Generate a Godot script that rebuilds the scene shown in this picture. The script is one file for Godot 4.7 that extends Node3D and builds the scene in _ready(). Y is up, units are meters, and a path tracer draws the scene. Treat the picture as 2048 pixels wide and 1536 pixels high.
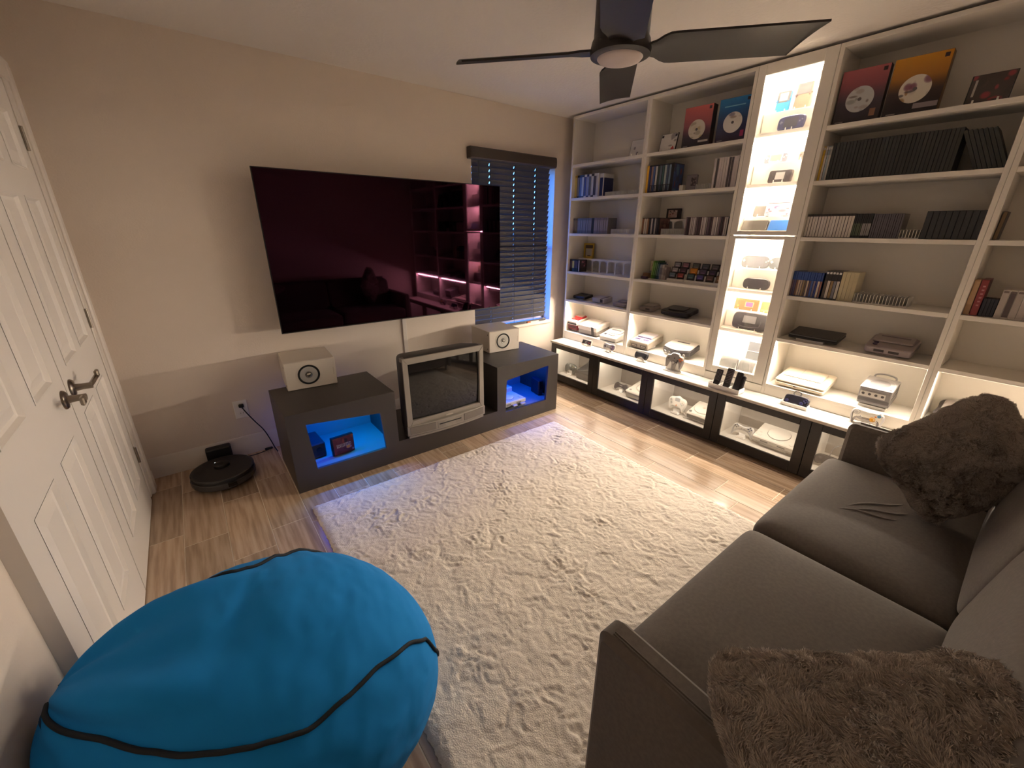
extends Node3D
# A small game room: media console and wall television, lit shelving along the right wall, sofa, rug, beanbag.
# Axes: x runs along the television wall (left wall x = 0), y is up, z comes out of the television wall.

const ROOM_X := 3.71      # inner face of the right wall, behind the shelving
const ROOM_Z := 3.80      # inner face of the wall behind the camera
const ROOM_H := 2.432
const LEFT_X := -0.035    # inner face of the left wall
const SHELF_X := 3.43     # front plane of the bookcases
const FACE := -PI / 2     # turn of a thing that faces away from the right wall

var mats := {}
var taken := {}
var shared := {}


# ---------------------------------------------------------------- mesh builder
class Shape:
	var v := PackedVector3Array()
	var n := PackedVector3Array()
	var uv := PackedVector2Array()
	var t := Transform3D()

	func at(x: float, y: float, z: float, rot := Vector3.ZERO) -> Shape:
		t = Transform3D(Basis.from_euler(rot), Vector3(x, y, z))
		return self

	func put(a: Vector3, b: Vector3, c: Vector3, na: Vector3, nb: Vector3, nc: Vector3, ua := Vector2.ZERO, ub := Vector2.ZERO, uc := Vector2.ZERO) -> void:
		v.append(t * a); v.append(t * c); v.append(t * b)
		n.append((t.basis * na).normalized()); n.append((t.basis * nc).normalized()); n.append((t.basis * nb).normalized())
		uv.append(ua); uv.append(uc); uv.append(ub)

	func tri(a: Vector3, b: Vector3, c: Vector3) -> void:
		var m := (b - a).cross(c - a)
		if m.length_squared() < 1e-18:
			return
		put(a, b, c, m, m, m)

	func quad(a: Vector3, b: Vector3, c: Vector3, d: Vector3) -> void:
		var m := (c - a).cross(d - b)
		put(a, b, c, m, m, m, Vector2(0, 1), Vector2(1, 1), Vector2(1, 0))
		put(a, c, d, m, m, m, Vector2(0, 1), Vector2(1, 0), Vector2(0, 0))

	func _out(o: Vector3, a: Vector3, b: Vector3, c: Vector3, d: Vector3) -> void:
		if (c - a).cross(d - b).dot((a + b + c + d) * 0.25 - o) < 0.0:
			quad(a, d, c, b)
		else:
			quad(a, b, c, d)

	# a box by centre and size, its edges chamfered by b
	func box(c: Vector3, s: Vector3, b := 0.0) -> Shape:
		var h := s * 0.5
		b = minf(b, 0.49 * minf(s.x, minf(s.y, s.z)))
		var p := func(k: int, sx: float, sy: float, sz: float) -> Vector3:
			var q := Vector3(h.x * sx, h.y * sy, h.z * sz)
			var i := Vector3(sx, sy, sz) * b
			if b > 0.0:
				q -= i
				q[k] += i[k]
			return c + q
		for k in 3:
			var u := (k + 1) % 3
			var w := (k + 2) % 3
			for s1 in [-1.0, 1.0]:
				var f := []
				for q in [[-1.0, -1.0], [1.0, -1.0], [1.0, 1.0], [-1.0, 1.0]]:
					var e := Vector3()
					e[k] = s1; e[u] = q[0]; e[w] = q[1]
					f.append(p.call(k, e.x, e.y, e.z))
				_out(c, f[0], f[1], f[2], f[3])
				if b > 0.0:
					for s2 in [-1.0, 1.0]:
						var e1 := Vector3(); var e2 := Vector3()
						e1[k] = s1; e1[u] = s2; e1[w] = -1.0
						e2 = e1; e2[w] = 1.0
						_out(c, p.call(k, e1.x, e1.y, e1.z), p.call(k, e2.x, e2.y, e2.z), p.call(u, e2.x, e2.y, e2.z), p.call(u, e1.x, e1.y, e1.z))
		if b > 0.0:
			for sx in [-1.0, 1.0]:
				for sy in [-1.0, 1.0]:
					for sz in [-1.0, 1.0]:
						var a0: Vector3 = p.call(0, sx, sy, sz)
						var a1: Vector3 = p.call(1, sx, sy, sz)
						var a2: Vector3 = p.call(2, sx, sy, sz)
						if (a1 - a0).cross(a2 - a0).dot(a0 - c) < 0.0:
							tri(a0, a2, a1)
						else:
							tri(a0, a1, a2)
		return self

	# a box by its lower and upper corners
	func slab(lo: Vector3, hi: Vector3, b := 0.0) -> Shape:
		return box((lo + hi) * 0.5, hi - lo, b)

	# an outline in x and y, drawn out from z0 to z1, its end edges chamfered by b
	func prism(o: PackedVector2Array, z0: float, z1: float, b := 0.0, back := true) -> Shape:
		if Geometry2D.is_polygon_clockwise(o):
			o.reverse()
		var k := o.size()
		var nor := []
		for i in k:
			var e := o[(i + 1) % k] - o[i]
			nor.append(Vector2(e.y, -e.x).normalized())
		var inn := PackedVector2Array()
		for i in k:
			var a: Vector2 = nor[(i + k - 1) % k]
			var c: Vector2 = nor[i]
			var m := (a + c)
			m = m / maxf(0.35, m.dot(c)) if m.length() > 0.01 else c
			inn.append(o[i] - m * b)
		var cap := inn if b > 0.0 else o
		var tr := Geometry2D.triangulate_polygon(cap)
		var lo := Vector2(1e9, 1e9); var hi := -lo
		for q in o:
			lo = lo.min(q); hi = hi.max(q)
		var ex := (hi - lo).max(Vector2(1e-6, 1e-6))
		for i in range(0, tr.size(), 3):
			var q := [cap[tr[i]], cap[tr[i + 1]], cap[tr[i + 2]]]
			if (q[1] - q[0]).cross(q[2] - q[0]) < 0.0:
				q = [q[0], q[2], q[1]]
			var w := []
			for p in q:
				w.append(Vector2((p.x - lo.x) / ex.x, (hi.y - p.y) / ex.y))
			var f := Vector3(0, 0, 1)
			put(Vector3(q[0].x, q[0].y, z1), Vector3(q[1].x, q[1].y, z1), Vector3(q[2].x, q[2].y, z1), f, f, f, w[0], w[1], w[2])
			if back:
				put(Vector3(q[0].x, q[0].y, z0), Vector3(q[2].x, q[2].y, z0), Vector3(q[1].x, q[1].y, z0), -f, -f, -f)
		for i in k:
			var j := (i + 1) % k
			var ni: Vector2 = nor[i]
			var pa: Vector2 = nor[(i + k - 1) % k]
			var pb: Vector2 = nor[j]
			var sa := (ni + pa).normalized() if ni.dot(pa) > 0.8 else ni
			var sb := (ni + pb).normalized() if ni.dot(pb) > 0.8 else ni
			var n1 := Vector3(sa.x, sa.y, 0); var n2 := Vector3(sb.x, sb.y, 0)
			var a := Vector3(o[i].x, o[i].y, z0 + (b if back else 0.0)); var c := Vector3(o[j].x, o[j].y, a.z)
			var a1 := Vector3(o[i].x, o[i].y, z1 - b); var c1 := Vector3(o[j].x, o[j].y, z1 - b)
			put(a, c, c1, n1, n2, n2)
			put(a, c1, a1, n1, n2, n1)
			if b > 0.0:
				var up := Vector3(0, 0, 1)
				var a2 := Vector3(inn[i].x, inn[i].y, z1); var c2 := Vector3(inn[j].x, inn[j].y, z1)
				put(a1, c1, c2, n1 + up, n2 + up, n2 + up)
				put(a1, c2, a2, n1 + up, n2 + up, n1 + up)
				if back:
					var a3 := Vector3(inn[i].x, inn[i].y, z0); var c3 := Vector3(inn[j].x, inn[j].y, z0)
					put(a3, c3, c, n1 - up, n2 - up, n2 - up)
					put(a3, c, a, n1 - up, n2 - up, n1 - up)
		return self

	# a profile of (radius, height) turned round the y axis
	func lathe(p: Array, seg := 24) -> Shape:
		var m := p.size() - 1
		var nor := []
		for i in m:
			var e: Vector2 = p[i + 1] - p[i]
			nor.append(Vector2(e.y, -e.x).normalized())
		for i in m:
			var na: Vector2 = nor[i]
			var n0: Vector2 = na
			var n1: Vector2 = na
			if i > 0 and na.dot(nor[i - 1]) > 0.6:
				n0 = (na + nor[i - 1]).normalized()
			if i < m - 1 and na.dot(nor[i + 1]) > 0.6:
				n1 = (na + nor[i + 1]).normalized()
			for s in seg:
				var a := TAU * s / seg; var b := TAU * (s + 1) / seg
				var ca := Vector3(cos(a), 0, -sin(a)); var cb := Vector3(cos(b), 0, -sin(b))
				var q0: Vector2 = p[i]; var q1: Vector2 = p[i + 1]
				var A := ca * q0.x + Vector3(0, q0.y, 0); var B := cb * q0.x + Vector3(0, q0.y, 0)
				var C := cb * q1.x + Vector3(0, q1.y, 0); var D := ca * q1.x + Vector3(0, q1.y, 0)
				var nA := ca * n0.x + Vector3(0, n0.y, 0); var nB := cb * n0.x + Vector3(0, n0.y, 0)
				var nC := cb * n1.x + Vector3(0, n1.y, 0); var nD := ca * n1.x + Vector3(0, n1.y, 0)
				if q0.x > 1e-6:
					put(A, B, C, nA, nB, nC)
				if q1.x > 1e-6:
					put(A, C, D, nA, nC, nD)
		return self

	func tube(p: PackedVector3Array, r: float, seg := 8, caps := true) -> Shape:
		var up := Vector3(0.31, 0.9, 0.17)
		var rings := []
		for i in p.size():
			var d := (p[mini(i + 1, p.size() - 1)] - p[maxi(i - 1, 0)]).normalized()
			var s := up.cross(d).normalized()
			up = d.cross(s).normalized()
			var ring := []
			for k in seg:
				var a := TAU * k / seg
				ring.append(s * cos(a) + up * sin(a))
			rings.append(ring)
		for i in p.size() - 1:
			for k in seg:
				var j := (k + 1) % seg
				var a: Vector3 = rings[i][k]; var b: Vector3 = rings[i][j]
				var c: Vector3 = rings[i + 1][j]; var d: Vector3 = rings[i + 1][k]
				put(p[i] + a * r, p[i] + b * r, p[i + 1] + c * r, a, b, c)
				put(p[i] + a * r, p[i + 1] + c * r, p[i + 1] + d * r, a, c, d)
		if caps:
			for k in range(1, seg - 1):
				tri(p[0] + rings[0][0] * r, p[0] + rings[0][k + 1] * r, p[0] + rings[0][k] * r)
				var e := p.size() - 1
				tri(p[e] + rings[e][0] * r, p[e] + rings[e][k] * r, p[e] + rings[e][k + 1] * r)
		return self

	# a smooth grid of points g[i][j]; wrap_j joins the last column to the first
	func sheet(g: Array, wrap_j := false) -> Shape:
		var ni := g.size()
		var nj: int = g[0].size()
		var acc := []
		for i in ni:
			var row := PackedVector3Array()
			row.resize(nj)
			acc.append(row)
		var cols := nj if wrap_j else nj - 1
		for i in ni - 1:
			var r0: PackedVector3Array = g[i]
			var r1: PackedVector3Array = g[i + 1]
			for j in cols:
				var k := (j + 1) % nj
				var m := (r1[k] - r0[j]).cross(r0[k] - r1[j])
				acc[i][j] += m; acc[i][k] += m; acc[i + 1][j] += m; acc[i + 1][k] += m
		for i in [0, ni - 1]:
			var r: PackedVector3Array = g[i]
			if r[0].distance_to(r[nj / 2]) < 1e-5:   # a pole
				var s := Vector3()
				for j in nj:
					s += acc[i][j]
				for j in nj:
					acc[i][j] = s
		for i in ni - 1:
			var r0: PackedVector3Array = g[i]
			var r1: PackedVector3Array = g[i + 1]
			var a0: PackedVector3Array = acc[i]
			var a1: PackedVector3Array = acc[i + 1]
			for j in cols:
				var k := (j + 1) % nj
				put(r0[j], r1[j], r1[k], a0[j], a1[j], a1[k], Vector2(float(j) / cols, float(i) / (ni - 1)), Vector2(float(j) / cols, float(i + 1) / (ni - 1)), Vector2(float(j + 1) / cols, float(i + 1) / (ni - 1)))
				put(r0[j], r1[k], r0[k], a0[j], a1[k], a0[k], Vector2(float(j) / cols, float(i) / (ni - 1)), Vector2(float(j + 1) / cols, float(i + 1) / (ni - 1)), Vector2(float(j + 1) / cols, float(i) / (ni - 1)))
		return self

	func mesh() -> ArrayMesh:
		var a := []
		a.resize(Mesh.ARRAY_MAX)
		a[Mesh.ARRAY_VERTEX] = v
		a[Mesh.ARRAY_NORMAL] = n
		a[Mesh.ARRAY_TEX_UV] = uv
		var m := ArrayMesh.new()
		m.add_surface_from_arrays(Mesh.PRIMITIVE_TRIANGLES, a)
		return m


func S() -> Shape:
	return Shape.new()


# ---------------------------------------------------------------- outlines
func rrect(w: float, h: float, r: float, seg := 5) -> PackedVector2Array:
	var o := PackedVector2Array()
	for q in 4:
		var c := Vector2((w / 2 - r) * (1 if q in [0, 3] else -1), (h / 2 - r) * (1 if q in [0, 1] else -1))
		for i in seg + 1:
			var a := PI / 2 * (q + float(i) / seg)
			o.append(c + Vector2(cos(a), sin(a)) * r)
	return o


func oval(a: float, b: float, n := 28) -> PackedVector2Array:
	var o := PackedVector2Array()
	for i in n:
		o.append(Vector2(cos(TAU * i / n) * a, sin(TAU * i / n) * b))
	return o


func poly(p: Array) -> PackedVector2Array:
	var o := PackedVector2Array()
	for i in range(0, p.size(), 2):
		o.append(Vector2(p[i], p[i + 1]))
	return o


# a smooth closed outline through a few points
func smooth(p: Array, step := 5) -> PackedVector2Array:
	var q := poly(p)
	var o := PackedVector2Array()
	var k := q.size()
	for i in k:
		for s in step:
			o.append(q[i].cubic_interpolate(q[(i + 1) % k], q[(i + k - 1) % k], q[(i + 2) % k], float(s) / step))
	return o


func curve(p: Array, step := 8) -> PackedVector3Array:
	var o := PackedVector3Array()
	for i in p.size() - 1:
		var a: Vector3 = p[i]
		for s in step:
			o.append(a.cubic_interpolate(p[i + 1], p[maxi(i - 1, 0)], p[mini(i + 2, p.size() - 1)], float(s) / step))
	o.append(p[-1])
	return o


# ---------------------------------------------------------------- things, parts and their words
func free_name(base: String) -> String:
	var k: int = taken.get(base, 0)
	taken[base] = k + 1
	return base if k == 0 else "%s_%03d" % [base, k]


func tag(o: Node3D, label: String, category: String, group := "") -> void:
	o.set_meta("label", label)
	o.set_meta("category", category)
	if group:
		o.set_meta("group", group)


func thing(called: String, label: String, category: String, at: Vector3, turn := 0.0, group := "") -> Node3D:
	var o := Node3D.new()
	o.name = free_name(called)
	add_child(o)
	o.position = at
	o.rotation.y = turn
	tag(o, label, category, group)
	return o


func part(called: String, s: Shape, m: Material, parent: Node3D, label := "") -> MeshInstance3D:
	var o := MeshInstance3D.new()
	var k := 0
	var full := called
	while parent.has_node(NodePath(full)):
		k += 1
		full = "%s_%03d" % [called, k]
	o.name = full
	o.mesh = s.mesh()
	o.material_override = m
	parent.add_child(o)
	if label:
		o.set_meta("label", label)
	return o


# one mesh that is a thing by itself
func solo(called: String, label: String, category: String, s: Shape, m: Material, at := Vector3.ZERO, turn := 0.0, group := "") -> MeshInstance3D:
	var o := MeshInstance3D.new()
	o.name = free_name(called)
	o.mesh = s.mesh()
	o.material_override = m
	add_child(o)
	o.position = at
	o.rotation.y = turn
	tag(o, label, category, group)
	return o


func structure(called: String, s: Shape, m: Material, label: String, category: String) -> MeshInstance3D:
	var o := solo(called, label, category, s, m)
	o.set_meta("kind", "structure")
	return o


func copy_of(o: Node3D, called: String, label: String, at: Vector3, turn: float, group := "") -> Node3D:
	var c: Node3D = o.duplicate()
	c.name = free_name(called)
	add_child(c)
	c.position = at
	c.rotation = Vector3(0, turn, 0)
	tag(c, label, o.get_meta("category"), group if group else o.get_meta("group", ""))
	return c


func ordinal(k: int) -> String:
	var ones := ["", "first", "second", "third", "fourth", "fifth", "sixth", "seventh", "eighth", "ninth", "tenth", "eleventh", "twelfth", "thirteenth", "fourteenth", "fifteenth", "sixteenth", "seventeenth", "eighteenth", "nineteenth"]
	if k < 20:
		return ones[k]
	var tens := ["", "", "twent", "thirt", "fort", "fift", "sixt"]
	return tens[k / 10] + "ieth" if k % 10 == 0 else tens[k / 10] + "y-" + ones[k % 10]


# ---------------------------------------------------------------- materials
func col(r: int, g: int, b: int) -> Color:
	return Color8(r, g, b)


func mk(key: String, c: Color, rough := 0.5, metal := 0.0) -> StandardMaterial3D:
	if mats.has(key):
		return mats[key]
	var m := StandardMaterial3D.new()
	m.resource_name = key
	m.albedo_color = c
	m.roughness = rough
	m.metallic = metal
	mats[key] = m
	return m


func plastic(r: int, g: int, b: int, rough := 0.4) -> StandardMaterial3D:
	return mk("plastic_%d_%d_%d_%d" % [r, g, b, int(rough * 100)], Color8(r, g, b), rough)


func glowing(key: String, c: Color, e: float) -> StandardMaterial3D:
	var m := mk(key, c, 0.6)
	m.emission_enabled = true
	m.emission = c
	m.emission_energy_multiplier = e
	return m


func noise_tex(key: String, kind: int, freq: float, size: int, ramp: Array, normal := false, bump := 2.0, octaves := 4) -> NoiseTexture2D:
	if shared.has(key):
		return shared[key]
	var f := FastNoiseLite.new()
	f.noise_type = kind
	f.frequency = freq
	f.fractal_octaves = octaves
	f.seed = hash(key) % 10000
	var t := NoiseTexture2D.new()
	t.width = size
	t.height = size
	t.seamless = true
	t.noise = f
	if normal:
		t.as_normal_map = true
		t.bump_strength = bump
	elif ramp:
		var g := Gradient.new()
		g.offsets = PackedFloat32Array(ramp[0])
		g.colors = PackedColorArray(ramp[1])
		t.color_ramp = g
	shared[key] = t
	return t


func triplanar(m: StandardMaterial3D, scale: Vector3, world := true) -> void:
	m.uv1_triplanar = true
	m.uv1_world_triplanar = world
	m.uv1_scale = scale
	m.uv1_triplanar_sharpness = 4.0


func bumpy(m: StandardMaterial3D, key: String, freq: float, scale: float, strength: float, octaves := 4) -> void:
	m.normal_enabled = true
	m.normal_texture = noise_tex(key, FastNoiseLite.TYPE_SIMPLEX_SMOOTH, freq, 512, [], true, 4.0, octaves)
	m.normal_scale = strength
	triplanar(m, Vector3.ONE * scale)


func pane(key: String, alpha: float, tint := Color(1, 1, 1)) -> StandardMaterial3D:
	var m := mk(key, Color(tint.r, tint.g, tint.b, alpha), 0.02)
	m.transparency = BaseMaterial3D.TRANSPARENCY_ALPHA
	return m


# a printed picture of soft blotches and bars, for covers and stickers
func print_art(key: String, seed_: int, base: Color, tones: Array, w := 64, h := 64) -> StandardMaterial3D:
	if mats.has(key):
		return mats[key]
	var r := RandomNumberGenerator.new()
	r.seed = seed_
	var im := Image.create(w, h, false, Image.FORMAT_RGB8)
	im.fill(base)
	for i in 14:
		var c: Color = tones[r.randi() % tones.size()]
		var cx := r.randf() * w; var cy := r.randf() * h
		var ra := r.randf_range(0.05, 0.2) * w; var rb := r.randf_range(0.05, 0.2) * h
		for y in range(maxi(0, int(cy - rb)), mini(h, int(cy + rb) + 1)):
			for x in range(maxi(0, int(cx - ra)), mini(w, int(cx + ra) + 1)):
				var d := pow((x - cx) / ra, 2) + pow((y - cy) / rb, 2)
				if d < 1.0:
					im.set_pixel(x, y, im.get_pixel(x, y).lerp(c, 0.85 * (1.0 - d * d)))
	var m := mk(key, Color.WHITE, 0.35)
	m.albedo_texture = ImageTexture.create_from_image(im)
	return m


func gradient_print(key: String, offs: Array, cols: Array) -> StandardMaterial3D:
	if mats.has(key):
		return mats[key]
	var g := Gradient.new()
	g.offsets = PackedFloat32Array(offs)
	g.colors = PackedColorArray(cols)
	var t := GradientTexture2D.new()
	t.gradient = g
	t.width = 16
	t.height = 256
	t.fill_from = Vector2(0, 0)
	t.fill_to = Vector2(0, 1)
	var m := mk(key, Color.WHITE, 0.3)
	m.albedo_texture = t
	return m


func area_light(parent: Node3D, at: Vector3, rot: Vector3, size: Vector2, energy: float, c: Color) -> void:
	var l := AreaLight3D.new()
	l.name = "glow_light"
	l.area_size = size
	l.light_energy = energy
	l.light_color = c
	l.shadow_enabled = true
	l.set("area_range", 8.0)
	l.set("area_attenuation", 2.0)
	parent.add_child(l, true)
	l.position = at
	l.rotation = rot


# ---------------------------------------------------------------- the scene
var WARM := Color(1.0, 0.94, 0.86)
var LED_BAY := 0.20
var LED_TOWER := 0.102
var LED_BASE := 0.025
var LED_BLUE := 0.045


func _ready() -> void:
	var cam := Camera3D.new()
	cam.name = "camera"
	add_child(cam)
	cam.position = Vector3(0.4162, 1.484, 3.1436)
	cam.rotation = Vector3(-0.3583, -0.6596, 0.0068)
	cam.fov = 2.0 * rad_to_deg(atan(768.0 / 826.6))
	cam.near = 0.02
	cam.far = 60.0
	var w := WorldEnvironment.new()
	w.name = "surroundings"
	var e := Environment.new()
	e.background_mode = Environment.BG_SKY
	var sky := ProceduralSkyMaterial.new()
	sky.sky_top_color = Color(0.16, 0.42, 0.95)
	sky.sky_horizon_color = Color(0.35, 0.66, 1.0)
	sky.ground_horizon_color = Color(0.2, 0.4, 0.62)
	sky.ground_bottom_color = Color(0.1, 0.17, 0.25)
	sky.sky_energy_multiplier = 1.7
	sky.ground_energy_multiplier = 0.6
	e.sky = Sky.new()
	e.sky.sky_material = sky
	e.tonemap_mode = Environment.TONE_MAPPER_LINEAR
	e.tonemap_exposure = 6.0
	e.sdfgi_enabled = true
	e.ssao_enabled = true
	e.ssil_enabled = true
	w.environment = e
	add_child(w)
	make_materials()
	build_room()
	build_cabinets()
	build_bookcases()
	build_console()
	build_wall_side()
	build_rug()
	build_sofa()
	build_beanbag()
	build_fan()
	fill_far_bay()
	fill_second_bay()
	fill_tower()
	fill_wide_bay()
	fill_sofa_bay()
	fill_worktop()
	fill_cabinets()


func make_materials() -> void:
	var m := mk("wall_paint", col(230, 216, 202), 0.85)
	bumpy(m, "orange_peel", 0.06, 2.6, 0.12)
	m = mk("ceiling_paint", col(236, 229, 222), 0.9)
	bumpy(m, "knockdown", 0.03, 2.2, 0.3)
	mk("trim_white", col(226, 216, 206), 0.4)
	m = mk("door_white", col(236, 228, 220), 0.42)
	mk("shelf_white", col(236, 230, 220), 0.38)
	m = mk("worktop_white", col(226, 217, 204), 0.4)
	m.albedo_texture = noise_tex("wash", FastNoiseLite.TYPE_SIMPLEX_SMOOTH, 0.02, 256, [[0.0, 1.0], [Color(0.86, 0.86, 0.86), Color(1, 1, 1)]])
	triplanar(m, Vector3(9, 9, 0.9))
	m = mk("black_wood", col(33, 28, 28), 0.3)
	m.albedo_texture = noise_tex("blackgrain", FastNoiseLite.TYPE_SIMPLEX_SMOOTH, 0.03, 256, [[0.0, 1.0], [Color(0.75, 0.72, 0.7), Color(1, 1, 1)]])
	triplanar(m, Vector3(12, 12, 1.4))
	m = mk("charcoal_paint", col(64, 58, 55), 0.42)
	bumpy(m, "brushed", 0.02, 3.0, 0.06)
	mk("nickel", col(148, 138, 126), 0.28, 1.0)
	mk("steel", col(180, 175, 168), 0.3, 1.0)
	mk("black_matte", col(22, 20, 21), 0.5)
	mk("black_gloss", col(20, 18, 20), 0.18)
	mk("led_off", col(205, 190, 185), 0.6)
	mk("acrylic_white", col(240, 236, 230), 0.3)
	mk("rubber", col(16, 15, 15), 0.7)
	glowing("led_warm", WARM, 2.0)
	glowing("led_shelf", WARM, 0.6)
	glowing("led_tower", WARM, 0.5)
	glowing("led_blue", Color(0.05, 0.35, 1.0), 0.6)
	glowing("led_cyan", Color(0.0, 0.62, 0.95), 0.6)
	pane("pane_glass", 0.06)
	pane("clear_plastic", 0.14, Color(0.92, 0.95, 0.97))


# ---------------------------------------------------------------- the room
func build_room() -> void:
	var wp: Material = mats.wall_paint
	# the television wall, with the window opening
	var s := S()
	var wx0 := 2.425; var wx1 := 3.342; var wy0 := 0.60; var wy1 := 2.05
	s.slab(Vector3(-0.2, -0.1, -0.16), Vector3(wx0, ROOM_H, 0))
	s.slab(Vector3(wx1, -0.1, -0.16), Vector3(ROOM_X + 0.12, ROOM_H, 0))
	s.slab(Vector3(wx0, -0.1, -0.16), Vector3(wx1, wy0, 0))
	s.slab(Vector3(wx0, wy1, -0.16), Vector3(wx1, ROOM_H, 0))
	structure("wall_back", s, wp, "beige painted wall behind the television with the blind-covered window", "wall")
	s = S().slab(Vector3(-0.2, -0.1, 0), Vector3(LEFT_X, ROOM_H, ROOM_Z))
	structure("wall_left", s, wp, "beige painted wall that holds the pair of white panelled doors", "wall")
	s = S().slab(Vector3(ROOM_X, -0.1, 0), Vector3(ROOM_X + 0.12, ROOM_H, ROOM_Z))
	structure("wall_right", s, wp, "beige painted wall hidden behind the white bookcases", "wall")
	s = S().slab(Vector3(-0.2, -0.1, ROOM_Z), Vector3(ROOM_X + 0.12, ROOM_H, ROOM_Z + 0.12))
	structure("wall_front", s, wp, "plain beige painted wall behind the grey sofa", "wall")
	s = S().slab(Vector3(-0.2, ROOM_H, -0.16), Vector3(ROOM_X + 0.12, ROOM_H + 0.12, ROOM_Z + 0.12))
	structure("ceiling", s, mats.ceiling_paint, "off-white textured ceiling above the black fan", "ceiling")
	floor_tiles()
	# baseboards: a flat board with a stepped top
	var bb := poly([0, 0, 0.016, 0, 0.016, 0.085, 0.012, 0.092, 0.012, 0.108, 0.009, 0.114, 0.009, 0.126, 0.004, 0.135, 0, 0.135])
	s = S()
	s.t = Transform3D(Basis(Vector3(0, 0, 1), Vector3(0, 1, 0), Vector3(-1, 0, 0)), Vector3(ROOM_X, 0, 0))
	s.prism(bb, 0, ROOM_X - LEFT_X)
	structure("baseboard_back", s, mats.trim_white, "white stepped baseboard along the television wall", "baseboard")
	s = S()
	s.t = Transform3D(Basis(Vector3(1, 0, 0), Vector3(0, 1, 0), Vector3(0, 0, 1)), Vector3(LEFT_X, 0, 1.93))
	s.prism(bb, 0, ROOM_Z - 1.93)
	structure("baseboard_left", s, mats.trim_white, "white stepped baseboard on the wall left of the doors", "baseboard")
	# door casing beside the corner, rounded at its foot
	s = S().slab(Vector3(LEFT_X, 0.02, 0.135), Vector3(0.004, 2.12, 0.285), 0.004)
	s.slab(Vector3(LEFT_X, 0.02, 0.15), Vector3(0.016, 2.12, 0.215), 0.007)
	s.slab(Vector3(LEFT_X, 0.0, 0.125), Vector3(0.018, 0.12, 0.225), 0.008)
	s.slab(Vector3(LEFT_X, 2.05, 0.135), Vector3(0.012, 2.14, 1.97), 0.005)
	structure("trim_1", s, mats.trim_white, "white moulded door casing in the corner beside the television wall", "door casing")
	panel_door("door_1", 0.305, 1.092, true, "white six-panel door with three nickel hinges, the leaf nearer the television wall")
	panel_door("door_2", 1.100, 1.888, false, "white six-panel door leaf nearer the blue beanbag, left of the dark gap")
	window_and_blind(wx0, wx1, wy0, wy1)


func floor_tiles() -> void:
	var f := structure("floor", S().slab(Vector3(-0.2, -0.12, -0.16), Vector3(ROOM_X + 0.12, -0.0014, ROOM_Z + 0.12)), mk("grout", col(232, 216, 194), 0.85), "floor of wood-look porcelain plank tiles with pale grout joints", "floor")
	var grain := noise_tex("tile_grain", FastNoiseLite.TYPE_SIMPLEX_SMOOTH, 0.012, 512, [[0.0, 0.35, 0.5, 0.62, 1.0], [Color(0.76, 0.71, 0.66), Color(0.86, 0.81, 0.76), Color(0.91, 0.87, 0.82), Color(0.95, 0.91, 0.87), Color(1, 0.98, 0.95)]], false, 2.0, 5)
	var variants := []
	for k in 6:
		var tone: float = [1.0, 0.93, 1.05, 0.97, 0.9, 1.02][k]
		var m := mk("tile_%d" % k, Color(0.82 * tone, 0.735 * tone, 0.65 * tone), 0.23)
		m.metallic_specular = 0.66
		m.albedo_texture = grain
		m.roughness_texture = noise_tex("tile_rough", FastNoiseLite.TYPE_SIMPLEX_SMOOTH, 0.03, 256, [[0.0, 1.0], [Color(0.8, 0.8, 0.8), Color(1, 1, 1)]])
		triplanar(m, Vector3(5.0, 5.0, 0.33))
		m.uv1_offset = Vector3(0.37 * k, 0.2 * k, 0.29 * k)
		variants.append(m)
	var pitch := 0.183
	var long := 0.557
	var phase := {-1: 0.198, 0: 0.312, 1: 0.008, 2: 0.428, 13: 0.129, 14: 0.542, 15: 0.241, 16: 0.366}
	var r := RandomNumberGenerator.new()
	r.seed = 5
	for k in range(-1, 20):
		var x0 := maxf(0.138 + pitch * k, LEFT_X)
		var x1 := minf(0.138 + pitch * (k + 1), ROOM_X)
		var ph: float = phase[k] if phase.has(k) else r.randf() * long
		var j := -1
		while ph + long * j < ROOM_Z:
			var z0 := maxf(ph + long * j, 0.0)
			var z1 := minf(ph + long * (j + 1), ROOM_Z)
			j += 1
			if z1 - z0 < 0.02 or x1 - x0 < 0.02:
				continue
			if x0 > 0.95 and x1 < 2.5 and z0 > 1.15 and z1 < 3.6:
				continue   # under the rug
			var o := part("tile", S().box(Vector3(0, -0.004, 0), Vector3(x1 - x0 - 0.004, 0.008, z1 - z0 - 0.004), 0.0008), variants[r.randi() % 6], f)
			o.position = Vector3((x0 + x1) / 2, 0, (z0 + z1) / 2)


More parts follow.
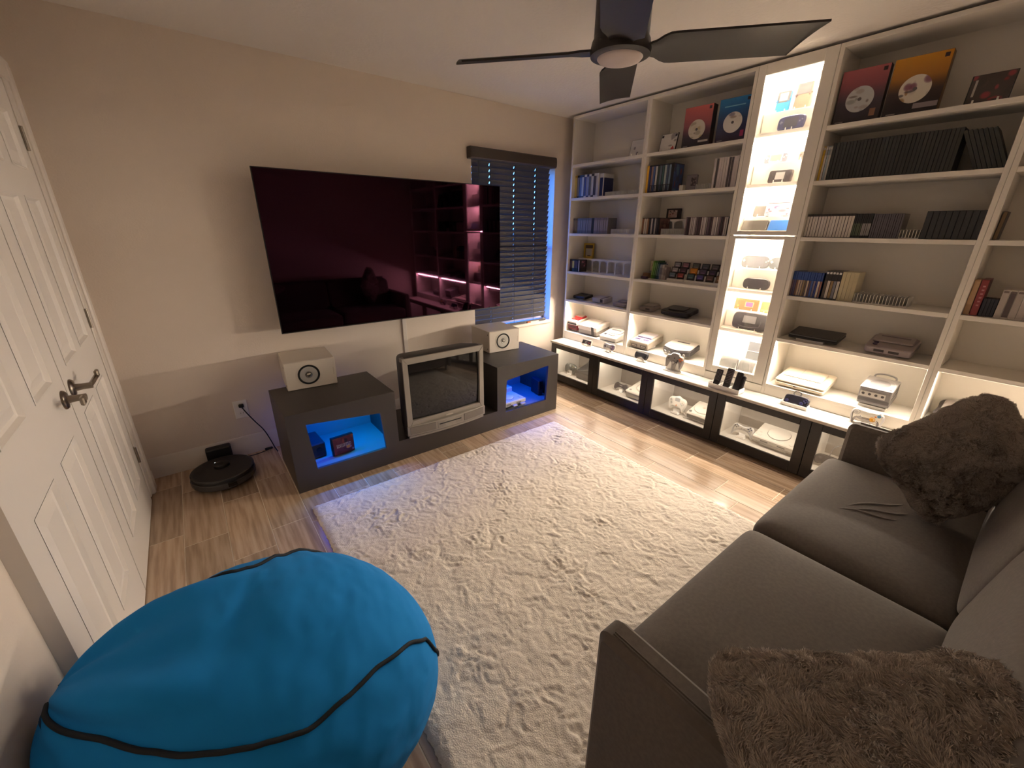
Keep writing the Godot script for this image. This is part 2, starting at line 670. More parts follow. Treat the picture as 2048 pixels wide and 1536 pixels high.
func panel_door(called: String, z0: float, z1: float, near_corner: bool, label: String) -> void:
	var wide := z1 - z0
	var dm: Material = mats.door_white
	# local frame: x along the wall towards +z, y up, z into the room
	var slab := S()
	slab.t = Transform3D(Basis(Vector3(0, 0, -1), Vector3(0, 1, 0), Vector3(1, 0, 0)), Vector3(LEFT_X, 0.008, z1))
	var rows := [[0.20, 0.80], [0.99, 1.585], [1.69, 1.905]]
	var cols := [[0.115, wide / 2 - 0.05], [wide / 2 + 0.05, wide - 0.115]]
	var xs := [0.0, cols[0][0], cols[0][1], cols[1][0], cols[1][1], wide]
	var ys := [0.0, 0.20, 0.80, 0.99, 1.585, 1.69, 1.905, 2.03]
	for i in 5:
		for j in 7:
			var sunk: bool = i % 2 == 1 and j % 2 == 1
			slab.slab(Vector3(xs[i], ys[j], 0), Vector3(xs[i + 1], ys[j + 1], 0.020 if sunk else 0.035))
	var d := structure(called, slab, dm, label, "door")
	for c in cols:
		for q in rows:
			var p := S()
			p.t = slab.t
			var lo := Vector2(c[0], q[0]); var hi := Vector2(c[1], q[1])
			# sloped moulding round the sunk field, then the raised field
			var ring := func(a: float, za: float, b: float, zb: float) -> void:
				var A := [Vector3(lo.x + a, lo.y + a, za), Vector3(hi.x - a, lo.y + a, za), Vector3(hi.x - a, hi.y - a, za), Vector3(lo.x + a, hi.y - a, za)]
				var B := [Vector3(lo.x + b, lo.y + b, zb), Vector3(hi.x - b, lo.y + b, zb), Vector3(hi.x - b, hi.y - b, zb), Vector3(lo.x + b, hi.y - b, zb)]
				for i in 4:
					p.quad(A[i], A[(i + 1) % 4], B[(i + 1) % 4], B[i])
			ring.call(0.0, 0.036, 0.006, 0.037)
			ring.call(0.006, 0.037, 0.014, 0.026)
			ring.call(0.014, 0.026, 0.024, 0.0235)
			ring.call(0.024, 0.0235, 0.058, 0.0335)
			p.quad(Vector3(lo.x + 0.058, lo.y + 0.058, 0.0335), Vector3(hi.x - 0.058, lo.y + 0.058, 0.0335), Vector3(hi.x - 0.058, hi.y - 0.058, 0.0335), Vector3(lo.x + 0.058, hi.y - 0.058, 0.0335))
			part("panel", p, dm, d)
	# lever handle with a round rose
	var zc := z0 + wide - 0.075 if near_corner else z0 + 0.07
	if near_corner:
		zc = z1 - 0.065
	var toward := -1.0 if near_corner else 1.0
	var h := S()
	h.t = Transform3D(Basis(Vector3(0, 0, 1), Vector3(1, 0, 0), Vector3(0, 1, 0)), Vector3(0.0, 0.925, zc))
	h.lathe([Vector2(0.033, 0), Vector2(0.033, 0.004), Vector2(0.029, 0.009), Vector2(0.014, 0.012), Vector2(0.0115, 0.03), Vector2(0.0115, 0.058), Vector2(0.0, 0.058)], 24)
	h.t = Transform3D()
	var q := curve([Vector3(0.05, 0.925, zc + 0.008), Vector3(0.055, 0.927, zc + toward * 0.03), Vector3(0.058, 0.930, zc + toward * 0.07), Vector3(0.064, 0.937, zc + toward * 0.1)], 6)
	h.tube(q, 0.0085, 10)
	h.box(Vector3(0.064, 0.942, zc + toward * 0.1), Vector3(0.012, 0.03, 0.032), 0.004)
	part("handle", h, mats.nickel, d, "brushed nickel lever handle")
	if near_corner:
		for y in [0.305, 1.065, 1.83]:
			var k := S().slab(Vector3(-0.001, y - 0.045, z0 - 0.030), Vector3(0.0025, y + 0.045, z0 - 0.004), 0.0008)
			k.at(0.006, y - 0.046, z0 - 0.001).lathe([Vector2(0, 0), Vector2(0.006, 0), Vector2(0.006, 0.03), Vector2(0.0052, 0.0305), Vector2(0.006, 0.031), Vector2(0.006, 0.061), Vector2(0.0052, 0.0615), Vector2(0.006, 0.062), Vector2(0.006, 0.092), Vector2(0, 0.092)], 10)
			k.at(0, 0, 0).slab(Vector3(0.002, y + 0.012, z0 - 0.021), Vector3(0.0035, y + 0.03, z0 - 0.014))
			k.slab(Vector3(0.002, y - 0.03, z0 - 0.021), Vector3(0.0035, y - 0.012, z0 - 0.014))
			part("hinge", k, mats.nickel, d, "satin nickel butt hinge")


func window_and_blind(x0: float, x1: float, y0: float, y1: float) -> void:
	var s := S()
	var fz := -0.115
	s.slab(Vector3(x0, y0, fz - 0.02), Vector3(x0 + 0.035, y1, fz + 0.02), 0.003)
	s.slab(Vector3(x1 - 0.035, y0, fz - 0.02), Vector3(x1, y1, fz + 0.02), 0.003)
	s.slab(Vector3(x0, y0, fz - 0.02), Vector3(x1, y0 + 0.04, fz + 0.02), 0.003)
	s.slab(Vector3(x0, y1 - 0.035, fz - 0.02), Vector3(x1, y1, fz + 0.02), 0.003)
	s.slab(Vector3(x0, (y0 + y1) / 2 - 0.02, fz - 0.015), Vector3(x1, (y0 + y1) / 2 + 0.02, fz + 0.022), 0.003)
	var wn := structure("window_1", s, mats.trim_white, "white sash window behind the dark grey slatted blind", "window")
	part("pane", S().slab(Vector3(x0 + 0.03, y0 + 0.03, fz - 0.002), Vector3(x1 - 0.03, (y0 + y1) / 2, fz + 0.002)), mats.pane_glass, wn)
	part("pane", S().slab(Vector3(x0 + 0.03, (y0 + y1) / 2, fz - 0.002), Vector3(x1 - 0.03, y1 - 0.03, fz + 0.002)), mats.pane_glass, wn)
	part("sill", S().slab(Vector3(x0 - 0.0, y0 - 0.022, -0.12), Vector3(x1 + 0.0, y0 + 0.006, 0.022), 0.004), mats.trim_white, wn)
	# the blind
	var b := thing("window_blind", "dark grey faux-wood venetian blind closed over the window, blue daylight at its edge", "blind", Vector3((x0 + x1) / 2, y0, 0))
	var half := (x1 - x0) / 2
	var bm := mk("blind_grey", col(84, 80, 80), 0.5)
	bumpy(bm, "blindgrain", 0.02, 4.0, 0.08)
	var vo := poly([-0.05, 0, 0.052, 0, 0.062, 0.01, 0.064, 0.045, 0.060, 0.078, 0.05, 0.086, -0.05, 0.086])
	var v := S()
	v.t = Transform3D(Basis(Vector3(0, 0, 1), Vector3(0, 1, 0), Vector3(-1, 0, 0)), Vector3(half - 0.035, y1 - y0 - 0.045, 0))
	v.prism(vo, 0, 2 * half + 0.005, 0.004)
	part("valance", v, mk("valance_brown", col(72, 62, 56), 0.45), b)
	var span := 2 * half - 0.065
	var holes := [-0.29 * span, 0.015 * span, 0.30 * span]
	var slat := S()
	var sw := 0.027
	slat.slab(Vector3(-span / 2, 0.009, -0.0014), Vector3(span / 2, sw, 0.0014), 0.0007)
	slat.slab(Vector3(-span / 2, -sw, -0.0014), Vector3(span / 2, -0.009, 0.0014), 0.0007)
	var edge := -span / 2
	for hx in holes:
		slat.slab(Vector3(edge, -0.009, -0.0014), Vector3(hx - 0.0032, 0.009, 0.0014))
		edge = hx + 0.0032
	slat.slab(Vector3(edge, -0.009, -0.0014), Vector3(span / 2, 0.009, 0.0014))
	var sm := slat.mesh()
	var y := y1 - y0 - 0.066
	var step := 0.0452
	var k := 0
	while y > 0.05:
		var o := MeshInstance3D.new()
		o.name = "slat" if k == 0 else "slat_%03d" % k
		o.mesh = sm
		o.material_override = bm
		b.add_child(o)
		o.position = Vector3(-0.022, y, -0.022)
		o.rotation.x = 0.46 + 0.03 * sin(k * 0.9)
		y -= step
		k += 1
	part("bottom_rail", S().box(Vector3(-0.022, 0.0185, -0.022), Vector3(span, 0.022, 0.05), 0.004), bm, b)
	for hx in holes:
		part("ladder_cord", S().slab(Vector3(hx - 0.0235, 0.03, 0.0), Vector3(hx - 0.0205, y1 - y0 - 0.04, 0.0015)), mk("cord_grey", col(60, 60, 64), 0.8), b)
	var wand := S().tube(PackedVector3Array([Vector3(-half + 0.06, y1 - y0 - 0.05, 0.012), Vector3(-half + 0.062, 0.75, 0.014)]), 0.004, 8)
	part("tilt_wand", wand, bm, b)
	var pk := solo("paper_strip", "small white and orange paper strip lying on the window sill", "paper strip", S().box(Vector3(0.03, 0.006, 0), Vector3(0.11, 0.012, 0.03), 0.002), plastic(232, 226, 215), Vector3(3.10, y0 + 0.006, -0.0))
	part("orange_end", S().box(Vector3(-0.045, 0.007, 0), Vector3(0.042, 0.014, 0.031), 0.002), plastic(205, 110, 70), pk)


# ---------------------------------------------------------------- the low glass-fronted cabinets and the worktop
const CAB_Z := [0.145, 0.721, 1.300, 1.882, 2.465, 3.05, 3.63]
const TOP_Y := 0.425


func build_cabinets() -> void:
	var where := ["at the far end by the television wall", "second from the television wall", "third from the television wall", "fourth from the television wall", "fifth from the television wall, at the sofa corner", "last in the row, behind the sofa arm"]
	for i in 6:
		var z0: float = CAB_Z[i]
		var z1: float = CAB_Z[i + 1]
		var c := thing("glass_cabinet", "low black glass-door cabinet with lit inside, " + where[i], "cabinet", Vector3(3.25, 0, (z0 + z1) / 2), FACE, "low black cabinets under the bookcases")
		var w := z1 - z0
		var d := 0.42
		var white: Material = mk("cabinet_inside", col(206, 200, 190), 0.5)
		var s := S()
		s.slab(Vector3(-w / 2 + 0.001, 0.03, -d), Vector3(-w / 2 + 0.017, 0.398, -0.022))
		s.slab(Vector3(w / 2 - 0.017, 0.03, -d), Vector3(w / 2 - 0.001, 0.398, -0.022))
		s.slab(Vector3(-w / 2 + 0.017, 0.03, -d), Vector3(w / 2 - 0.017, 0.06, -0.022))
		s.slab(Vector3(-w / 2 + 0.017, 0.382, -d), Vector3(w / 2 - 0.017, 0.398, -0.022))
		part("carcass", s, white, c)
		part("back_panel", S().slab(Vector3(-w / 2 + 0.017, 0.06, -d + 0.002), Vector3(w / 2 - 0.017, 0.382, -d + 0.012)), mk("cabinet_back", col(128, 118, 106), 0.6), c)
		part("plinth", S().slab(Vector3(-w / 2 + 0.001, 0.0, -d), Vector3(w / 2 - 0.001, 0.03, -0.05)), mats.black_wood, c)
		var f := S()
		var x0 := -w / 2 + 0.0015; var x1 := w / 2 - 0.0015
		f.slab(Vector3(x0, 0.028, -0.019), Vector3(x0 + 0.057, 0.404, 0), 0.0015)
		f.slab(Vector3(x1 - 0.057, 0.028, -0.019), Vector3(x1, 0.404, 0), 0.0015)
		f.slab(Vector3(x0 + 0.057, 0.028, -0.019), Vector3(x1 - 0.057, 0.092, 0), 0.0015)
		f.slab(Vector3(x0 + 0.057, 0.358, -0.019), Vector3(x1 - 0.057, 0.404, 0), 0.0015)
		var door := part("door", f, mats.black_wood, c)
		part("glass", S().slab(Vector3(x0 + 0.055, 0.09, -0.012), Vector3(x1 - 0.055, 0.36, -0.008)), mats.pane_glass, door)
		var led := part("led_strip", S().slab(Vector3(-w / 2 + 0.03, 0.376, -0.062), Vector3(w / 2 - 0.03, 0.381, -0.052)), mats.led_warm, c)
		area_light(led, Vector3(0, 0.373, -0.07), Vector3(-PI / 2 + 0.3, 0, 0), Vector2(w - 0.08, 0.02), LED_BASE, WARM)
	var wt := S().slab(Vector3(-1.755, 0, -0.46), Vector3(1.755, 0.02, 0.004), 0.003)
	solo("worktop", "long white wood-grain worktop over the black glass cabinets", "worktop", wt, mats.worktop_white, Vector3(3.246, TOP_Y - 0.02, 1.89), FACE)


# ---------------------------------------------------------------- the white bookcases
const BAYS := [[0.118, 0.908], [0.908, 1.674], [2.085, 2.868], [2.868, 3.651]]
const LEVELS := [0.502, 0.824, 1.099, 1.450, 1.758, 2.036]


func build_bookcases() -> void:
	var sw: Material = mats.shelf_white
	var say := ["white bookcase at the far end against the television wall", "white bookcase between the far one and the lit glass-door tower", "white bookcase right of the lit tower, with the long black row of cases", "white bookcase nearest the sofa, cut by the photo's right edge"]
	for i in 4:
		var z0: float = BAYS[i][0]
		var z1: float = BAYS[i][1]
		var w := z1 - z0
		var c := thing("bookcase", say[i], "bookcase", Vector3(SHELF_X, TOP_Y, (z0 + z1) / 2), FACE, "white bookcases on the worktop")
		var d := 0.27
		for sd in [-1.0, 1.0]:
			part("side_panel", S().box(Vector3(sd * (w / 2 - 0.0105), (2.416 - TOP_Y) / 2, -d / 2), Vector3(0.020, 2.416 - TOP_Y, d), 0.001), sw, c)
		part("back_panel", S().slab(Vector3(-w / 2 + 0.02, 0.0, -d), Vector3(w / 2 - 0.02, 2.416 - TOP_Y, -d + 0.005)), sw, c)
		part("top_panel", S().slab(Vector3(-w / 2 + 0.02, 2.394 - TOP_Y, -d + 0.005), Vector3(w / 2 - 0.02, 2.416 - TOP_Y, 0), 0.001), sw, c)
		part("plinth", S().slab(Vector3(-w / 2 + 0.02, 0.0, -0.02), Vector3(w / 2 - 0.02, LEVELS[0] - TOP_Y - 0.022, -0.003), 0.001), sw, c)
		for y in LEVELS:
			part("shelf", S().slab(Vector3(-w / 2 + 0.0205, y - TOP_Y - 0.022, -d + 0.005), Vector3(w / 2 - 0.0205, y - TOP_Y, -0.002), 0.001), sw, c)
		var led := solo("led_strip", "glowing light strip under the lowest shelf of the " + ["far bookcase", "second bookcase, left of the tower", "wide bookcase right of the tower", "bookcase behind the sofa"][i], "light strip", S().box(Vector3.ZERO, Vector3(w - 0.06, 0.005, 0.012), 0.001), mats.led_shelf, Vector3(SHELF_X + 0.03, LEVELS[1] - 0.0248, (z0 + z1) / 2), FACE, "warm strips under the shelves")
		area_light(led, Vector3(0, -0.006, 0.0), Vector3(-PI / 2 - 0.9, 0, 0), Vector2(w - 0.07, 0.012), LED_BAY, WARM)
	glass_tower()


func glass_tower() -> void:
	var sw: Material = mats.shelf_white
	var z0 := 1.674; var z1 := 2.085
	var w := z1 - z0
	var d := 0.27
	var c := thing("display_tower", "narrow white display tower with two glass doors, brightly lit inside", "display cabinet", Vector3(SHELF_X, TOP_Y, (z0 + z1) / 2), FACE)
	for sd in [-1.0, 1.0]:
		part("side_panel", S().box(Vector3(sd * (w / 2 - 0.011), (2.416 - TOP_Y) / 2, -d / 2 - 0.01), Vector3(0.020, 2.416 - TOP_Y, d - 0.02), 0.001), sw, c)
	part("back_panel", S().slab(Vector3(-w / 2 + 0.021, 0.0, -d), Vector3(w / 2 - 0.021, 2.416 - TOP_Y, -d + 0.005)), sw, c)
	part("top_panel", S().slab(Vector3(-w / 2 + 0.021, 2.394 - TOP_Y, -d + 0.005), Vector3(w / 2 - 0.021, 2.416 - TOP_Y, -0.02), 0.001), sw, c)
	part("plinth", S().slab(Vector3(-w / 2 + 0.001, 0.0, -0.018), Vector3(w / 2 - 0.001, 0.055, 0.0), 0.001), sw, c)
	var floors := [0.502, 0.822, 1.104, 1.487, 1.766, 2.052]
	var ceil_y := [0.80, 1.082, 1.465, 1.744, 2.030, 2.394]
	for i in 6:
		part("shelf", S().slab(Vector3(-w / 2 + 0.0215, floors[i] - TOP_Y - 0.022, -d + 0.005), Vector3(w / 2 - 0.0215, floors[i] - TOP_Y, -0.022), 0.001), sw, c)
	# two doors: stiles, rails and a pane each
	for q in [[0.487, 1.452, 0.536, 1.433], [1.458, 2.416, 1.483, 2.357]]:
		var f := S()
		var a: float = q[0] - TOP_Y; var b: float = q[1] - TOP_Y; var e: float = q[2] - TOP_Y; var g: float = q[3] - TOP_Y
		f.slab(Vector3(-w / 2 + 0.001, a, -0.019), Vector3(-w / 2 + 0.046, b, 0), 0.0015)
		f.slab(Vector3(w / 2 - 0.066, a, -0.019), Vector3(w / 2 - 0.002, b, 0), 0.0015)
		f.slab(Vector3(-w / 2 + 0.046, a, -0.019), Vector3(w / 2 - 0.066, e, 0), 0.0015)
		f.slab(Vector3(-w / 2 + 0.046, g, -0.019), Vector3(w / 2 - 0.066, b, 0), 0.0015)
		var dr := part("door", f, sw, c)
		part("glass", S().slab(Vector3(-w / 2 + 0.044, e - 0.003, -0.012), Vector3(w / 2 - 0.063, g + 0.003, -0.009)), mats.pane_glass, dr)
	# steps that raise the back row, and the light bars
	var rise := [0.0, 0.118, 0.132, 0.085, 0.125, 0.122]
	var nth := ["lowest", "second lowest", "third from the bottom", "third from the top", "second from the top", "topmost"]
	for i in 6:
		var y: float = floors[i]
		if i > 0:
			var st := S().slab(Vector3(-w / 2 + 0.024, 0.0, -0.262), Vector3(w / 2 - 0.024, rise[i], -0.115), 0.001)
			solo("display_step", "plain white box step raising the back row, %s compartment of the tower" % nth[i], "display step", st, sw, Vector3(SHELF_X, y + 0.0006, (z0 + z1) / 2), FACE, "white steps in the tower")
		var bar := solo("light_bar", "bright warm light bar at the top back of the %s tower compartment" % nth[i], "light strip", S().box(Vector3.ZERO, Vector3(w - 0.075, 0.012, 0.014), 0.001), mats.led_tower, Vector3(SHELF_X + 0.235, ceil_y[i] - 0.0075, (z0 + z1) / 2), FACE, "light bars in the tower")
		area_light(bar, Vector3(0, -0.009, 0.011), Vector3(-PI / 2 - 1.45, 0, 0), Vector2(w - 0.08, 0.012), LED_TOWER, WARM)


# ---------------------------------------------------------------- the console, the sets and the speakers
func build_console() -> void:
	var cp: Material = mats.charcoal_paint
	var c := thing("media_console", "low charcoal media console with two boxed ends, slanted blue-lit openings and a sunken middle", "media console", Vector3(0, 0, 0))
	var boxes := [[0.692, 1.328, [0.79, 0.426, 1.222, 0.382, 1.240, 0.125, 0.812, 0.125]], [2.142, 2.778, [2.234, 0.382, 2.668, 0.422, 2.652, 0.115, 2.222, 0.115]]]
	for q in boxes:
		var x0: float = q[0]; var x1: float = q[1]
		var o := PackedVector2Array([Vector2(x0, 0), Vector2(x1, 0), Vector2(x1, 0.504), Vector2(x0, 0.504)])
		var hole := poly(q[2])
		# front board with its slanted opening: four strips round the hole
		var s := S()
		var corners := [Vector2(x0, 0.504), Vector2(x1, 0.504), Vector2(x1, 0.0), Vector2(x0, 0.0)]
		for i in 4:
			var a: Vector2 = corners[i]; var b: Vector2 = corners[(i + 1) % 4]
			var h0: Vector2 = hole[i]; var h1: Vector2 = hole[(i + 1) % 4]
			s.prism(PackedVector2Array([a, b, h1, h0]), 0.715, 0.735)
		part("front_board", s, cp, c)
		s = S().slab(Vector3(x0, 0.482, 0.23), Vector3(x1, 0.504, 0.715), 0.0)
		s.slab(Vector3(x0, 0.0, 0.23), Vector3(x0 + 0.02, 0.482, 0.715))
		s.slab(Vector3(x1 - 0.02, 0.0, 0.23), Vector3(x1, 0.482, 0.715))
		s.slab(Vector3(x0 + 0.02, 0.0, 0.23), Vector3(x1 - 0.02, 0.482, 0.245))
		part("box_shell", s, cp, c)
		part("box_shelf", S().slab(Vector3(x0 + 0.02, 0.08, 0.245), Vector3(x1 - 0.02, 0.105, 0.715)), mk("box_inside", col(120, 128, 140), 0.4), c)
		part("box_lining", S().slab(Vector3(x0 + 0.021, 0.105, 0.2455), Vector3(x1 - 0.021, 0.48, 0.25)), mk("box_inside", col(120, 128, 140), 0.4), c)
	var s2 := S().slab(Vector3(1.328, 0.122, 0.23), Vector3(2.142, 0.145, 0.735), 0.0)
	s2.slab(Vector3(1.328, 0.0, 0.715), Vector3(2.142, 0.122, 0.735))
	part("middle_shelf", s2, cp, c)
	# blue strips inside the boxes and one behind the left box
	for q in [[0.80, 1.02, "led_blue", Color(0.0, 0.33, 1.0), 1.0, "left half of the left console box"], [1.06, 1.29, "led_cyan", Color(0.0, 0.62, 0.9), 0.9, "right half of the left console box"], [2.20, 2.74, "led_blue", Color(0.0, 0.36, 1.0), 1.7, "right console box"]]:
		var led := solo("color_strip", "%s light strip inside the %s" % ["cyan" if q[2] == "led_cyan" else "blue", q[5]], "light strip", S().box(Vector3.ZERO, Vector3(q[1] - q[0], 0.005, 0.012)), mats[q[2]], Vector3((q[0] + q[1]) / 2, 0.4793, 0.55), 0.0, "coloured strips in the console")
		area_light(led, Vector3(0, -0.006, 0), Vector3(-PI / 2, 0, 0), Vector2(q[1] - q[0], 0.012), LED_BLUE * q[4], q[3])
	var back := solo("color_strip", "blue light strip on the back of the left console box", "light strip", S().box(Vector3.ZERO, Vector3(0.5, 0.012, 0.005)), mats.led_blue, Vector3(0.97, 0.2, 0.2272), 0.0, "coloured strips in the console")
	area_light(back, Vector3(0, 0, -0.006), Vector3.ZERO, Vector2(0.5, 0.012), 0.0012, Color(0.05, 0.35, 1.0))
	console_contents()
	crt_set()
	speaker(Vector3(0.95, 0.505, 0.185), -0.07, "white loudspeaker lying on its side on the left box of the charcoal console", 0.302)
	speaker(Vector3(2.475, 0.505, 0.235), -0.08, "white loudspeaker lying on its side on the right box, under the window", 0.30)


func console_contents() -> void:
	var y := 0.1055
	var b := thing("black_box", "small dark box with a round button, at the left inside the left console box", "set-top box", Vector3(0.818, y, 0.47), 0.05)
	part("body", S().box(Vector3(0, 0.05, 0), Vector3(0.17, 0.10, 0.2), 0.006), plastic(30, 34, 44, 0.35), b)
	part("button", S().at(0.045, 0.055, 0.1, Vector3(PI / 2, 0, 0)).lathe([Vector2(0, -0.001), Vector2(0.018, -0.001), Vector2(0.018, 0.002), Vector2(0, 0.002)], 20), mats.black_gloss, b)
	var g := thing("game_case", "boxed game with dark red and violet cover standing in the left console box", "game case", Vector3(1.005, y, 0.60), 0.1)
	part("case", S().box(Vector3(0, 0.064, -0.008), Vector3(0.142, 0.125, 0.024), 0.002), plastic(24, 20, 24, 0.25), g)
	var pr := part("cover_print", S().slab(Vector3(-0.062, 0.004, 0.004), Vector3(0.069, 0.122, 0.005)), print_art("art_field", 4, col(96, 34, 38), [col(170, 140, 200), col(80, 20, 24), col(150, 60, 40), col(60, 40, 100), col(30, 10, 14)]), g)
	var tm := TextMesh.new()
	tm.text = "KINGSFIELD"
	tm.font = SystemFont.new()
	tm.font.font_names = PackedStringArray(["Droid Serif"])
	tm.font_size = 20
	tm.depth = 0.001
	tm.pixel_size = 0.00078
	var lt := MeshInstance3D.new()
	lt.name = "title"
	lt.mesh = tm
	lt.material_override = plastic(214, 196, 190, 0.5)
	pr.add_child(lt)
	lt.position = Vector3(0.003, 0.062, 0.0058)
	lt.scale = Vector3(1.0, 1.9, 1)
	part("gold_emblem", S().at(0.03, 0.042, 0.0048).prism(oval(0.013, 0.011, 16), 0, 0.001), plastic(190, 130, 60), g)
	# right box: a light grey console with two memory cards, a second white one behind it, a dark upright box
	var k := thing("game_console", "light grey game console with round disc lid inside the blue right console box", "game console", Vector3(2.335, y + 0.02, 0.60), 0.0)
	disc_console(k, 0.26, 0.19, 0.045, plastic(196, 194, 192, 0.4), 0.062)
	for x in [-0.02, 0.06]:
		part("memory_card", S().box(Vector3(x + 0.02, 0.012, 0.107), Vector3(0.043, 0.012, 0.035), 0.003), plastic(170, 165, 185), k)
	part("riser", S().box(Vector3(0, -0.01, 0), Vector3(0.2, 0.02, 0.14)), plastic(40, 40, 46), k)
	var k2 := thing("game_console", "white boxy console at the back of the blue right console box", "game console", Vector3(2.42, y, 0.36), 0.05)
	part("body", S().box(Vector3(0, 0.035, 0), Vector3(0.2, 0.07, 0.16), 0.008), plastic(205, 204, 206), k2)
	part("port", S().box(Vector3(-0.055, 0.035, 0.08), Vector3(0.035, 0.03, 0.004)), mats.black_matte, k2)
	var k3 := thing("black_box", "dark upright box against the right wall of the blue right console box", "set-top box", Vector3(2.71, y, 0.55), -0.15)
	part("body", S().box(Vector3(0, 0.07, 0), Vector3(0.05, 0.14, 0.13), 0.008), plastic(22, 24, 40), k3)
	part("front_slot", S().box(Vector3(0, 0.09, 0.065), Vector3(0.006, 0.07, 0.002)), mats.black_gloss, k3)


# round-lidded console: body, lid, two buttons; origin at the middle of its base
func disc_console(o: Node3D, w: float, d: float, h: float, m: Material, r: float, lid := true) -> void:
	part("body", S().box(Vector3(0, h * 0.62, 0), Vector3(w, h * 0.76, d), 0.006), m, o)
	part("base", S().box(Vector3(0, h * 0.12, 0), Vector3(w * 0.95, h * 0.24, d * 0.95), 0.004), mk("darker_" + m.resource_name, m.albedo_color.darkened(0.12), 0.5), o)
	if lid:
		part("disc_lid", S().at(0, h, -d * 0.04).lathe([Vector2(r, -0.002), Vector2(r, 0.004), Vector2(r - 0.003, 0.006), Vector2(0.0, 0.0068)], 36), m, o)
		part("lid_groove", S().at(0, h, -d * 0.04).lathe([Vector2(r + 0.0025, -0.001), Vector2(r + 0.0025, 0.0008), Vector2(r, 0.0008)], 36), mats.rubber, o)
	for sx in [-1.0, 1.0]:
		part("round_button", S().at(sx * w * 0.385, h, d * 0.3, Vector3.ZERO).lathe([Vector2(0.018, -0.001), Vector2(0.018, 0.003), Vector2(0.015, 0.0045), Vector2(0.0, 0.005)], 20), m, o)
	for sx in [-1.0, 1.0]:
		part("port", S().box(Vector3(sx * w * 0.2, h * 0.55, d / 2), Vector3(w * 0.18, h * 0.2, 0.002)), plastic(120, 116, 112), o)


func crt_set() -> void:
	var o := thing("tube_television", "silver tube television with curved dark screen in the middle of the charcoal console", "television", Vector3(1.698, 0.1468, 0.755), 0.0)
	var silver := mk("crt_silver", col(150, 142, 132), 0.42, 0.15)
	var dark := mk("crt_back", col(58, 53, 50), 0.5)
	var w := 0.306
	# frame with the screen hole, as four strips that bow forward at the bottom
	var s := S()
	var O := [Vector2(-w, 0.045), Vector2(w, 0.045), Vector2(w + 0.002, 0.565), Vector2(-w - 0.002, 0.565)]
	var H := [Vector2(-0.268, 0.125), Vector2(0.268, 0.125), Vector2(0.272, 0.522), Vector2(-0.272, 0.522)]
	for i in 4:
		s.prism(PackedVector2Array([O[i], O[(i + 1) % 4], H[(i + 1) % 4], H[i]]), -0.05, 0.0, 0.003)
	part("bezel", s, silver, o)
	# speaker and drawer panel below, bowed
	var bow := PackedVector2Array()
	for i in 17:
		var x := -w - 0.004 + (2 * w + 0.008) * i / 16.0
		bow.append(Vector2(x, -0.028 * (1.0 - pow(x / (w + 0.004), 2)) - 0.002))
	bow.append(Vector2(w, 0.05)); bow.append(Vector2(-w, 0.05))
	s = S().at(0, 0.0, 0, Vector3(-PI / 2, 0, 0))
	s.prism(bow, 0.022, 0.094, 0.004)
	part("lower_panel", s, silver, o)
	var lip := PackedVector2Array()
	for i in 17:
		var x := -w * 0.98 + (2 * w * 0.98) * i / 16.0
		lip.append(Vector2(x, -0.024 * (1.0 - pow(x / w, 2)) + 0.004))
	lip.append(Vector2(w * 0.97, 0.08)); lip.append(Vector2(-w * 0.97, 0.08))
	part("foot", S().at(0, 0, 0, Vector3(-PI / 2, 0, 0)).prism(lip, 0.0, 0.021, 0.004), silver, o)
	var gm := mk("crt_grille", col(124, 115, 106), 0.7)
	bumpy(gm, "grille", 0.2, 12.0, 0.5, 1)
	for sx in [-1.0, 1.0]:
		var g := PackedVector2Array()
		for i in 9:
			var x: float = sx * (0.115 + 0.178 * i / 8.0)
			g.append(Vector2(x, -0.028 * (1.0 - pow(x / (w + 0.004), 2)) - 0.0055))
		g.append(Vector2(sx * 0.293, 0.02)); g.append(Vector2(sx * 0.115, 0.0))
		part("speaker_grille", S().at(0, 0, 0, Vector3(-PI / 2, 0, 0)).prism(g, 0.034, 0.086), gm, o)
	part("slot", S().box(Vector3(0.0, 0.063, 0.0285), Vector3(0.175, 0.007, 0.006), 0.001), mats.rubber, o)
	part("slot_frame", S().box(Vector3(0.0, 0.060, 0.0265), Vector3(0.2, 0.05, 0.006), 0.002), mk("crt_trim", col(138, 130, 121), 0.4), o)
	part("oval_badge", S().at(0.01, 0.103, 0.001).prism(oval(0.03, 0.006, 20), 0, 0.002), mk("badge", col(196, 188, 178), 0.3, 0.4), o)
	# bulging glass
	var g2 := []
	for i in 17:
		var row := PackedVector3Array()
		for j in 21:
			var u := j / 20.0 * 2 - 1; var q := i / 16.0 * 2 - 1
			row.append(Vector3(u * 0.271, 0.3235 - q * 0.2, -0.012 + 0.018 * (1 - u * u * 0.6 - q * q * 0.4) - 0.012))
		g2.append(row)
	part("screen", S().sheet(g2), mk("crt_glass", col(26, 24, 24), 0.05), o)
	part("screen_edge", S().slab(Vector3(-0.274, 0.12, -0.045), Vector3(0.274, 0.525, -0.035)), mats.rubber, o)
	# tapering rear housing
	var rear := []
	for q in [[-0.008, w + 0.003, 0.0, 0.567], [-0.06, w + 0.002, 0.0, 0.566], [-0.2, w - 0.04, 0.004, 0.545], [-0.34, w - 0.11, 0.02, 0.49], [-0.43, w - 0.16, 0.05, 0.43], [-0.47, w - 0.2, 0.09, 0.38], [-0.471, 0.001, 0.22, 0.24]]:
		var row := PackedVector3Array()
		var r: float = minf(0.03, q[1] * 0.5)
		for p in rrect(q[1] * 2, q[3] - q[2], minf(r, (q[3] - q[2]) * 0.4), 3):
			row.append(Vector3(p.x, p.y + (q[2] + q[3]) / 2, q[0]))
		rear.append(row)
	part("housing", S().sheet(rear, true), dark, o)


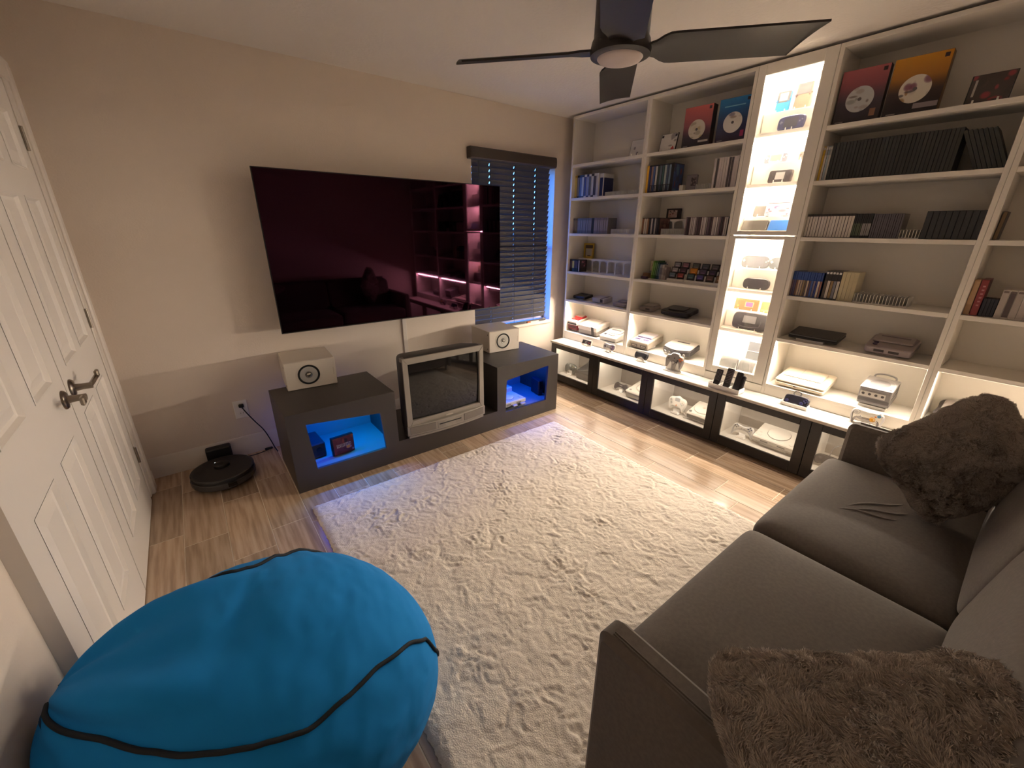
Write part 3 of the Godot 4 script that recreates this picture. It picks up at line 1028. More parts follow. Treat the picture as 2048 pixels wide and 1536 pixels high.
func speaker(at: Vector3, turn: float, label: String, w: float) -> void:
	var o := thing("loudspeaker", label, "speaker", at, turn)
	var h := 0.182
	var d := 0.30
	var white := mk("speaker_white", col(222, 212, 200), 0.45)
	part("cabinet", S().box(Vector3(0, h / 2, 0), Vector3(w, h, d), 0.003), white, o)
	part("front_baffle", S().box(Vector3(0, h / 2, d / 2 + 0.006), Vector3(w - 0.001, h - 0.001, 0.014), 0.003), white, o)
	var f := d / 2 + 0.013
	var c := Vector3(-0.015, h / 2, f)
	var rot := Vector3(PI / 2, 0, 0)
	part("trim_ring", S().at(c.x, c.y, c.z, rot).lathe([Vector2(0.077, -0.001), Vector2(0.077, 0.0015), Vector2(0.066, 0.0025), Vector2(0.065, -0.001)], 40), white, o)
	part("surround", S().at(c.x, c.y, c.z, rot).lathe([Vector2(0.066, 0.0), Vector2(0.064, 0.005), Vector2(0.059, 0.006), Vector2(0.054, 0.002), Vector2(0.053, -0.001)], 40), mats.rubber, o)
	part("cone", S().at(c.x, c.y, c.z, rot).lathe([Vector2(0.0535, 0.001), Vector2(0.045, 0.0015), Vector2(0.028, 0.0008), Vector2(0.022, 0.0006)], 40), mk("cone_grey", col(206, 202, 196), 0.3, 0.35), o)
	part("tweeter", S().at(c.x, c.y, c.z, rot).lathe([Vector2(0.022, 0.001), Vector2(0.02, 0.004), Vector2(0.013, 0.003), Vector2(0.011, 0.006), Vector2(0.006, 0.009), Vector2(0, 0.010)], 28), mats.steel, o)
	part("badge", S().box(Vector3(w / 2 - 0.016, h / 2, f), Vector3(0.004, 0.05, 0.001)), mk("badge_tan", col(200, 188, 174), 0.4), o)
	for y in [0.03, h - 0.03]:
		part("screw", S().box(Vector3(-w / 2, y, d / 2 - 0.012), Vector3(0.003, 0.012, 0.007), 0.001), mats.rubber, o)


# ---------------------------------------------------------------- what hangs and stands along the television wall
func build_wall_side() -> void:
	var tv := thing("wall_television", "large black flat television mounted on the beige wall, overlapping the window blind", "television", Vector3(1.72, 0.835, 0.155))
	var scr := mk("tv_glass", Color(0.21, 0.115, 0.175), 0.03, 1.0)
	scr.metallic_specular = 0.5
	part("panel", S().slab(Vector3(-0.878, 0.0, -0.012), Vector3(0.878, 0.977, -0.002), 0.001), mats.black_matte, tv)
	part("screen", S().slab(Vector3(-0.872, 0.007, -0.004), Vector3(0.872, 0.971, 0.0)), scr, tv)
	part("rear_housing", S().box(Vector3(0, 0.36, -0.042), Vector3(1.3, 0.58, 0.06), 0.012), mats.black_matte, tv)
	var br := S().box(Vector3(0, 0.45, -0.113), Vector3(0.5, 0.22, 0.082), 0.004)
	part("wall_bracket", br, mats.black_matte, tv)
	part("bottom_logo", S().box(Vector3(0.02, 0.002, 0.0), Vector3(0.05, 0.004, 0.002)), mk("tv_badge", col(48, 44, 46), 0.4), tv)
	solo("cable_cover", "white cable raceway on the wall between television and console", "cable cover", S().prism(rrect(0.034, 0.82, 0.004, 2), 0, 0.014, 0.003), mats.trim_white, Vector3(1.742, 0.43, 0.0))
	# power outlet, plug and cord
	var ol := thing("power_outlet", "white duplex wall outlet above the robot vacuum", "outlet", Vector3(0.534, 0.333, 0.0))
	part("plate", S().prism(rrect(0.08, 0.125, 0.006, 3), 0, 0.007, 0.003), mk("outlet_white", col(246, 242, 238), 0.3), ol)
	for y in [-0.03, 0.03]:
		part("socket", S().at(0, y, 0.0055).prism(rrect(0.034, 0.034, 0.010, 4), 0, 0.002, 0.0008), mats.acrylic_white, ol)
		for x in [-0.007, 0.007]:
			part("slot", S().box(Vector3(x, y + 0.003, 0.0076), Vector3(0.002, 0.009, 0.0006)), mats.rubber, ol)
	var cord := thing("power_cable", "black power cord hanging from the wall outlet down to the floor", "cord", Vector3(0.538, 0.362, 0.012))
	part("plug", S().box(Vector3(0, 0, 0.008), Vector3(0.03, 0.022, 0.026), 0.005), mats.rubber, cord)
	part("cable", S().tube(curve([Vector3(0, -0.003, 0.018), Vector3(0.02, -0.05, 0.03), Vector3(0.055, -0.12, 0.035), Vector3(0.095, -0.2, 0.02), Vector3(0.12, -0.28, 0.02), Vector3(0.135, -0.335, 0.06), Vector3(0.145, -0.355, 0.10)], 8), 0.0035, 8), mats.rubber, cord)
	part("junction", S().box(Vector3(0.1, -0.345, 0.035), Vector3(0.05, 0.014, 0.02), 0.005), mats.rubber, cord)
	part("dock_lead", S().tube(curve([Vector3(0.1, -0.35, 0.04), Vector3(0.03, -0.356, 0.05), Vector3(-0.05, -0.357, 0.045), Vector3(-0.1, -0.355, 0.035)], 8), 0.0028, 8), mats.rubber, cord)
	robot_vacuum()


func robot_vacuum() -> void:
	var o := thing("robot_vacuum", "round black robot vacuum parked on its dock beside the console", "robot vacuum", Vector3(0.357, 0.0, 0.292))
	var bk := mk("vacuum_black", col(22, 20, 20), 0.5)
	part("body", S().lathe([Vector2(0, 0.012), Vector2(0.15, 0.012), Vector2(0.166, 0.022), Vector2(0.168, 0.06), Vector2(0.166, 0.08), Vector2(0.160, 0.086), Vector2(0.152, 0.0865), Vector2(0.0, 0.0875)], 64), bk, o)
	part("top_rim", S().lathe([Vector2(0.160, 0.0862), Vector2(0.166, 0.084), Vector2(0.1675, 0.078)], 64), mk("vacuum_rim", col(58, 56, 55), 0.25), o)
	part("turret", S().at(0.0, 0.087, -0.035).lathe([Vector2(0.044, -0.001), Vector2(0.043, 0.012), Vector2(0.040, 0.016), Vector2(0.0, 0.0165)], 36), mk("vacuum_black2", col(14, 13, 13), 0.6), o)
	var bump := S()
	var arc := []
	for z in [0.024, 0.03, 0.055, 0.06]:
		var row := PackedVector3Array()
		for i in 41:
			var a := PI * 0.02 + PI * 0.96 * i / 40.0
			var r := 0.171 if z > 0.025 and z < 0.058 else 0.168
			row.append(Vector3(cos(a) * r, z, sin(a) * r))
		arc.append(row)
	bump.sheet(arc)
	part("bumper", bump, mk("vacuum_grey", col(72, 70, 70), 0.22), o)
	part("status_light", S().box(Vector3(-0.03, 0.0885, -0.09), Vector3(0.008, 0.002, 0.003)), glowing("status", Color(0.9, 0.95, 1.0), 0.7), o)
	part("front_sensor", S().box(Vector3(0.03, 0.045, 0.1655), Vector3(0.05, 0.03, 0.012), 0.004), mats.black_gloss, o)
	for x in [-0.11, 0.11]:
		part("wheel", S().at(x, 0.018, 0.0, Vector3(0, 0, PI / 2)).lathe([Vector2(0, -0.012), Vector2(0.018, -0.012), Vector2(0.018, 0.012), Vector2(0, 0.012)], 20), mats.rubber, o)
	part("caster", S().at(0, 0.01, 0.1, Vector3(0, 0, PI / 2)).lathe([Vector2(0, -0.008), Vector2(0.010, -0.008), Vector2(0.010, 0.008), Vector2(0, 0.008)], 16), mats.rubber, o)
	var d := thing("charging_dock", "small black charging dock against the baseboard behind the robot vacuum", "charging dock", Vector3(0.357, 0, 0.016))
	part("body", S().slab(Vector3(-0.07, 0.0, 0.002), Vector3(0.07, 0.125, 0.066), 0.008), bk, d)
	part("contact_bar", S().slab(Vector3(-0.05, 0.028, 0.064), Vector3(0.05, 0.045, 0.0675), 0.002), mats.black_gloss, d)


# ---------------------------------------------------------------- rug, sofa, cushions, beanbag
func noise(seed_: int, freq: float, kind := FastNoiseLite.TYPE_SIMPLEX_SMOOTH, octaves := 3, ridged := false) -> FastNoiseLite:
	var f := FastNoiseLite.new()
	f.seed = seed_
	f.noise_type = kind
	f.frequency = freq
	f.fractal_octaves = octaves
	f.fractal_type = FastNoiseLite.FRACTAL_RIDGED if ridged else FastNoiseLite.FRACTAL_FBM
	return f


func build_rug() -> void:
	var x0 := 0.715; var x1 := 2.568; var z0 := 0.932; var z1 := 3.67
	var nx := 330; var nz := 470
	var warp := noise(3, 8.0)
	var warp2 := noise(8, 8.0)
	var ridge := noise(11, 14.0, FastNoiseLite.TYPE_SIMPLEX_SMOOTH, 2)
	var fine := noise(5, 27.0, FastNoiseLite.TYPE_SIMPLEX_SMOOTH, 2)
	var soft := noise(21, 3.0, FastNoiseLite.TYPE_SIMPLEX_SMOOTH, 3)
	var mid := noise(27, 9.0, FastNoiseLite.TYPE_SIMPLEX_SMOOTH, 2)
	var edge := noise(31, 40.0)
	var g := []
	for i in nz + 1:
		var row := PackedVector3Array()
		row.resize(nx + 1)
		var v := float(i) / nz
		for j in nx + 1:
			var u := float(j) / nx
			var x := x0 + (x1 - x0) * u
			var z := z0 + (z1 - z0) * v
			var wx := x + 0.06 * warp.get_noise_2d(x, z)
			var wz := z + 0.06 * warp2.get_noise_2d(x, z)
			var r := 1.0 - absf(ridge.get_noise_2d(wx * 0.8, wz * 1.3)) * 2.2
			var f2 := 1.0 - absf(fine.get_noise_2d(wx * 1.2 + 3.0, wz * 0.9)) * 2.2
			var sh := 0.5 + soft.get_noise_2d(x, z)
			var sq := clampf(sh, 0.0, 1.2) * clampf(sh, 0.0, 1.2)
			var h := 0.023 + (0.0014 + 0.0042 * sq) * r + (0.0010 + 0.0014 * sh) * f2 + 0.004 * mid.get_noise_2d(wx, wz)
			var m := minf(minf(x - x0, x1 - x), minf(z - z0, z1 - z))
			var k := clampf(m / 0.03, 0.0, 1.0)
			h = 0.002 + (h - 0.002) * sqrt(k * (2.0 - k))
			if m < 0.02:
				var p := 0.006 * edge.get_noise_2d(x * 1.3, z * 1.3)
				x += p; z += p
			row[j] = Vector3(x, h, z)
		g.append(row)
	var rm := mk("rug_pile", col(238, 226, 212), 1.0)
	rm.rim_enabled = true
	rm.rim = 0.3
	rm.normal_enabled = true
	rm.normal_texture = noise_tex("pile", FastNoiseLite.TYPE_SIMPLEX_SMOOTH, 0.06, 512, [], true, 6.0, 4)
	rm.normal_scale = 0.5
	triplanar(rm, Vector3(5, 5, 5))
	solo("rug", "cream fluffy rug with crinkled pile between the console and the sofa", "rug", S().sheet(g), rm)


# a soft box: exponents below one square the section off
func soft_box(c: Vector3, a: Vector3, e1: float, e2: float, nu := 36, nv := 72, bend: Variant = null) -> Array:
	var g := []
	var pw := func(x: float, e: float) -> float: return signf(x) * pow(absf(x), e)
	for i in nu + 1:
		var row := PackedVector3Array()
		var u := -PI / 2 + PI * i / nu
		for j in nv:
			var v := TAU * j / nv
			var p := Vector3(a.x * pw.call(cos(u), e1) * pw.call(cos(v), e2), a.y * pw.call(sin(u), e1), -a.z * pw.call(cos(u), e1) * pw.call(sin(v), e2))
			if bend != null:
				p = bend.call(p)
			row.append(c + p)
		g.append(row)
	g.reverse()
	return g


func fabric(key: String, c: Color) -> StandardMaterial3D:
	var m := mk(key, c, 0.95)
	m.albedo_texture = noise_tex("weave", FastNoiseLite.TYPE_SIMPLEX_SMOOTH, 0.05, 512, [[0.0, 0.5, 1.0], [Color(0.88, 0.88, 0.88), Color(0.94, 0.94, 0.94), Color(1, 1, 1)]], false, 2.0, 5)
	m.rim_enabled = true
	m.rim = 0.5
	m.rim_tint = 0.5
	bumpy(m, "weave_bump", 0.3, 6.0, 0.06, 3)
	triplanar(m, Vector3(2.4, 2.4, 2.4))
	return m


func build_sofa() -> void:
	var o := thing("sofa", "grey-brown velvet two-seat sofa with slim arms facing the television", "sofa", Vector3(1.94, 0, 3.1))
	var fm := fabric("sofa_velvet", col(110, 101, 93))
	var arm := func(x0: float, x1: float) -> void:
		var p := S()
		p.t = Transform3D(Basis(Vector3(0, 0, -1), Vector3(0, 1, 0), Vector3(1, 0, 0)), Vector3(x0, 0, 0))
		var z0 := 0.385; var z1 := -0.43   # local: -z is the back of the sofa
		p.prism(smooth_arm(z0, z1), 0, x1 - x0, 0.016)
		part("arm", p, fm, o)
	arm.call(-0.94, -0.862)
	arm.call(0.862, 0.94)
	part("base", S().slab(Vector3(-0.865, 0.09, -0.34), Vector3(0.865, 0.30, 0.42), 0.02), fm, o)
	part("back_frame", S().slab(Vector3(-0.86, 0.12, 0.30), Vector3(0.86, 0.80, 0.43), 0.03), fm, o)
	for q in [[-0.432, 0.4275, -1.0], [0.432, 0.4275, 1.0]]:
		var side: float = q[2]
		var g := soft_box(Vector3(q[0], 0.365, -0.135), Vector3(q[1], 0.085, 0.287), 0.36, 0.10, 44, 120, func(p: Vector3) -> Vector3:
			var u := p.x / 0.43; var w := p.z / 0.29
			if p.y > 0.02:
				p.y += 0.014 * (1.0 - u * u) * (1.0 - w * w)
			return p)
		part("seat_cushion", S().sheet(g, true), fm, o)
		var b := soft_box(Vector3(q[0], 0.62, 0.225), Vector3(q[1], 0.19, 0.075), 0.30, 0.14, 36, 96, func(p: Vector3) -> Vector3:
			p.z += 0.17 * (p.y)
			p.z -= 0.02 * (1.0 - pow(p.x / 0.43, 2)) * (1.0 - pow(p.y / 0.19, 2))
			return p)
		part("back_cushion", S().sheet(b, true), fm, o)
	# creases pressed into the right seat: a few soft welts
	var cr := S()
	for q in [[0.325, -0.245, 0.10, 0.17], [0.345, -0.215, 0.16, 0.155], [0.375, -0.225, 0.20, 0.14]]:
		var pts := []
		for i in 9:
			var s := i / 8.0
			var cx: float = q[0] + q[2] * s + 0.012 * sin(s * 6.0)
			var cz: float = q[1] + q[3] * s
			var uu := (cx - 0.432) / 0.43
			var ww := (cz + 0.135) / 0.29
			pts.append(Vector3(cx, 0.4495 + 0.014 * (1.0 - uu * uu) * (1.0 - ww * ww) - 0.0082 - 0.004 * pow(absf(s - 0.5) * 2.0, 2), cz))
		cr.tube(curve(pts, 5), 0.012, 14)
	part("seat_crease", cr, fm, o)
	var seam := mk("seam_dark", col(96, 88, 81), 0.9)
	for x in [-0.917, -0.911]:
		part("piping", S().tube(PackedVector3Array([Vector3(x, 0.6200, -0.352), Vector3(x, 0.6200, 0.38)]), 0.0024, 8), seam, o)
	for x in [0.906, 0.914]:
		part("piping", S().tube(PackedVector3Array([Vector3(x, 0.6205, -0.35), Vector3(x, 0.6205, 0.38)]), 0.0028, 8), seam, o)
	for y in [0.801, 0.806]:
		part("piping", S().tube(PackedVector3Array([Vector3(-0.85, y, 0.325 + (y - 0.801) * 2), Vector3(0.85, y, 0.325 + (y - 0.801) * 2)]), 0.003, 8), seam, o)
	for x in [-0.84, 0.84]:
		for z in [-0.30, 0.36]:
			var y0 := 0.031 if x < 0.0 else 0.001
			part("leg", S().at(x, 0, z).lathe([Vector2(0, y0), Vector2(0.016, y0), Vector2(0.022, 0.1), Vector2(0, 0.1)], 16), mats.black_matte, o)
	fur_pillow(Transform3D(Basis(Vector3(cos(0.91), 0, sin(0.91)), Vector3.UP, Vector3(sin(0.91), 0, -cos(0.91)) * -1.0) * Basis(Vector3(0, 0, 1), 0.72), Vector3(2.47, 0.722, 3.105)), 0.205, 0.075, "dark grey-brown fur pillow standing on its corner at the sofa end by the shelves", 11)
	var e1 := Vector3(-0.68, 0, 0.73).normalized()
	var e2 := Vector3(0.62, 0.12, 0.76)
	e2 = (e2 - e1 * e2.dot(e1)).normalized()
	fur_pillow(Transform3D(Basis(e2, -e1, e2.cross(-e1)), Vector3(1.075, 0.725, 3.295)), 0.285, 0.06, "dark grey-brown fur pillow slumped over the near sofa arm", 12)


func smooth_arm(z0: float, z1: float) -> PackedVector2Array:
	var o := PackedVector2Array()
	o.append(Vector2(z1, 0.08)); o.append(Vector2(z0, 0.08))
	for i in 7:
		var a := PI / 2 * i / 6.0
		o.append(Vector2(z0 - 0.03 + 0.03 * cos(a), 0.59 + 0.03 * sin(a)))
	o.append(Vector2(z1, 0.62))
	return o


func fur_pillow(t: Transform3D, half: float, thick: float, label: String, seed_: int) -> void:
	var o := thing("fur_pillow", label, "pillow", t.origin, 0.0, "fur pillows on the sofa")
	o.basis = t.basis
	var nz := noise(seed_, 22.0, FastNoiseLite.TYPE_SIMPLEX_SMOOTH, 3, true)
	var n2 := noise(seed_ + 5, 6.0)
	var N := 84
	var g := []
	var tops := []
	# front from the middle outwards and back again: rings of a rounded square
	for i in N + 1:
		var f := float(i) / N
		var front := f <= 0.5
		var s: float = f * 2.0 if front else (1.0 - f) * 2.0
		var row := PackedVector3Array()
		for j in 144:
			var a := TAU * j / 144
			var c := Vector2(cos(a), sin(a))
			var k := pow(pow(absf(c.x), 5.0) + pow(absf(c.y), 5.0), -0.2)
			var p := c * k * s
			var corner := absf(p.x * p.y)
			var h := thick * pow(maxf(0.0, 1.0 - pow(absf(p.x), 2.6)), 0.55) * pow(maxf(0.0, 1.0 - pow(absf(p.y), 2.6)), 0.55)
			var shrink := 1.0 - 0.07 * (1.0 - corner) * s * s
			var q := Vector3(p.x * half * shrink, p.y * half * shrink, h if front else -h)
			var d := 0.012 * nz.get_noise_3d(q.x + q.z * 0.5, q.y * 0.7, q.z * 2.0) + 0.010 * n2.get_noise_3dv(q * 1.5)
			q.z += d * (1.0 if front else -1.0) * minf(1.0, h / 0.02)
			q += Vector3(p.x, p.y, 0) * d * 0.5
			row.append(q)
		g.append(row)
	pass
	var fm := mk("fur_base", col(150, 136, 124), 1.0)
	fm.rim_enabled = true
	fm.rim = 0.4
	var body := S().sheet(g, true)
	part("cover", body, fm, o)
	# the fur: short bent hairs in leaning tufts
	var hair := S()
	var w := 0.0011
	for q in [0.0, PI / 2]:
		var sx := Vector3(cos(q), 0, sin(q)) * w
		var a := Vector3.ZERO; var b := Vector3(0.003, 0.009, 0.001); var c := Vector3(0.009, 0.015, 0.002)
		hair.tri(a - sx, a + sx, b + sx * 0.7); hair.tri(a - sx, b + sx * 0.7, b - sx * 0.7)
		hair.tri(b - sx * 0.7, b + sx * 0.7, c)
	var mm := MultiMesh.new()
	mm.transform_format = MultiMesh.TRANSFORM_3D
	mm.use_colors = true
	mm.mesh = hair.mesh()
	var r := RandomNumberGenerator.new()
	r.seed = seed_
	var lean := noise(seed_ + 9, 9.0)
	var n_tri := body.v.size() / 3
	var area := PackedFloat32Array()
	var total := 0.0
	for i in n_tri:
		total += (body.v[i * 3 + 1] - body.v[i * 3]).cross(body.v[i * 3 + 2] - body.v[i * 3]).length()
		area.append(total)
	var count := 110000
	mm.instance_count = count
	for i in count:
		var k := area.bsearch(r.randf() * total)
		k = mini(k, n_tri - 1) * 3
		var u := r.randf(); var v := r.randf()
		if u + v > 1.0:
			u = 1.0 - u; v = 1.0 - v
		var p := body.v[k] + (body.v[k + 1] - body.v[k]) * u + (body.v[k + 2] - body.v[k]) * v
		var nn := (body.n[k] + (body.n[k + 1] - body.n[k]) * u + (body.n[k + 2] - body.n[k]) * v).normalized()
		var ang := lean.get_noise_3dv(p) * 5.0 + r.randf_range(-0.6, 0.6)
		var side := nn.cross(Vector3(0.2, 0.3, 0.93)).normalized()
		var fwd := side.rotated(nn, ang)
		var up := (nn + fwd * 0.5).normalized()
		var bx := (fwd - up * fwd.dot(up)).normalized()
		var sc := r.randf_range(0.45, 0.9)
		mm.set_instance_transform(i, Transform3D(Basis(bx, up, bx.cross(up)) * sc, p - nn * 0.001))
		var tone := 0.6 + 0.5 * r.randf()
		mm.set_instance_color(i, Color(0.56 * tone, 0.485 * tone, 0.42 * tone))
	var fi := MultiMeshInstance3D.new()
	fi.name = "fur"
	fi.multimesh = mm
	var hm := mk("fur_hair", Color.WHITE, 0.75)
	hm.vertex_color_use_as_albedo = true
	fi.material_override = hm
	fi.set_meta("kind", "stuff")
	o.add_child(fi)


func build_beanbag() -> void:
	var o := thing("beanbag", "large blue stretch-fabric beanbag with black piping leaning on the left wall", "beanbag", Vector3(0.4, 0, 2.2))
	var off := Vector3(0.4, 0, 2.2)
	var T := Vector3(0.0, 0.53, 2.069); var M := Vector3(0.414, 0.333, 2.228); var E := Vector3(0.786, 0.264, 2.177)
	var R := 0.348; var sq := 0.803; var a := 0.555; var b := 0.485
	var top := pow(a / (a + b), a) * pow(b / (a + b), b)
	var folds := noise(7, 5.0)
	var at := func(t: float, th: float, lift := 0.0) -> Vector3:
		var c := T * (1 - t) * (1 - t) + M * 2.0 * t * (1 - t) + E * t * t
		var d := (T * (-2.0 * (1 - t)) + M * (2.0 - 4.0 * t) + E * (2.0 * t)).normalized()
		var side := d.cross(Vector3.UP).normalized()
		var up := side.cross(d)
		var r := R * pow(t, a) * pow(1.0 - t, b) / top + lift
		# gathers towards the tail, a shallow dent where it was sat on
		var tail := pow(maxf(0.0, 1.0 - t / 0.42), 1.4)
		r *= 1.0 + tail * (0.16 * sin(th * 7.0 + 4.0 * t) + 0.09 * sin(th * 13.0 + 1.0))
		r *= 1.0 + 0.02 * folds.get_noise_2d(th * 0.5, t * 2.0)
		r -= 0.018 * exp(-pow((t - 0.34) / 0.06, 2) - pow((th - 1.5) / 0.35, 2))
		var s := sin(th)
		var p := c + r * (side * cos(th) + up * s * (sq if s > 0.0 else sq * 1.22))
		p.y = maxf(p.y, 0.034 if p.x > 0.72 and p.z > 0.93 else 0.006)
		p.x = maxf(p.x, (LEFT_X if p.z > 1.9 else 0.0) + 0.006 + lift * 0.3)
		return p - off
	var g := []
	for i in 121:
		var t := 0.5 - 0.5 * cos(PI * i / 120.0)
		var row := PackedVector3Array()
		for j in 160:
			row.append(at.call(clampf(t, 0.0, 1.0), TAU * j / 160))
		g.append(row)
	pass
	var bm := mk("beanbag_blue", col(0, 132, 212), 0.95)
	bm.rim_enabled = true
	bm.rim = 0.1
	bm.rim_tint = 1.0
	bumpy(bm, "weave_bump", 0.3, 14.0, 0.08, 3)
	triplanar(bm, Vector3(14, 14, 14))
	part("cover", S().sheet(g, true), bm, o)
	var pm := mk("beanbag_piping", col(26, 32, 40), 0.8)
	var seams := [[0.0, 34, 0.045, 36, 0.145, 39, 0.22, 37, 0.315, 36, 0.4, 36, 0.51, 36.5, 0.585, 42, 0.685, 48, 0.8, 50.5, 0.875, 47, 0.93, 30, 0.97, 8, 1.0, -30], [0.0, 150, 0.1, 140, 0.22, 122, 0.29, 114, 0.35, 117, 0.51, 131, 0.7, 146, 0.85, 158, 0.95, 175, 1.0, 200]]
	for q in seams:
		var pts := PackedVector3Array()
		for i in 90:
			var t := 0.002 + 0.996 * i / 89.0
			var k := 0
			while k + 4 < q.size() and q[k + 2] < t:
				k += 2
			var f: float = smoothstep(0.0, 1.0, (t - q[k]) / (q[k + 2] - q[k])) * 0.5 + 0.5 * (t - q[k]) / (q[k + 2] - q[k])
			pts.append(at.call(t, deg_to_rad(lerpf(q[k + 1], q[k + 3], f)), 0.003))
		part("piping", S().tube(pts, 0.0052, 8), pm, o)
	# the loose gathered tail with its zip flap
	var tail := []
	for i in 9:
		var row := PackedVector3Array()
		for j in 24:
			var th := TAU * j / 24
			var k := i / 8.0
			var r := 0.035 + 0.035 * k + 0.012 * sin(th * 4.0 + 2.0 * k)
			row.append(Vector3(maxf(0.0 + r * cos(th) * 0.35, LEFT_X + 0.008), 0.50 - 0.02 * k + r * sin(th) * 0.9, 2.12 + 0.03 * k + r * 0.9 * cos(th)) - off)
		tail.append(row)
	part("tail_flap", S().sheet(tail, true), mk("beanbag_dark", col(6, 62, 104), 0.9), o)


# ---------------------------------------------------------------- the ceiling fan
func build_fan() -> void:
	var y := 2.08
	var o := thing("ceiling_fan", "black four-blade ceiling fan with an unlit round light under its hub", "ceiling fan", Vector3(1.894, y, 1.889))
	var bk := mk("fan_black", col(38, 33, 31), 0.42)
	var up := ROOM_H - y
	part("motor_housing", S().lathe([Vector2(0, 0.012), Vector2(0.094, 0.012), Vector2(0.110, 0.018), Vector2(0.113, 0.034), Vector2(0.107, 0.062), Vector2(0.100, 0.075), Vector2(0.101, 0.08), Vector2(0.100, 0.2), Vector2(0.102, up - 0.001), Vector2(0, up - 0.001)], 48), bk, o)
	part("light_disc", S().lathe([Vector2(0, -0.006), Vector2(0.05, -0.003), Vector2(0.078, 0.004), Vector2(0.085, 0.012), Vector2(0.085, 0.02)], 48), mats.led_off, o)
	for k in 4:
		var dir: float = [-131.0, -41.0, 49.0, 139.0][k]
		var g := []
		var rows := 26
		for side in [1.0, -1.0]:
			for i in rows + 1:
				var f := float(i) / rows if side > 0 else 1.0 - float(i) / rows
				var r := 0.085 + 0.55 * f
				var half := 0.066 * smoothstep(-0.05, 0.16, f) + 0.012
				if f < 0.12:
					half = lerpf(0.045, half, f / 0.12)
				var pitch := deg_to_rad(lerpf(6.0, 15.0, smoothstep(0.0, 0.2, f)))
				var row := PackedVector3Array()
				for j in 9:
					var u := 1.0 - j / 8.0 * 2
					var rr := r + (0.035 * u if f > 0.9 else 0.0) * (f - 0.9) / 0.1
					var yy := u * half * sin(pitch) + 0.006 * (1 - u * u)
					row.append(Vector3(rr, 0.034 + yy + (0.0035 if side > 0 else -0.0035), u * half * cos(pitch)))
				g.append(row)
		g.append(g[0])
		var s := S()
		s.t = Transform3D(Basis(Vector3.UP, -deg_to_rad(dir)), Vector3.ZERO)
		s.sheet(g)
		# close the two long edges
		for i in rows:
			var a: PackedVector3Array = g[i]; var b: PackedVector3Array = g[i + 1]
			var c: PackedVector3Array = g[2 * rows + 1 - i]; var d: PackedVector3Array = g[2 * rows - i]
			s.quad(a[0], c[0], d[0], b[0])
			s.quad(a[8], b[8], d[8], c[8])
		part("blade", s, bk, o)


# ---------------------------------------------------------------- small things: cases, racks, stands
func shared_box(key: String, c: Vector3, s: Vector3, b: float) -> ArrayMesh:
	var k := "box %s %s %s" % [c, s, b]
	if not shared.has(k):
		shared[k] = S().box(c, s, b).mesh()
	return shared[k]


func bit(called: String, c: Vector3, s: Vector3, b: float, m: Material, parent: Node3D, label := "") -> MeshInstance3D:
	var o := MeshInstance3D.new()
	var k := 0
	var full := called
	while parent.has_node(NodePath(full)):
		k += 1
		full = "%s_%03d" % [called, k]
	o.name = full
	o.mesh = shared_box(called, c, s, b)
	o.material_override = m
	parent.add_child(o)
	if label:
		o.set_meta("label", label)
	return o


func shelf_at(x: float, y: float, z: float) -> Vector3:
	return Vector3(x, y + 0.0004, z)


# a case that stands with its spine to the room; its origin is the middle of its foot
func spine_case(label: String, at: Vector3, t: float, h: float, d: float, body: Material, spine: Material, lo: float, hi: float, group: String, called := "game_case", lean := 0.0, top: Material = null) -> Node3D:
	var o := thing(called, label, "game case" if called == "game_case" else called.replace("_", " "), at, FACE, group)
	o.rotation.z = lean
	o.position.y += absf(sin(lean)) * t * 0.5 + 0.0003
	bit("case", Vector3(0, h / 2, -d / 2), Vector3(t - 0.0006, h, d), 0.0008, body, o)
	if spine:
		bit("spine_label", Vector3(0, h * (lo + hi) / 2, 0.0003), Vector3(t * 0.84, h * (hi - lo), 0.0012), 0.0, spine, o)
	if top:
		bit("spine_badge", Vector3(0, h * 0.93, 0.0003), Vector3(t * 0.7, h * 0.07, 0.0014), 0.0, top, o)
	return o


# specs: [body colour, spine colour or null, word]
func case_row(z0: float, z1: float, y: float, x: float, h: float, d: float, specs: Array, where: String, group: String, lo := 0.06, hi := 0.94, called := "game_case", top: Material = null) -> void:
	var n := specs.size()
	var t := (z1 - z0) / n
	for i in n:
		var q: Array = specs[i]
		var body: Material = q[0]
		var sp: Material = q[1]
		var noun := "game case" if called == "game_case" else called.replace("_", " ")
		spine_case("%s %s, %s from the left %s" % [q[2], noun, ordinal(i + 1), where], shelf_at(x + 0.0015 * ((i * 7) % 3), y, z0 + t * (i + 0.5)), t, h, d, body, sp, lo, hi, group, called, 0.0, top)


func rack(label: String, z0: float, z1: float, y: float, x: float, h: float, d: float, n: int) -> void:
	var o := thing("divider_rack", label, "divider rack", shelf_at(x, y, (z0 + z1) / 2), FACE, "low white divider racks")
	var w := z1 - z0
	bit("base", Vector3(0, 0.002, -d / 2), Vector3(w, 0.004, d), 0.0006, mats.acrylic_white, o)
	for i in n + 1:
		bit("divider", Vector3(-w / 2 + 0.0012 + (w - 0.0024) * i / n, 0.004 + (h - 0.004) / 2, -d / 2), Vector3(0.0022, h - 0.004, d), 0.0, mats.acrylic_white, o)


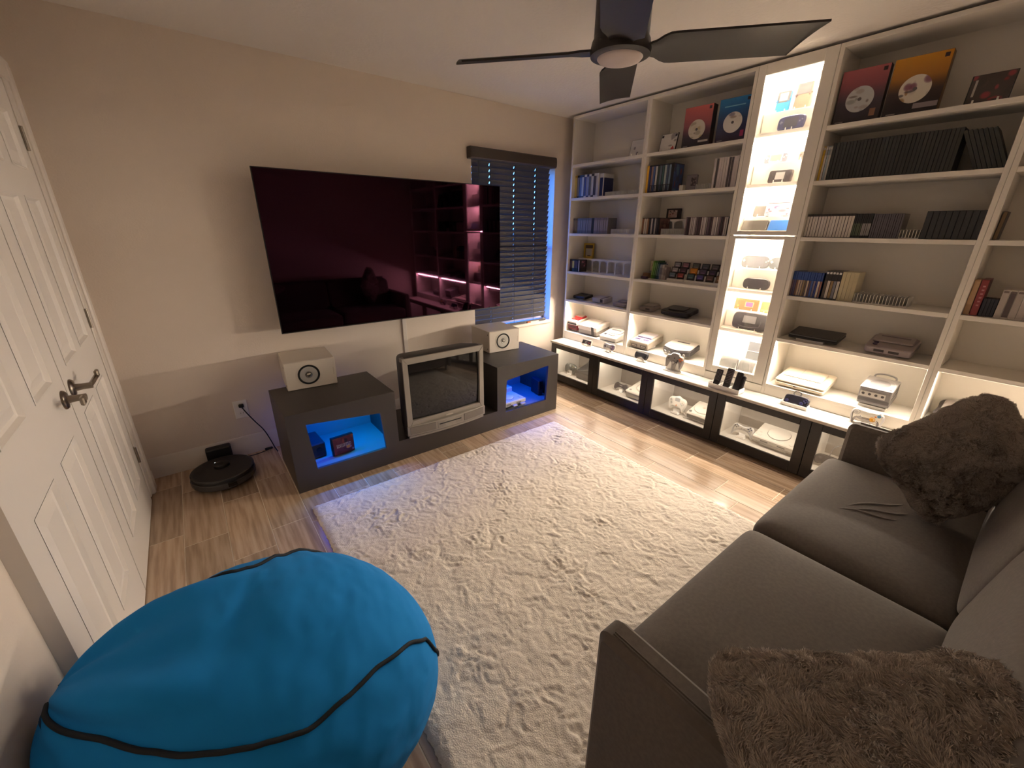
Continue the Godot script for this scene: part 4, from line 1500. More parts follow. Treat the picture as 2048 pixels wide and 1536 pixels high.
func arch_rack(label: String, z0: float, z1: float, y: float, x: float, h: float, d: float, n: int) -> void:
	var o := thing("arched_riser", label, "shelf riser", shelf_at(x, y, (z0 + z1) / 2), FACE, "white arched risers")
	var w := z1 - z0
	bit("top_board", Vector3(0, h - 0.003, -d / 2), Vector3(w, 0.006, d), 0.001, mats.acrylic_white, o)
	var cell := w / n
	var s := S()
	for i in n:
		var c := -w / 2 + cell * (i + 0.5)
		var r := cell * 0.5 - 0.008
		# left and right spandrels of each arch
		for sd in [-1.0, 1.0]:
			var p := [c + sd * cell / 2, 0.0, c + sd * r, 0.0, c + sd * r, h - 0.006 - r * 0.75]
			for k in range(1, 7):
				var a: float = PI / 2 * k / 6.0
				p.append_array([c + sd * r * cos(a), h - 0.006 - r * 0.75 + r * 0.6 * sin(a)])
			p.append_array([c, h - 0.006, c + sd * cell / 2, h - 0.006])
			s.prism(poly(p), -0.004, 0.0)
	part("arched_front", s, mats.acrylic_white, o)
	bit("back_board", Vector3(0, (h - 0.006) / 2, -d + 0.002), Vector3(w, h - 0.006, 0.004), 0.0, mats.acrylic_white, o)


# a little easel for a case shown face on: two hooks and a back rest
func easel(label: String, at: Vector3, w: float) -> void:
	var o := thing("display_easel", label, "display stand", at, FACE, "small white display easels")
	for sx in [-1.0, 1.0]:
		bit("hook", Vector3(sx * w / 2, 0.011, 0.014), Vector3(0.007, 0.022, 0.005), 0.001, mats.acrylic_white, o)
		bit("foot", Vector3(sx * w / 2, 0.003, -0.016), Vector3(0.007, 0.006, 0.064), 0.001, mats.acrylic_white, o)
	bit("back_rest", Vector3(0, 0.03, -0.044), Vector3(w * 0.7, 0.06, 0.004), 0.001, mats.acrylic_white, o)


func wedge_stand(label: String, at: Vector3, w: float, d: float, hf: float, hb: float) -> void:
	var s := S()
	s.t = Transform3D(Basis(Vector3(0, 0, 1), Vector3(0, 1, 0), Vector3(-1, 0, 0)), Vector3(w / 2, 0, 0))
	s.prism(poly([-d / 2, 0, d / 2, 0, d / 2, hf, -d / 2, hb]), 0, w, 0.001)
	solo("display_stand", label, "display stand", s, mats.acrylic_white, at, FACE, "white display stands under consoles and controllers")


func tilted(called: String, label: String, category: String, at: Vector3, tilt: float, yaw := 0.0, group := "") -> Node3D:
	var o := thing(called, label, category, at, FACE + yaw, group)
	o.rotation.x = tilt
	return o


# a flat cover shown face on, leaning back a little on its easel
func shown_case(label: String, at: Vector3, w: float, h: float, body: Material, art: Material, tilt := -0.2, called := "game_case") -> Node3D:
	var o := tilted(called, label, "game case", at, tilt)
	bit("case", Vector3(0, h / 2, -0.005), Vector3(w, h, 0.010), 0.001, body, o)
	part("cover_print", S().slab(Vector3(-w / 2 + 0.005, 0.003, 0.0), Vector3(w / 2 - 0.003, h - 0.003, 0.0012)), art, o)
	return o


func big_box(label: String, at: Vector3, w: float, h: float, d: float, grad: Material, side: Material, disc: Material, marks: Array) -> void:
	var o := thing("boxed_game", label, "game box", at, FACE + 0.06, "large boxed games on the top shelves")
	bit("box", Vector3(0, h / 2, -d / 2), Vector3(w, h, d), 0.0012, side, o)
	var f := S()
	f.quad(Vector3(-w / 2 + 0.001, 0.001, 0.0006), Vector3(w / 2 - 0.001, 0.001, 0.0006), Vector3(w / 2 - 0.001, h - 0.001, 0.0006), Vector3(-w / 2 + 0.001, h - 0.001, 0.0006))
	part("front_print", f, grad, o)
	var c := S().at(0.0, h * 0.44, 0.0008).prism(oval(0.06, 0.06, 40), 0, 0.001)
	part("disc_print", c, disc, o)
	part("disc_hub", S().at(0.0, h * 0.44, 0.0018).prism(oval(0.0085, 0.0085, 20), 0, 0.0005), plastic(96, 90, 92), o)
	bit("corner_badge", Vector3(w / 2 - 0.02, h - 0.02, 0.001), Vector3(0.017, 0.017, 0.001), 0.0, plastic(52, 32, 38), o)
	for q in marks:
		bit(q[0], Vector3(q[1], q[2], 0.001), Vector3(q[3], q[4], 0.001), 0.0, q[5], o)


# ---------------------------------------------------------------- far bookcase
func fill_far_bay() -> void:
	var L := LEVELS
	var w: Material = plastic(226, 222, 214)
	var dk: Material = plastic(34, 33, 40)
	var navy: Material = plastic(38, 44, 92)
	var at := Vector3(3.505, L[5] + 0.006, 0.768)
	easel("small white easel under the white case on the far bookcase's top shelf", shelf_at(3.50, L[5], 0.768), 0.06)
	shown_case("white square game case with small grey emblem, alone on the far bookcase's top shelf", at, 0.142, 0.125, dk, print_art("art_white1", 21, col(222, 218, 216), [col(222, 218, 216), col(226, 222, 220), col(120, 112, 120), col(222, 218, 216)]), -0.22)
	var S2 := "in the far bookcase's second row"
	case_row(0.139, 0.425, L[4], 3.47, 0.19, 0.135, [
		[plastic(190, 160, 70), plastic(225, 205, 120), "yellow and white"], [dk, plastic(150, 150, 165), "dark spined"], [navy, plastic(96, 108, 150), "navy blue"], [plastic(60, 66, 90), plastic(210, 212, 220), "blue and white"], [w, plastic(70, 78, 140), "white blue-lettered"],
		[navy, plastic(150, 156, 190), "deep blue"], [w, plastic(96, 96, 104), "white grey-lettered"], [dk, plastic(200, 196, 190), "black and white"], [w, plastic(70, 64, 74), "white dark-lettered"], [w, plastic(206, 200, 196), "plain white"]], S2, "boxed games, second row of the far bookcase", 0.08, 0.9)
	var face := thing("boxed_game", "white-edged navy box showing its broad blue side, end of the far second row", "game box", shelf_at(3.48, L[4], 0.450), FACE)
	bit("box", Vector3(0, 0.0925, -0.07), Vector3(0.042, 0.185, 0.14), 0.001, w, face)
	bit("side_print", Vector3(0.0212, 0.08, -0.07), Vector3(0.001, 0.145, 0.124), 0.0, navy, face)
	bit("spine_print", Vector3(0.0, 0.08, 0.0004), Vector3(0.034, 0.145, 0.001), 0.0, navy, face)
	rack("low white divider rack on the second shelf of the far bookcase", 0.49, 0.885, L[4], 3.49, 0.036, 0.13, 22)
	var g1: Material = plastic(112, 108, 110)
	var g2: Material = plastic(142, 136, 136)
	var carts := []
	for i in 10:
		carts.append([g1, g2, "grey ribbed"])
	carts.append([dk, null, "single black"])
	for i in 7:
		carts.append([plastic(128, 120, 122), plastic(156, 146, 146), "lighter grey ribbed"])
	case_row(0.139, 0.562, L[3], 3.475, 0.133, 0.12, carts, "on the far bookcase's third shelf", "grey cartridges in the far bookcase", 0.2, 0.86, "game_cartridge")
	rack("low white divider rack beside the grey cartridges of the far bookcase", 0.60, 0.885, L[3], 3.48, 0.04, 0.12, 12)
	# fourth shelf: small dark cartridges, an arched riser with two yellow boxes on it
	arch_rack("white arched riser along the back of the far bookcase's fourth shelf", 0.14, 0.886, L[2], 3.575, 0.12, 0.115, 8)
	var small := []
	for i in 7:
		small.append([plastic(38, 30, 36), plastic(190, 170, 90) if i in [2, 3] else plastic(84, 70, 92), "black gold-labelled" if i in [2, 3] else "black dull-labelled"])
	case_row(0.140, 0.250, L[2], 3.455, 0.112, 0.085, small, "on the far bookcase's fourth shelf", "small black cartridges in the far bookcase", 0.3, 0.88, "game_cartridge")
	var bx := thing("boxed_game", "small black box with pink picture on its side, after the black cartridges", "game box", shelf_at(3.458, L[2], 0.262), FACE)
	bit("box", Vector3(0, 0.056, -0.05), Vector3(0.02, 0.112, 0.10), 0.001, plastic(50, 38, 42), bx)
	part("side_print", S().at(0.0102, 0.02, -0.095, Vector3(0, PI / 2, 0)).slab(Vector3(-0.085, 0.02, 0.0), Vector3(-0.01, 0.085, 0.0006)), print_art("art_pink", 33, col(70, 50, 56), [col(200, 130, 150), col(90, 70, 76), col(150, 80, 90)]), bx)
	bit("spine_print", Vector3(0, 0.056, 0.0004), Vector3(0.012, 0.1, 0.001), 0.0, plastic(206, 198, 190), bx)
	var y1: float = L[2] + 0.1205
	var b1 := thing("boxed_game", "tall yellow and black box standing on the arched riser of the far bookcase", "game box", shelf_at(3.64, y1, 0.205), FACE + 0.1)
	bit("box", Vector3(0, 0.07, -0.012), Vector3(0.11, 0.14, 0.024), 0.001, plastic(190, 158, 40), b1)
	bit("front_print", Vector3(0.008, 0.066, 0.0005), Vector3(0.088, 0.115, 0.001), 0.0, plastic(86, 66, 48), b1)
	bit("side_print", Vector3(-0.0552, 0.045, -0.012), Vector3(0.001, 0.085, 0.02), 0.0, plastic(60, 78, 66), b1)
	var b2 := thing("boxed_game", "smaller grey and yellow box leaning before the tall yellow one", "game box", shelf_at(3.605, y1, 0.245), FACE)
	bit("box", Vector3(0, 0.047, -0.008), Vector3(0.082, 0.094, 0.016), 0.001, plastic(196, 160, 70), b2)
	bit("front_print", Vector3(0, 0.058, 0.0005), Vector3(0.074, 0.066, 0.001), 0.0, plastic(168, 160, 152), b2)
	bit("band", Vector3(0.004, 0.025, 0.0008), Vector3(0.04, 0.008, 0.001), 0.0, plastic(60, 46, 30), b2)
	# fifth shelf: three small consoles
	var yb: float = L[1]
	wedge_stand("white stand under the small black console of the far bookcase", shelf_at(3.555, yb, 0.255), 0.07, 0.07, 0.010, 0.022)
	var c := tilted("game_console", "small black game console tilted on a stand in the far bookcase", "game console", Vector3(3.555, yb + 0.0195, 0.255), 0.16)
	part("body", S().at(0, 0.013, 0, Vector3(-PI / 2, 0, 0)).prism(rrect(0.165, 0.125, 0.012), -0.012, 0.014, 0.004), plastic(30, 28, 30, 0.3), c)
	bit("cartridge_slot", Vector3(0, 0.0275, -0.025), Vector3(0.08, 0.002, 0.012), 0.0, mats.rubber, c)
	bit("vent", Vector3(0, 0.0275, 0.02), Vector3(0.12, 0.0015, 0.03), 0.0, plastic(20, 19, 20), c)
	wedge_stand("white stand under the small pale grey console of the far bookcase", shelf_at(3.555, yb, 0.505), 0.07, 0.07, 0.008, 0.014)
	c = tilted("game_console", "small pale grey console with dark front slot, middle one on the far fifth shelf", "game console", Vector3(3.555, yb + 0.013, 0.505), 0.08)
	part("body", S().at(0, 0.022, 0, Vector3(-PI / 2, 0, 0)).prism(rrect(0.15, 0.12, 0.006), -0.022, 0.02, 0.003), plastic(186, 178, 172), c)
	bit("dark_stripe", Vector3(0.04, 0.0425, 0.0), Vector3(0.022, 0.0015, 0.118), 0.0, plastic(70, 64, 64), c)
	bit("front_slot", Vector3(0.04, 0.022, 0.0605), Vector3(0.03, 0.03, 0.0015), 0.0, plastic(52, 46, 46), c)
	wedge_stand("white stand under the lilac-grey console by the far bookcase's right side", shelf_at(3.555, yb, 0.755), 0.07, 0.07, 0.006, 0.010)
	c = tilted("game_console", "small lilac-grey console at the right end of the far fifth shelf", "game console", Vector3(3.555, yb + 0.009, 0.755), 0.06)
	part("body", S().at(0, 0.018, 0, Vector3(-PI / 2, 0, 0)).prism(rrect(0.15, 0.13, 0.02), -0.018, 0.012, 0.004), plastic(168, 160, 162), c)
	part("raised_top", S().at(0, 0.03, -0.015, Vector3(-PI / 2, 0, 0)).prism(rrect(0.1, 0.07, 0.01), -0.001, 0.014, 0.004), plastic(150, 142, 150), c)
	# base: three bigger ones in the light
	yb = L[0]
	wedge_stand("white stand under the red and white stacked console", shelf_at(3.56, yb, 0.212), 0.08, 0.1, 0.012, 0.03)
	c = tilted("game_console", "red and white console on a dark red disk unit, far end of lit shelf", "game console", Vector3(3.56, yb + 0.028, 0.212), 0.17, 0.0)
	part("disk_unit", S().box(Vector3(0, 0.027, 0.0), Vector3(0.125, 0.05, 0.17), 0.004), plastic(112, 24, 32), c)
	bit("disk_slot", Vector3(0, 0.034, 0.0855), Vector3(0.09, 0.012, 0.001), 0.0, plastic(34, 14, 16), c)
	part("cream_body", S().box(Vector3(0, 0.074, 0.0), Vector3(0.128, 0.042, 0.175), 0.005), plastic(226, 214, 196), c)
	bit("black_band", Vector3(0, 0.07, 0.088), Vector3(0.122, 0.014, 0.002), 0.0, plastic(40, 36, 36), c)
	part("red_top", S().box(Vector3(0, 0.098, 0.012), Vector3(0.1, 0.010, 0.06), 0.003), plastic(176, 40, 44), c)
	part("flap", S().box(Vector3(0, 0.102, -0.045), Vector3(0.108, 0.018, 0.07), 0.004), plastic(176, 40, 44), c)
	bit("grey_cartridge", Vector3(0, 0.114, -0.045), Vector3(0.1, 0.008, 0.05), 0.002, plastic(150, 134, 124), c)
	bit("eject_lever", Vector3(0, 0.106, 0.02), Vector3(0.03, 0.008, 0.02), 0.002, plastic(186, 60, 50), c)
	wedge_stand("white stand under the big two-tone grey console of the far bookcase", shelf_at(3.56, yb, 0.425), 0.15, 0.1, 0.010, 0.03)
	c = tilted("game_console", "big two-tone light grey console with black stripe, middle of the far lit shelf", "game console", Vector3(3.565, yb + 0.027, 0.425), 0.19, 0.0)
	part("lower_body", S().box(Vector3(0, 0.022, 0), Vector3(0.235, 0.044, 0.19), 0.003), plastic(158, 148, 140), c)
	part("upper_body", S().box(Vector3(0, 0.064, 0), Vector3(0.245, 0.044, 0.20), 0.003), plastic(216, 206, 196), c)
	bit("top_stripe", Vector3(0.07, 0.0865, 0.0), Vector3(0.03, 0.001, 0.198), 0.0, plastic(176, 168, 160), c)
	bit("black_stripe", Vector3(0.07, 0.045, 0.1), Vector3(0.032, 0.082, 0.0015), 0.0, plastic(44, 40, 42), c)
	bit("front_door", Vector3(-0.03, 0.064, 0.1005), Vector3(0.15, 0.036, 0.001), 0.0, plastic(206, 196, 186), c)
	wedge_stand("white stand under the pale console beside the far bookcase's right side", shelf_at(3.555, yb, 0.70), 0.12, 0.1, 0.012, 0.034)
	c = tilted("game_console", "pale grey console with oval switch bar, right end of the far lit shelf", "game console", Vector3(3.56, yb + 0.031, 0.70), 0.24, 0.0)
	part("body", S().at(0, 0.022, 0, Vector3(-PI / 2, 0, 0)).prism(rrect(0.2, 0.24, 0.014), -0.022, 0.022, 0.006), plastic(204, 200, 194), c)
	part("raised_top", S().at(0, 0.044, -0.02, Vector3(-PI / 2, 0, 0)).prism(rrect(0.17, 0.12, 0.012), -0.001, 0.010, 0.004), plastic(210, 206, 200), c)
	bit("slot", Vector3(0, 0.0545, -0.02), Vector3(0.11, 0.001, 0.016), 0.0, plastic(120, 116, 116), c)
	part("switch_bar", S().at(0.01, 0.045, 0.07, Vector3(-PI / 2, 0, 0)).prism(rrect(0.07, 0.024, 0.0115), -0.001, 0.008, 0.003), plastic(184, 178, 176), c)
	bit("power_switch", Vector3(-0.06, 0.046, 0.07), Vector3(0.022, 0.006, 0.02), 0.001, plastic(60, 56, 60), c)


# ---------------------------------------------------------------- second bookcase
func fill_second_bay() -> void:
	var L := LEVELS
	var w: Material = plastic(226, 222, 214)
	var dk: Material = plastic(34, 33, 40)
	easel("small white easel under the white case with a red triangle", shelf_at(3.50, L[5], 1.046), 0.06)
	var wc := shown_case("white square game case with a red triangle in its lower corner", Vector3(3.505, L[5] + 0.006, 1.046), 0.142, 0.125, dk, print_art("art_white2", 24, col(224, 220, 216), [col(224, 220, 216), col(228, 224, 220), col(150, 142, 146), col(226, 222, 218)]), -0.22)
	part("red_triangle", S().prism(poly([0.03, 0.012, 0.062, 0.012, 0.046, 0.036]), 0.0014, 0.002), plastic(196, 70, 66), wc)
	for q in [[-0.055, 0.108], [0.057, 0.108]]:
		bit("corner_badge", Vector3(q[0], q[1], 0.0016), Vector3(0.016, 0.016, 0.0008), 0.0, plastic(54, 48, 54), wc)
	var disc1 := print_art("disc_warm", 41, col(214, 206, 192), [col(214, 206, 192), col(170, 160, 140), col(206, 196, 176), col(140, 130, 120), col(190, 170, 120)])
	var disc2 := print_art("disc_pale", 44, col(220, 216, 212), [col(220, 216, 212), col(200, 190, 190), col(160, 140, 130), col(140, 130, 150), col(216, 212, 206)])
	big_box("large pink-to-dark box with a round disc print, left of the blue box", shelf_at(3.475, L[5], 1.29), 0.20, 0.252, 0.06, gradient_print("fade_pink_dark", [0.0, 0.45, 0.75, 1.0], [col(206, 104, 100), col(150, 84, 92), col(60, 48, 64), col(38, 34, 46)]), plastic(44, 34, 40), disc1, [["title_strip", 0.055, 0.035, 0.07, 0.012, plastic(196, 190, 186)], ["maker_strip", -0.07, 0.012, 0.034, 0.004, plastic(150, 146, 146)]])
	big_box("large box fading from bright blue to dark violet with a round disc print", shelf_at(3.465, L[5], 1.545), 0.20, 0.252, 0.05, gradient_print("fade_blue_dark", [0.0, 0.2, 0.6, 1.0], [col(20, 120, 180), col(16, 96, 156), col(36, 48, 92), col(46, 30, 58)]), plastic(20, 60, 100), disc2, [["title_strip", 0.0, 0.205, 0.13, 0.006, plastic(110, 170, 200)], ["red_emblem", 0.068, 0.042, 0.022, 0.034, plastic(170, 44, 100)], ["maker_strip", -0.07, 0.012, 0.034, 0.004, plastic(150, 146, 146)]])
	# second shelf
	var multi := [[plastic(214, 164, 40), plastic(228, 180, 60), "yellow"]]
	var tones := [[60, 66, 110, "blue-violet"], [150, 120, 112, "dusty pink"], [70, 96, 150, "mid blue"], [200, 196, 190, "pale grey"], [58, 74, 66, "dark green"], [92, 100, 116, "slate"], [60, 92, 92, "teal"], [176, 186, 180, "pale green"], [70, 84, 110, "steel blue"], [120, 140, 160, "light blue"]]
	for q in tones:
		multi.append([dk, plastic(q[0], q[1], q[2]), q[3]])
	case_row(0.932, 1.145, L[4], 3.452, 0.193, 0.135, multi, "on the second bookcase's second shelf", "tall coloured cases, second bookcase", 0.05, 0.95)
	var last := thing("game_case", "dark blue case showing its broad picture side, end of the coloured row", "game case", shelf_at(3.455, L[4], 1.155), FACE)
	bit("case", Vector3(0, 0.097, -0.068), Vector3(0.016, 0.194, 0.136), 0.001, dk, last)
	var sp := S()
	sp.t = Transform3D(Basis(Vector3(0, 0, -1), Vector3(0, 1, 0), Vector3(1, 0, 0)), Vector3(0.0082, 0.0, -0.068))
	sp.slab(Vector3(-0.062, 0.006, 0), Vector3(0.062, 0.188, 0.0006))
	part("side_print", sp, print_art("art_blue", 52, col(44, 72, 130), [col(60, 110, 170), col(150, 60, 60), col(40, 50, 90), col(90, 120, 150), col(70, 40, 60)]), last)
	var holder := thing("case_holder", "low dark slotted holder across the feet of the coloured cases", "case holder", shelf_at(3.4475, L[4], 1.06), FACE)
	bit("front_rail", Vector3(0, 0.05, 0.0), Vector3(0.175, 0.004, 0.003), 0.0, plastic(48, 46, 54), holder)
	for i in 12:
		bit("tooth", Vector3(-0.085 + 0.0155 * i, 0.025, 0.0), Vector3(0.003, 0.05, 0.003), 0.0, plastic(48, 46, 54), holder)
	solo("small_box", "tiny white box beside the coloured cases", "box", S().box(Vector3(0, 0.02, -0.02), Vector3(0.03, 0.04, 0.04), 0.002), w, shelf_at(3.48, L[4], 1.225), FACE)
	var gb := thing("game_cartridge", "grey upright cartridge with a dark round print, alone on the second shelf", "game cartridge", shelf_at(3.49, L[4], 1.297), FACE + 0.12)
	bit("body", Vector3(0, 0.0525, -0.012), Vector3(0.078, 0.105, 0.024), 0.003, plastic(126, 118, 122), gb)
	part("label_print", S().slab(Vector3(-0.002, 0.03, 0.0), Vector3(0.034, 0.085, 0.0008)), print_art("art_grey", 55, col(70, 60, 64), [col(120, 100, 100), col(50, 40, 44), col(160, 140, 140)]), gb)
	rack("low white divider rack between the grey cartridge and the white volumes", 1.342, 1.462, L[4], 3.48, 0.038, 0.12, 9)
	var vols := []
	for i in 11:
		vols.append([plastic(222, 214, 210), plastic(80, 72, 76) if i in [1, 6, 7, 10] else plastic(206, 196, 194), "white dark-striped" if i in [1, 6, 7, 10] else "plain white"])
	case_row(1.468, 1.652, L[4], 3.46, 0.188, 0.135, vols, "in the white row left of the tower", "tall white cases, second bookcase", 0.02, 0.98)
	# third shelf
	var third := []
	for q in [[150, 104, 78, "brown"], [214, 204, 190, "cream"], [204, 196, 186, "white"], [150, 112, 88, "tan"], [58, 56, 62, "charcoal"], [196, 190, 184, "pale grey"], [60, 60, 70, "dark blue-grey"], [170, 166, 164, "grey"], [74, 70, 74, "black"]]:
		third.append([dk, plastic(q[0], q[1], q[2]), q[3]])
	case_row(0.932, 1.078, L[3], 3.462, 0.125, 0.14, third, "on the second bookcase's third shelf", "square game cases, second bookcase", 0.04, 0.96)
	var red := thing("game_case", "case with a dusty red picture side, ending the square cases", "game case", shelf_at(3.465, L[3], 1.086), FACE)
	bit("case", Vector3(0, 0.0625, -0.07), Vector3(0.011, 0.125, 0.14), 0.001, dk, red)
	sp = S()
	sp.t = Transform3D(Basis(Vector3(0, 0, -1), Vector3(0, 1, 0), Vector3(1, 0, 0)), Vector3(0.0057, 0.0, -0.07))
	sp.slab(Vector3(-0.066, 0.004, 0), Vector3(0.066, 0.121, 0.0006))
	part("side_print", sp, print_art("art_red", 57, col(112, 76, 70), [col(140, 100, 90), col(84, 60, 56), col(160, 130, 120), col(96, 50, 48)]), red)
	arch_rack("white arched riser at the back of the second bookcase's third shelf", 1.03, 1.325, L[3], 3.60, 0.117, 0.09, 3)
	var fr := thing("boxed_game", "dark-framed game box standing on the arched riser, red and white picture", "game box", shelf_at(3.645, L[3] + 0.1175, 1.085), FACE + 0.05)
	bit("box", Vector3(0, 0.04, -0.012), Vector3(0.118, 0.08, 0.024), 0.001, plastic(44, 32, 34), fr)
	part("front_print", S().slab(Vector3(-0.042, 0.012, 0), Vector3(0.034, 0.068, 0.0008)), print_art("art_frame", 61, col(190, 160, 150), [col(230, 220, 212), col(120, 40, 40), col(60, 40, 40), col(180, 140, 120)]), fr)
	rack("low white divider rack in front of the arched riser", 1.105, 1.312, L[3], 3.475, 0.045, 0.12, 13)
	var cds := []
	for i in 26:
		var kk: int = (i * 5 + 3) % 7
		var c: Material = [plastic(206, 200, 196), plastic(70, 62, 66), plastic(186, 176, 172), plastic(112, 92, 100), plastic(198, 190, 182), plastic(150, 140, 136), plastic(84, 60, 66)][kk]
		cds.append([plastic(58, 50, 54, 0.2), c, ["white", "black", "pale", "mauve", "cream", "grey", "dark red"][kk]])
	case_row(1.318, 1.632, L[3], 3.46, 0.125, 0.142, cds, "in the thin row beside the tower", "thin disc cases beside the tower", 0.02, 0.98)
	var mg := thing("boxed_game", "slim magenta and grey box behind the thin cases, by the right side", "game box", shelf_at(3.62, L[3], 1.632), FACE)
	bit("box", Vector3(0, 0.115, -0.06), Vector3(0.02, 0.23, 0.08), 0.001, plastic(120, 100, 116), mg)
	bit("side_print", Vector3(-0.0102, 0.2, -0.06), Vector3(0.001, 0.055, 0.07), 0.0, plastic(176, 50, 92), mg)
	bit("spine_print", Vector3(0, 0.2, -0.0195), Vector3(0.018, 0.055, 0.001), 0.0, plastic(176, 50, 92), mg)
	# fourth shelf
	var y: float = L[2]
	var bb := thing("cartridge_box", "little brown cardboard box at the left of the second bookcase's fourth shelf", "box", shelf_at(3.54, y, 0.965), FACE)
	bit("box", Vector3(0, 0.022, -0.02), Vector3(0.05, 0.044, 0.04), 0.002, plastic(150, 112, 86), bb)
	bit("lid_line", Vector3(0, 0.03, 0.0004), Vector3(0.048, 0.002, 0.001), 0.0, plastic(96, 70, 54), bb)
	var pd := thing("game_cartridge", "flat dark purple cartridge lying before the little brown box", "game cartridge", shelf_at(3.475, y, 0.992), FACE)
	bit("body", Vector3(0, 0.010, -0.018), Vector3(0.056, 0.018, 0.036), 0.004, plastic(60, 34, 66), pd)
	bit("label_print", Vector3(0, 0.0192, -0.018), Vector3(0.04, 0.0008, 0.022), 0.0, plastic(84, 54, 92), pd)
	var cs := thing("clear_riser", "clear acrylic block carrying a patterned yellow and brown box", "display stand", shelf_at(3.63, y, 0.965), FACE)
	bit("block", Vector3(0, 0.028, -0.02), Vector3(0.06, 0.056, 0.04), 0.001, mats.clear_plastic, cs)
	bit("top_sheet", Vector3(0, 0.0575, -0.02), Vector3(0.07, 0.002, 0.045), 0.0, mats.acrylic_white, cs)
	var pb := thing("boxed_game", "small brown and cream patterned box on a clear block", "game box", shelf_at(3.63, y + 0.0586, 0.965), FACE)
	bit("box", Vector3(0, 0.04, -0.02), Vector3(0.062, 0.08, 0.022), 0.001, plastic(180, 160, 124), pb)
	part("front_print", S().slab(Vector3(-0.029, 0.003, -0.0092), Vector3(0.029, 0.077, -0.0084)), print_art("art_pattern", 63, col(206, 192, 160), [col(120, 84, 60), col(220, 210, 186), col(150, 120, 80), col(70, 50, 44)]), pb)
	var greens := [[110, 150, 70, "lime green"], [70, 120, 56, "leaf green"], [60, 96, 60, "dark green"], [44, 74, 84, "teal"], [52, 84, 120, "blue-green"]]
	for i in 5:
		var q: Array = greens[i]
		spine_case("%s game case leaning in the green group on the fourth shelf" % q[3], shelf_at(3.555, y, 1.012 + i * 0.0165), 0.0135, 0.145 - 0.012 * maxi(0, i - 2), 0.10, plastic(q[0], q[1], q[2], 0.25), plastic(mini(255, q[0] + 40), mini(255, q[1] + 40), mini(255, q[2] + 30)), 0.2, 0.9, "green cases, second bookcase", "game_case", -0.09)
	var gy := [[150, 146, 156, 0.118, "lilac grey"], [186, 176, 170, 0.116, "pale grey"], [166, 150, 146, 0.10, "brownish grey"]]
	for i in 3:
		var q: Array = gy[i]
		spine_case("%s small box standing between the green cases and the stepped racks" % q[4], shelf_at(3.55, y, 1.098 + i * 0.0205), 0.0195, q[3], 0.06, plastic(q[0], q[1], q[2]), plastic(q[0] - 40, q[1] - 40, q[2] - 36), 0.35, 0.8, "small grey boxes, second bookcase", "boxed_game", -0.03)
	cart_steps("white stepped rack of two columns with dark cartridges, second bookcase", shelf_at(3.56, y, 1.232), 0.145, 2, ["silver picture", "pink picture", "white picture", "dark picture", "blue picture", "red picture"], [[150, 150, 156], [150, 110, 120], [176, 172, 172], [90, 66, 72], [120, 140, 150], [160, 80, 70]], true)
	cart_steps("white stepped rack of four columns with mixed cartridges, by the tower", shelf_at(3.55, y, 1.478), 0.31, 4, ["green-grey", "slate", "grey lettered", "lilac", "orange-yellow", "dark lettered", "dark violet", "violet", "teal", "blue-violet", "brown patterned", "tan"], [[86, 92, 84], [80, 84, 86], [110, 104, 108], [126, 112, 132], [214, 140, 40], [84, 70, 90], [70, 58, 80], [90, 78, 120], [74, 104, 104], [88, 80, 150], [110, 84, 80], [160, 124, 90]], false)
	# fifth shelf
	var yb: float = L[1]
	wedge_stand("white stand under the small warm grey console, second bookcase", shelf_at(3.57, yb, 1.03), 0.07, 0.07, 0.008, 0.016)
	var c := tilted("game_console", "small warm grey console with stepped lid, left on the second fifth shelf", "game console", Vector3(3.57, yb + 0.014, 1.03), 0.1)
	part("body", S().at(0, 0.018, 0, Vector3(-PI / 2, 0, 0)).prism(rrect(0.135, 0.13, 0.012), -0.018, 0.014, 0.004), plastic(150, 140, 134), c)
	part("lid", S().at(0, 0.032, -0.02, Vector3(-PI / 2, 0, 0)).prism(rrect(0.115, 0.085, 0.01), -0.001, 0.009, 0.003), plastic(162, 152, 146), c)
	bit("front_slot", Vector3(0.02, 0.018, 0.0655), Vector3(0.04, 0.014, 0.001), 0.0, plastic(70, 62, 60), c)
	wedge_stand("white stand under the wide black console, second bookcase", shelf_at(3.57, yb, 1.31), 0.12, 0.1, 0.010, 0.024)
	c = tilted("game_console", "wide black game console with raised lid, right on the second fifth shelf", "game console", Vector3(3.57, yb + 0.0215, 1.31), 0.14)
	part("body", S().at(0, 0.016, 0, Vector3(-PI / 2, 0, 0)).prism(smooth([-0.118, -0.08, 0.0, -0.092, 0.118, -0.08, 0.122, 0.0, 0.112, 0.09, 0.0, 0.096, -0.112, 0.09, -0.122, 0.0]), -0.016, 0.018, 0.006), plastic(32, 29, 31, 0.32), c)
	part("lid", S().at(-0.01, 0.034, -0.01, Vector3(-PI / 2, 0, 0)).prism(rrect(0.15, 0.11, 0.02), -0.001, 0.008, 0.004), plastic(38, 35, 36, 0.28), c)
	part("round_button", S().at(0.085, 0.034, 0.05).lathe([Vector2(0.012, -0.001), Vector2(0.012, 0.003), Vector2(0, 0.004)], 16), plastic(52, 48, 50), c)
	# base
	yb = L[0]
	wedge_stand("white stand under the grey and violet console", shelf_at(3.56, yb, 1.04), 0.13, 0.11, 0.010, 0.034)
	c = tilted("game_console", "grey console with violet switches and two front sockets on the lit shelf", "game console", Vector3(3.57, yb + 0.031, 1.04), 0.22)
	part("lower_body", S().box(Vector3(0, 0.025, 0.0), Vector3(0.188, 0.05, 0.23), 0.004), plastic(160, 148, 134), c)
	part("upper_body", S().box(Vector3(0, 0.056, 0.0), Vector3(0.192, 0.016, 0.236), 0.004), plastic(186, 176, 162), c)
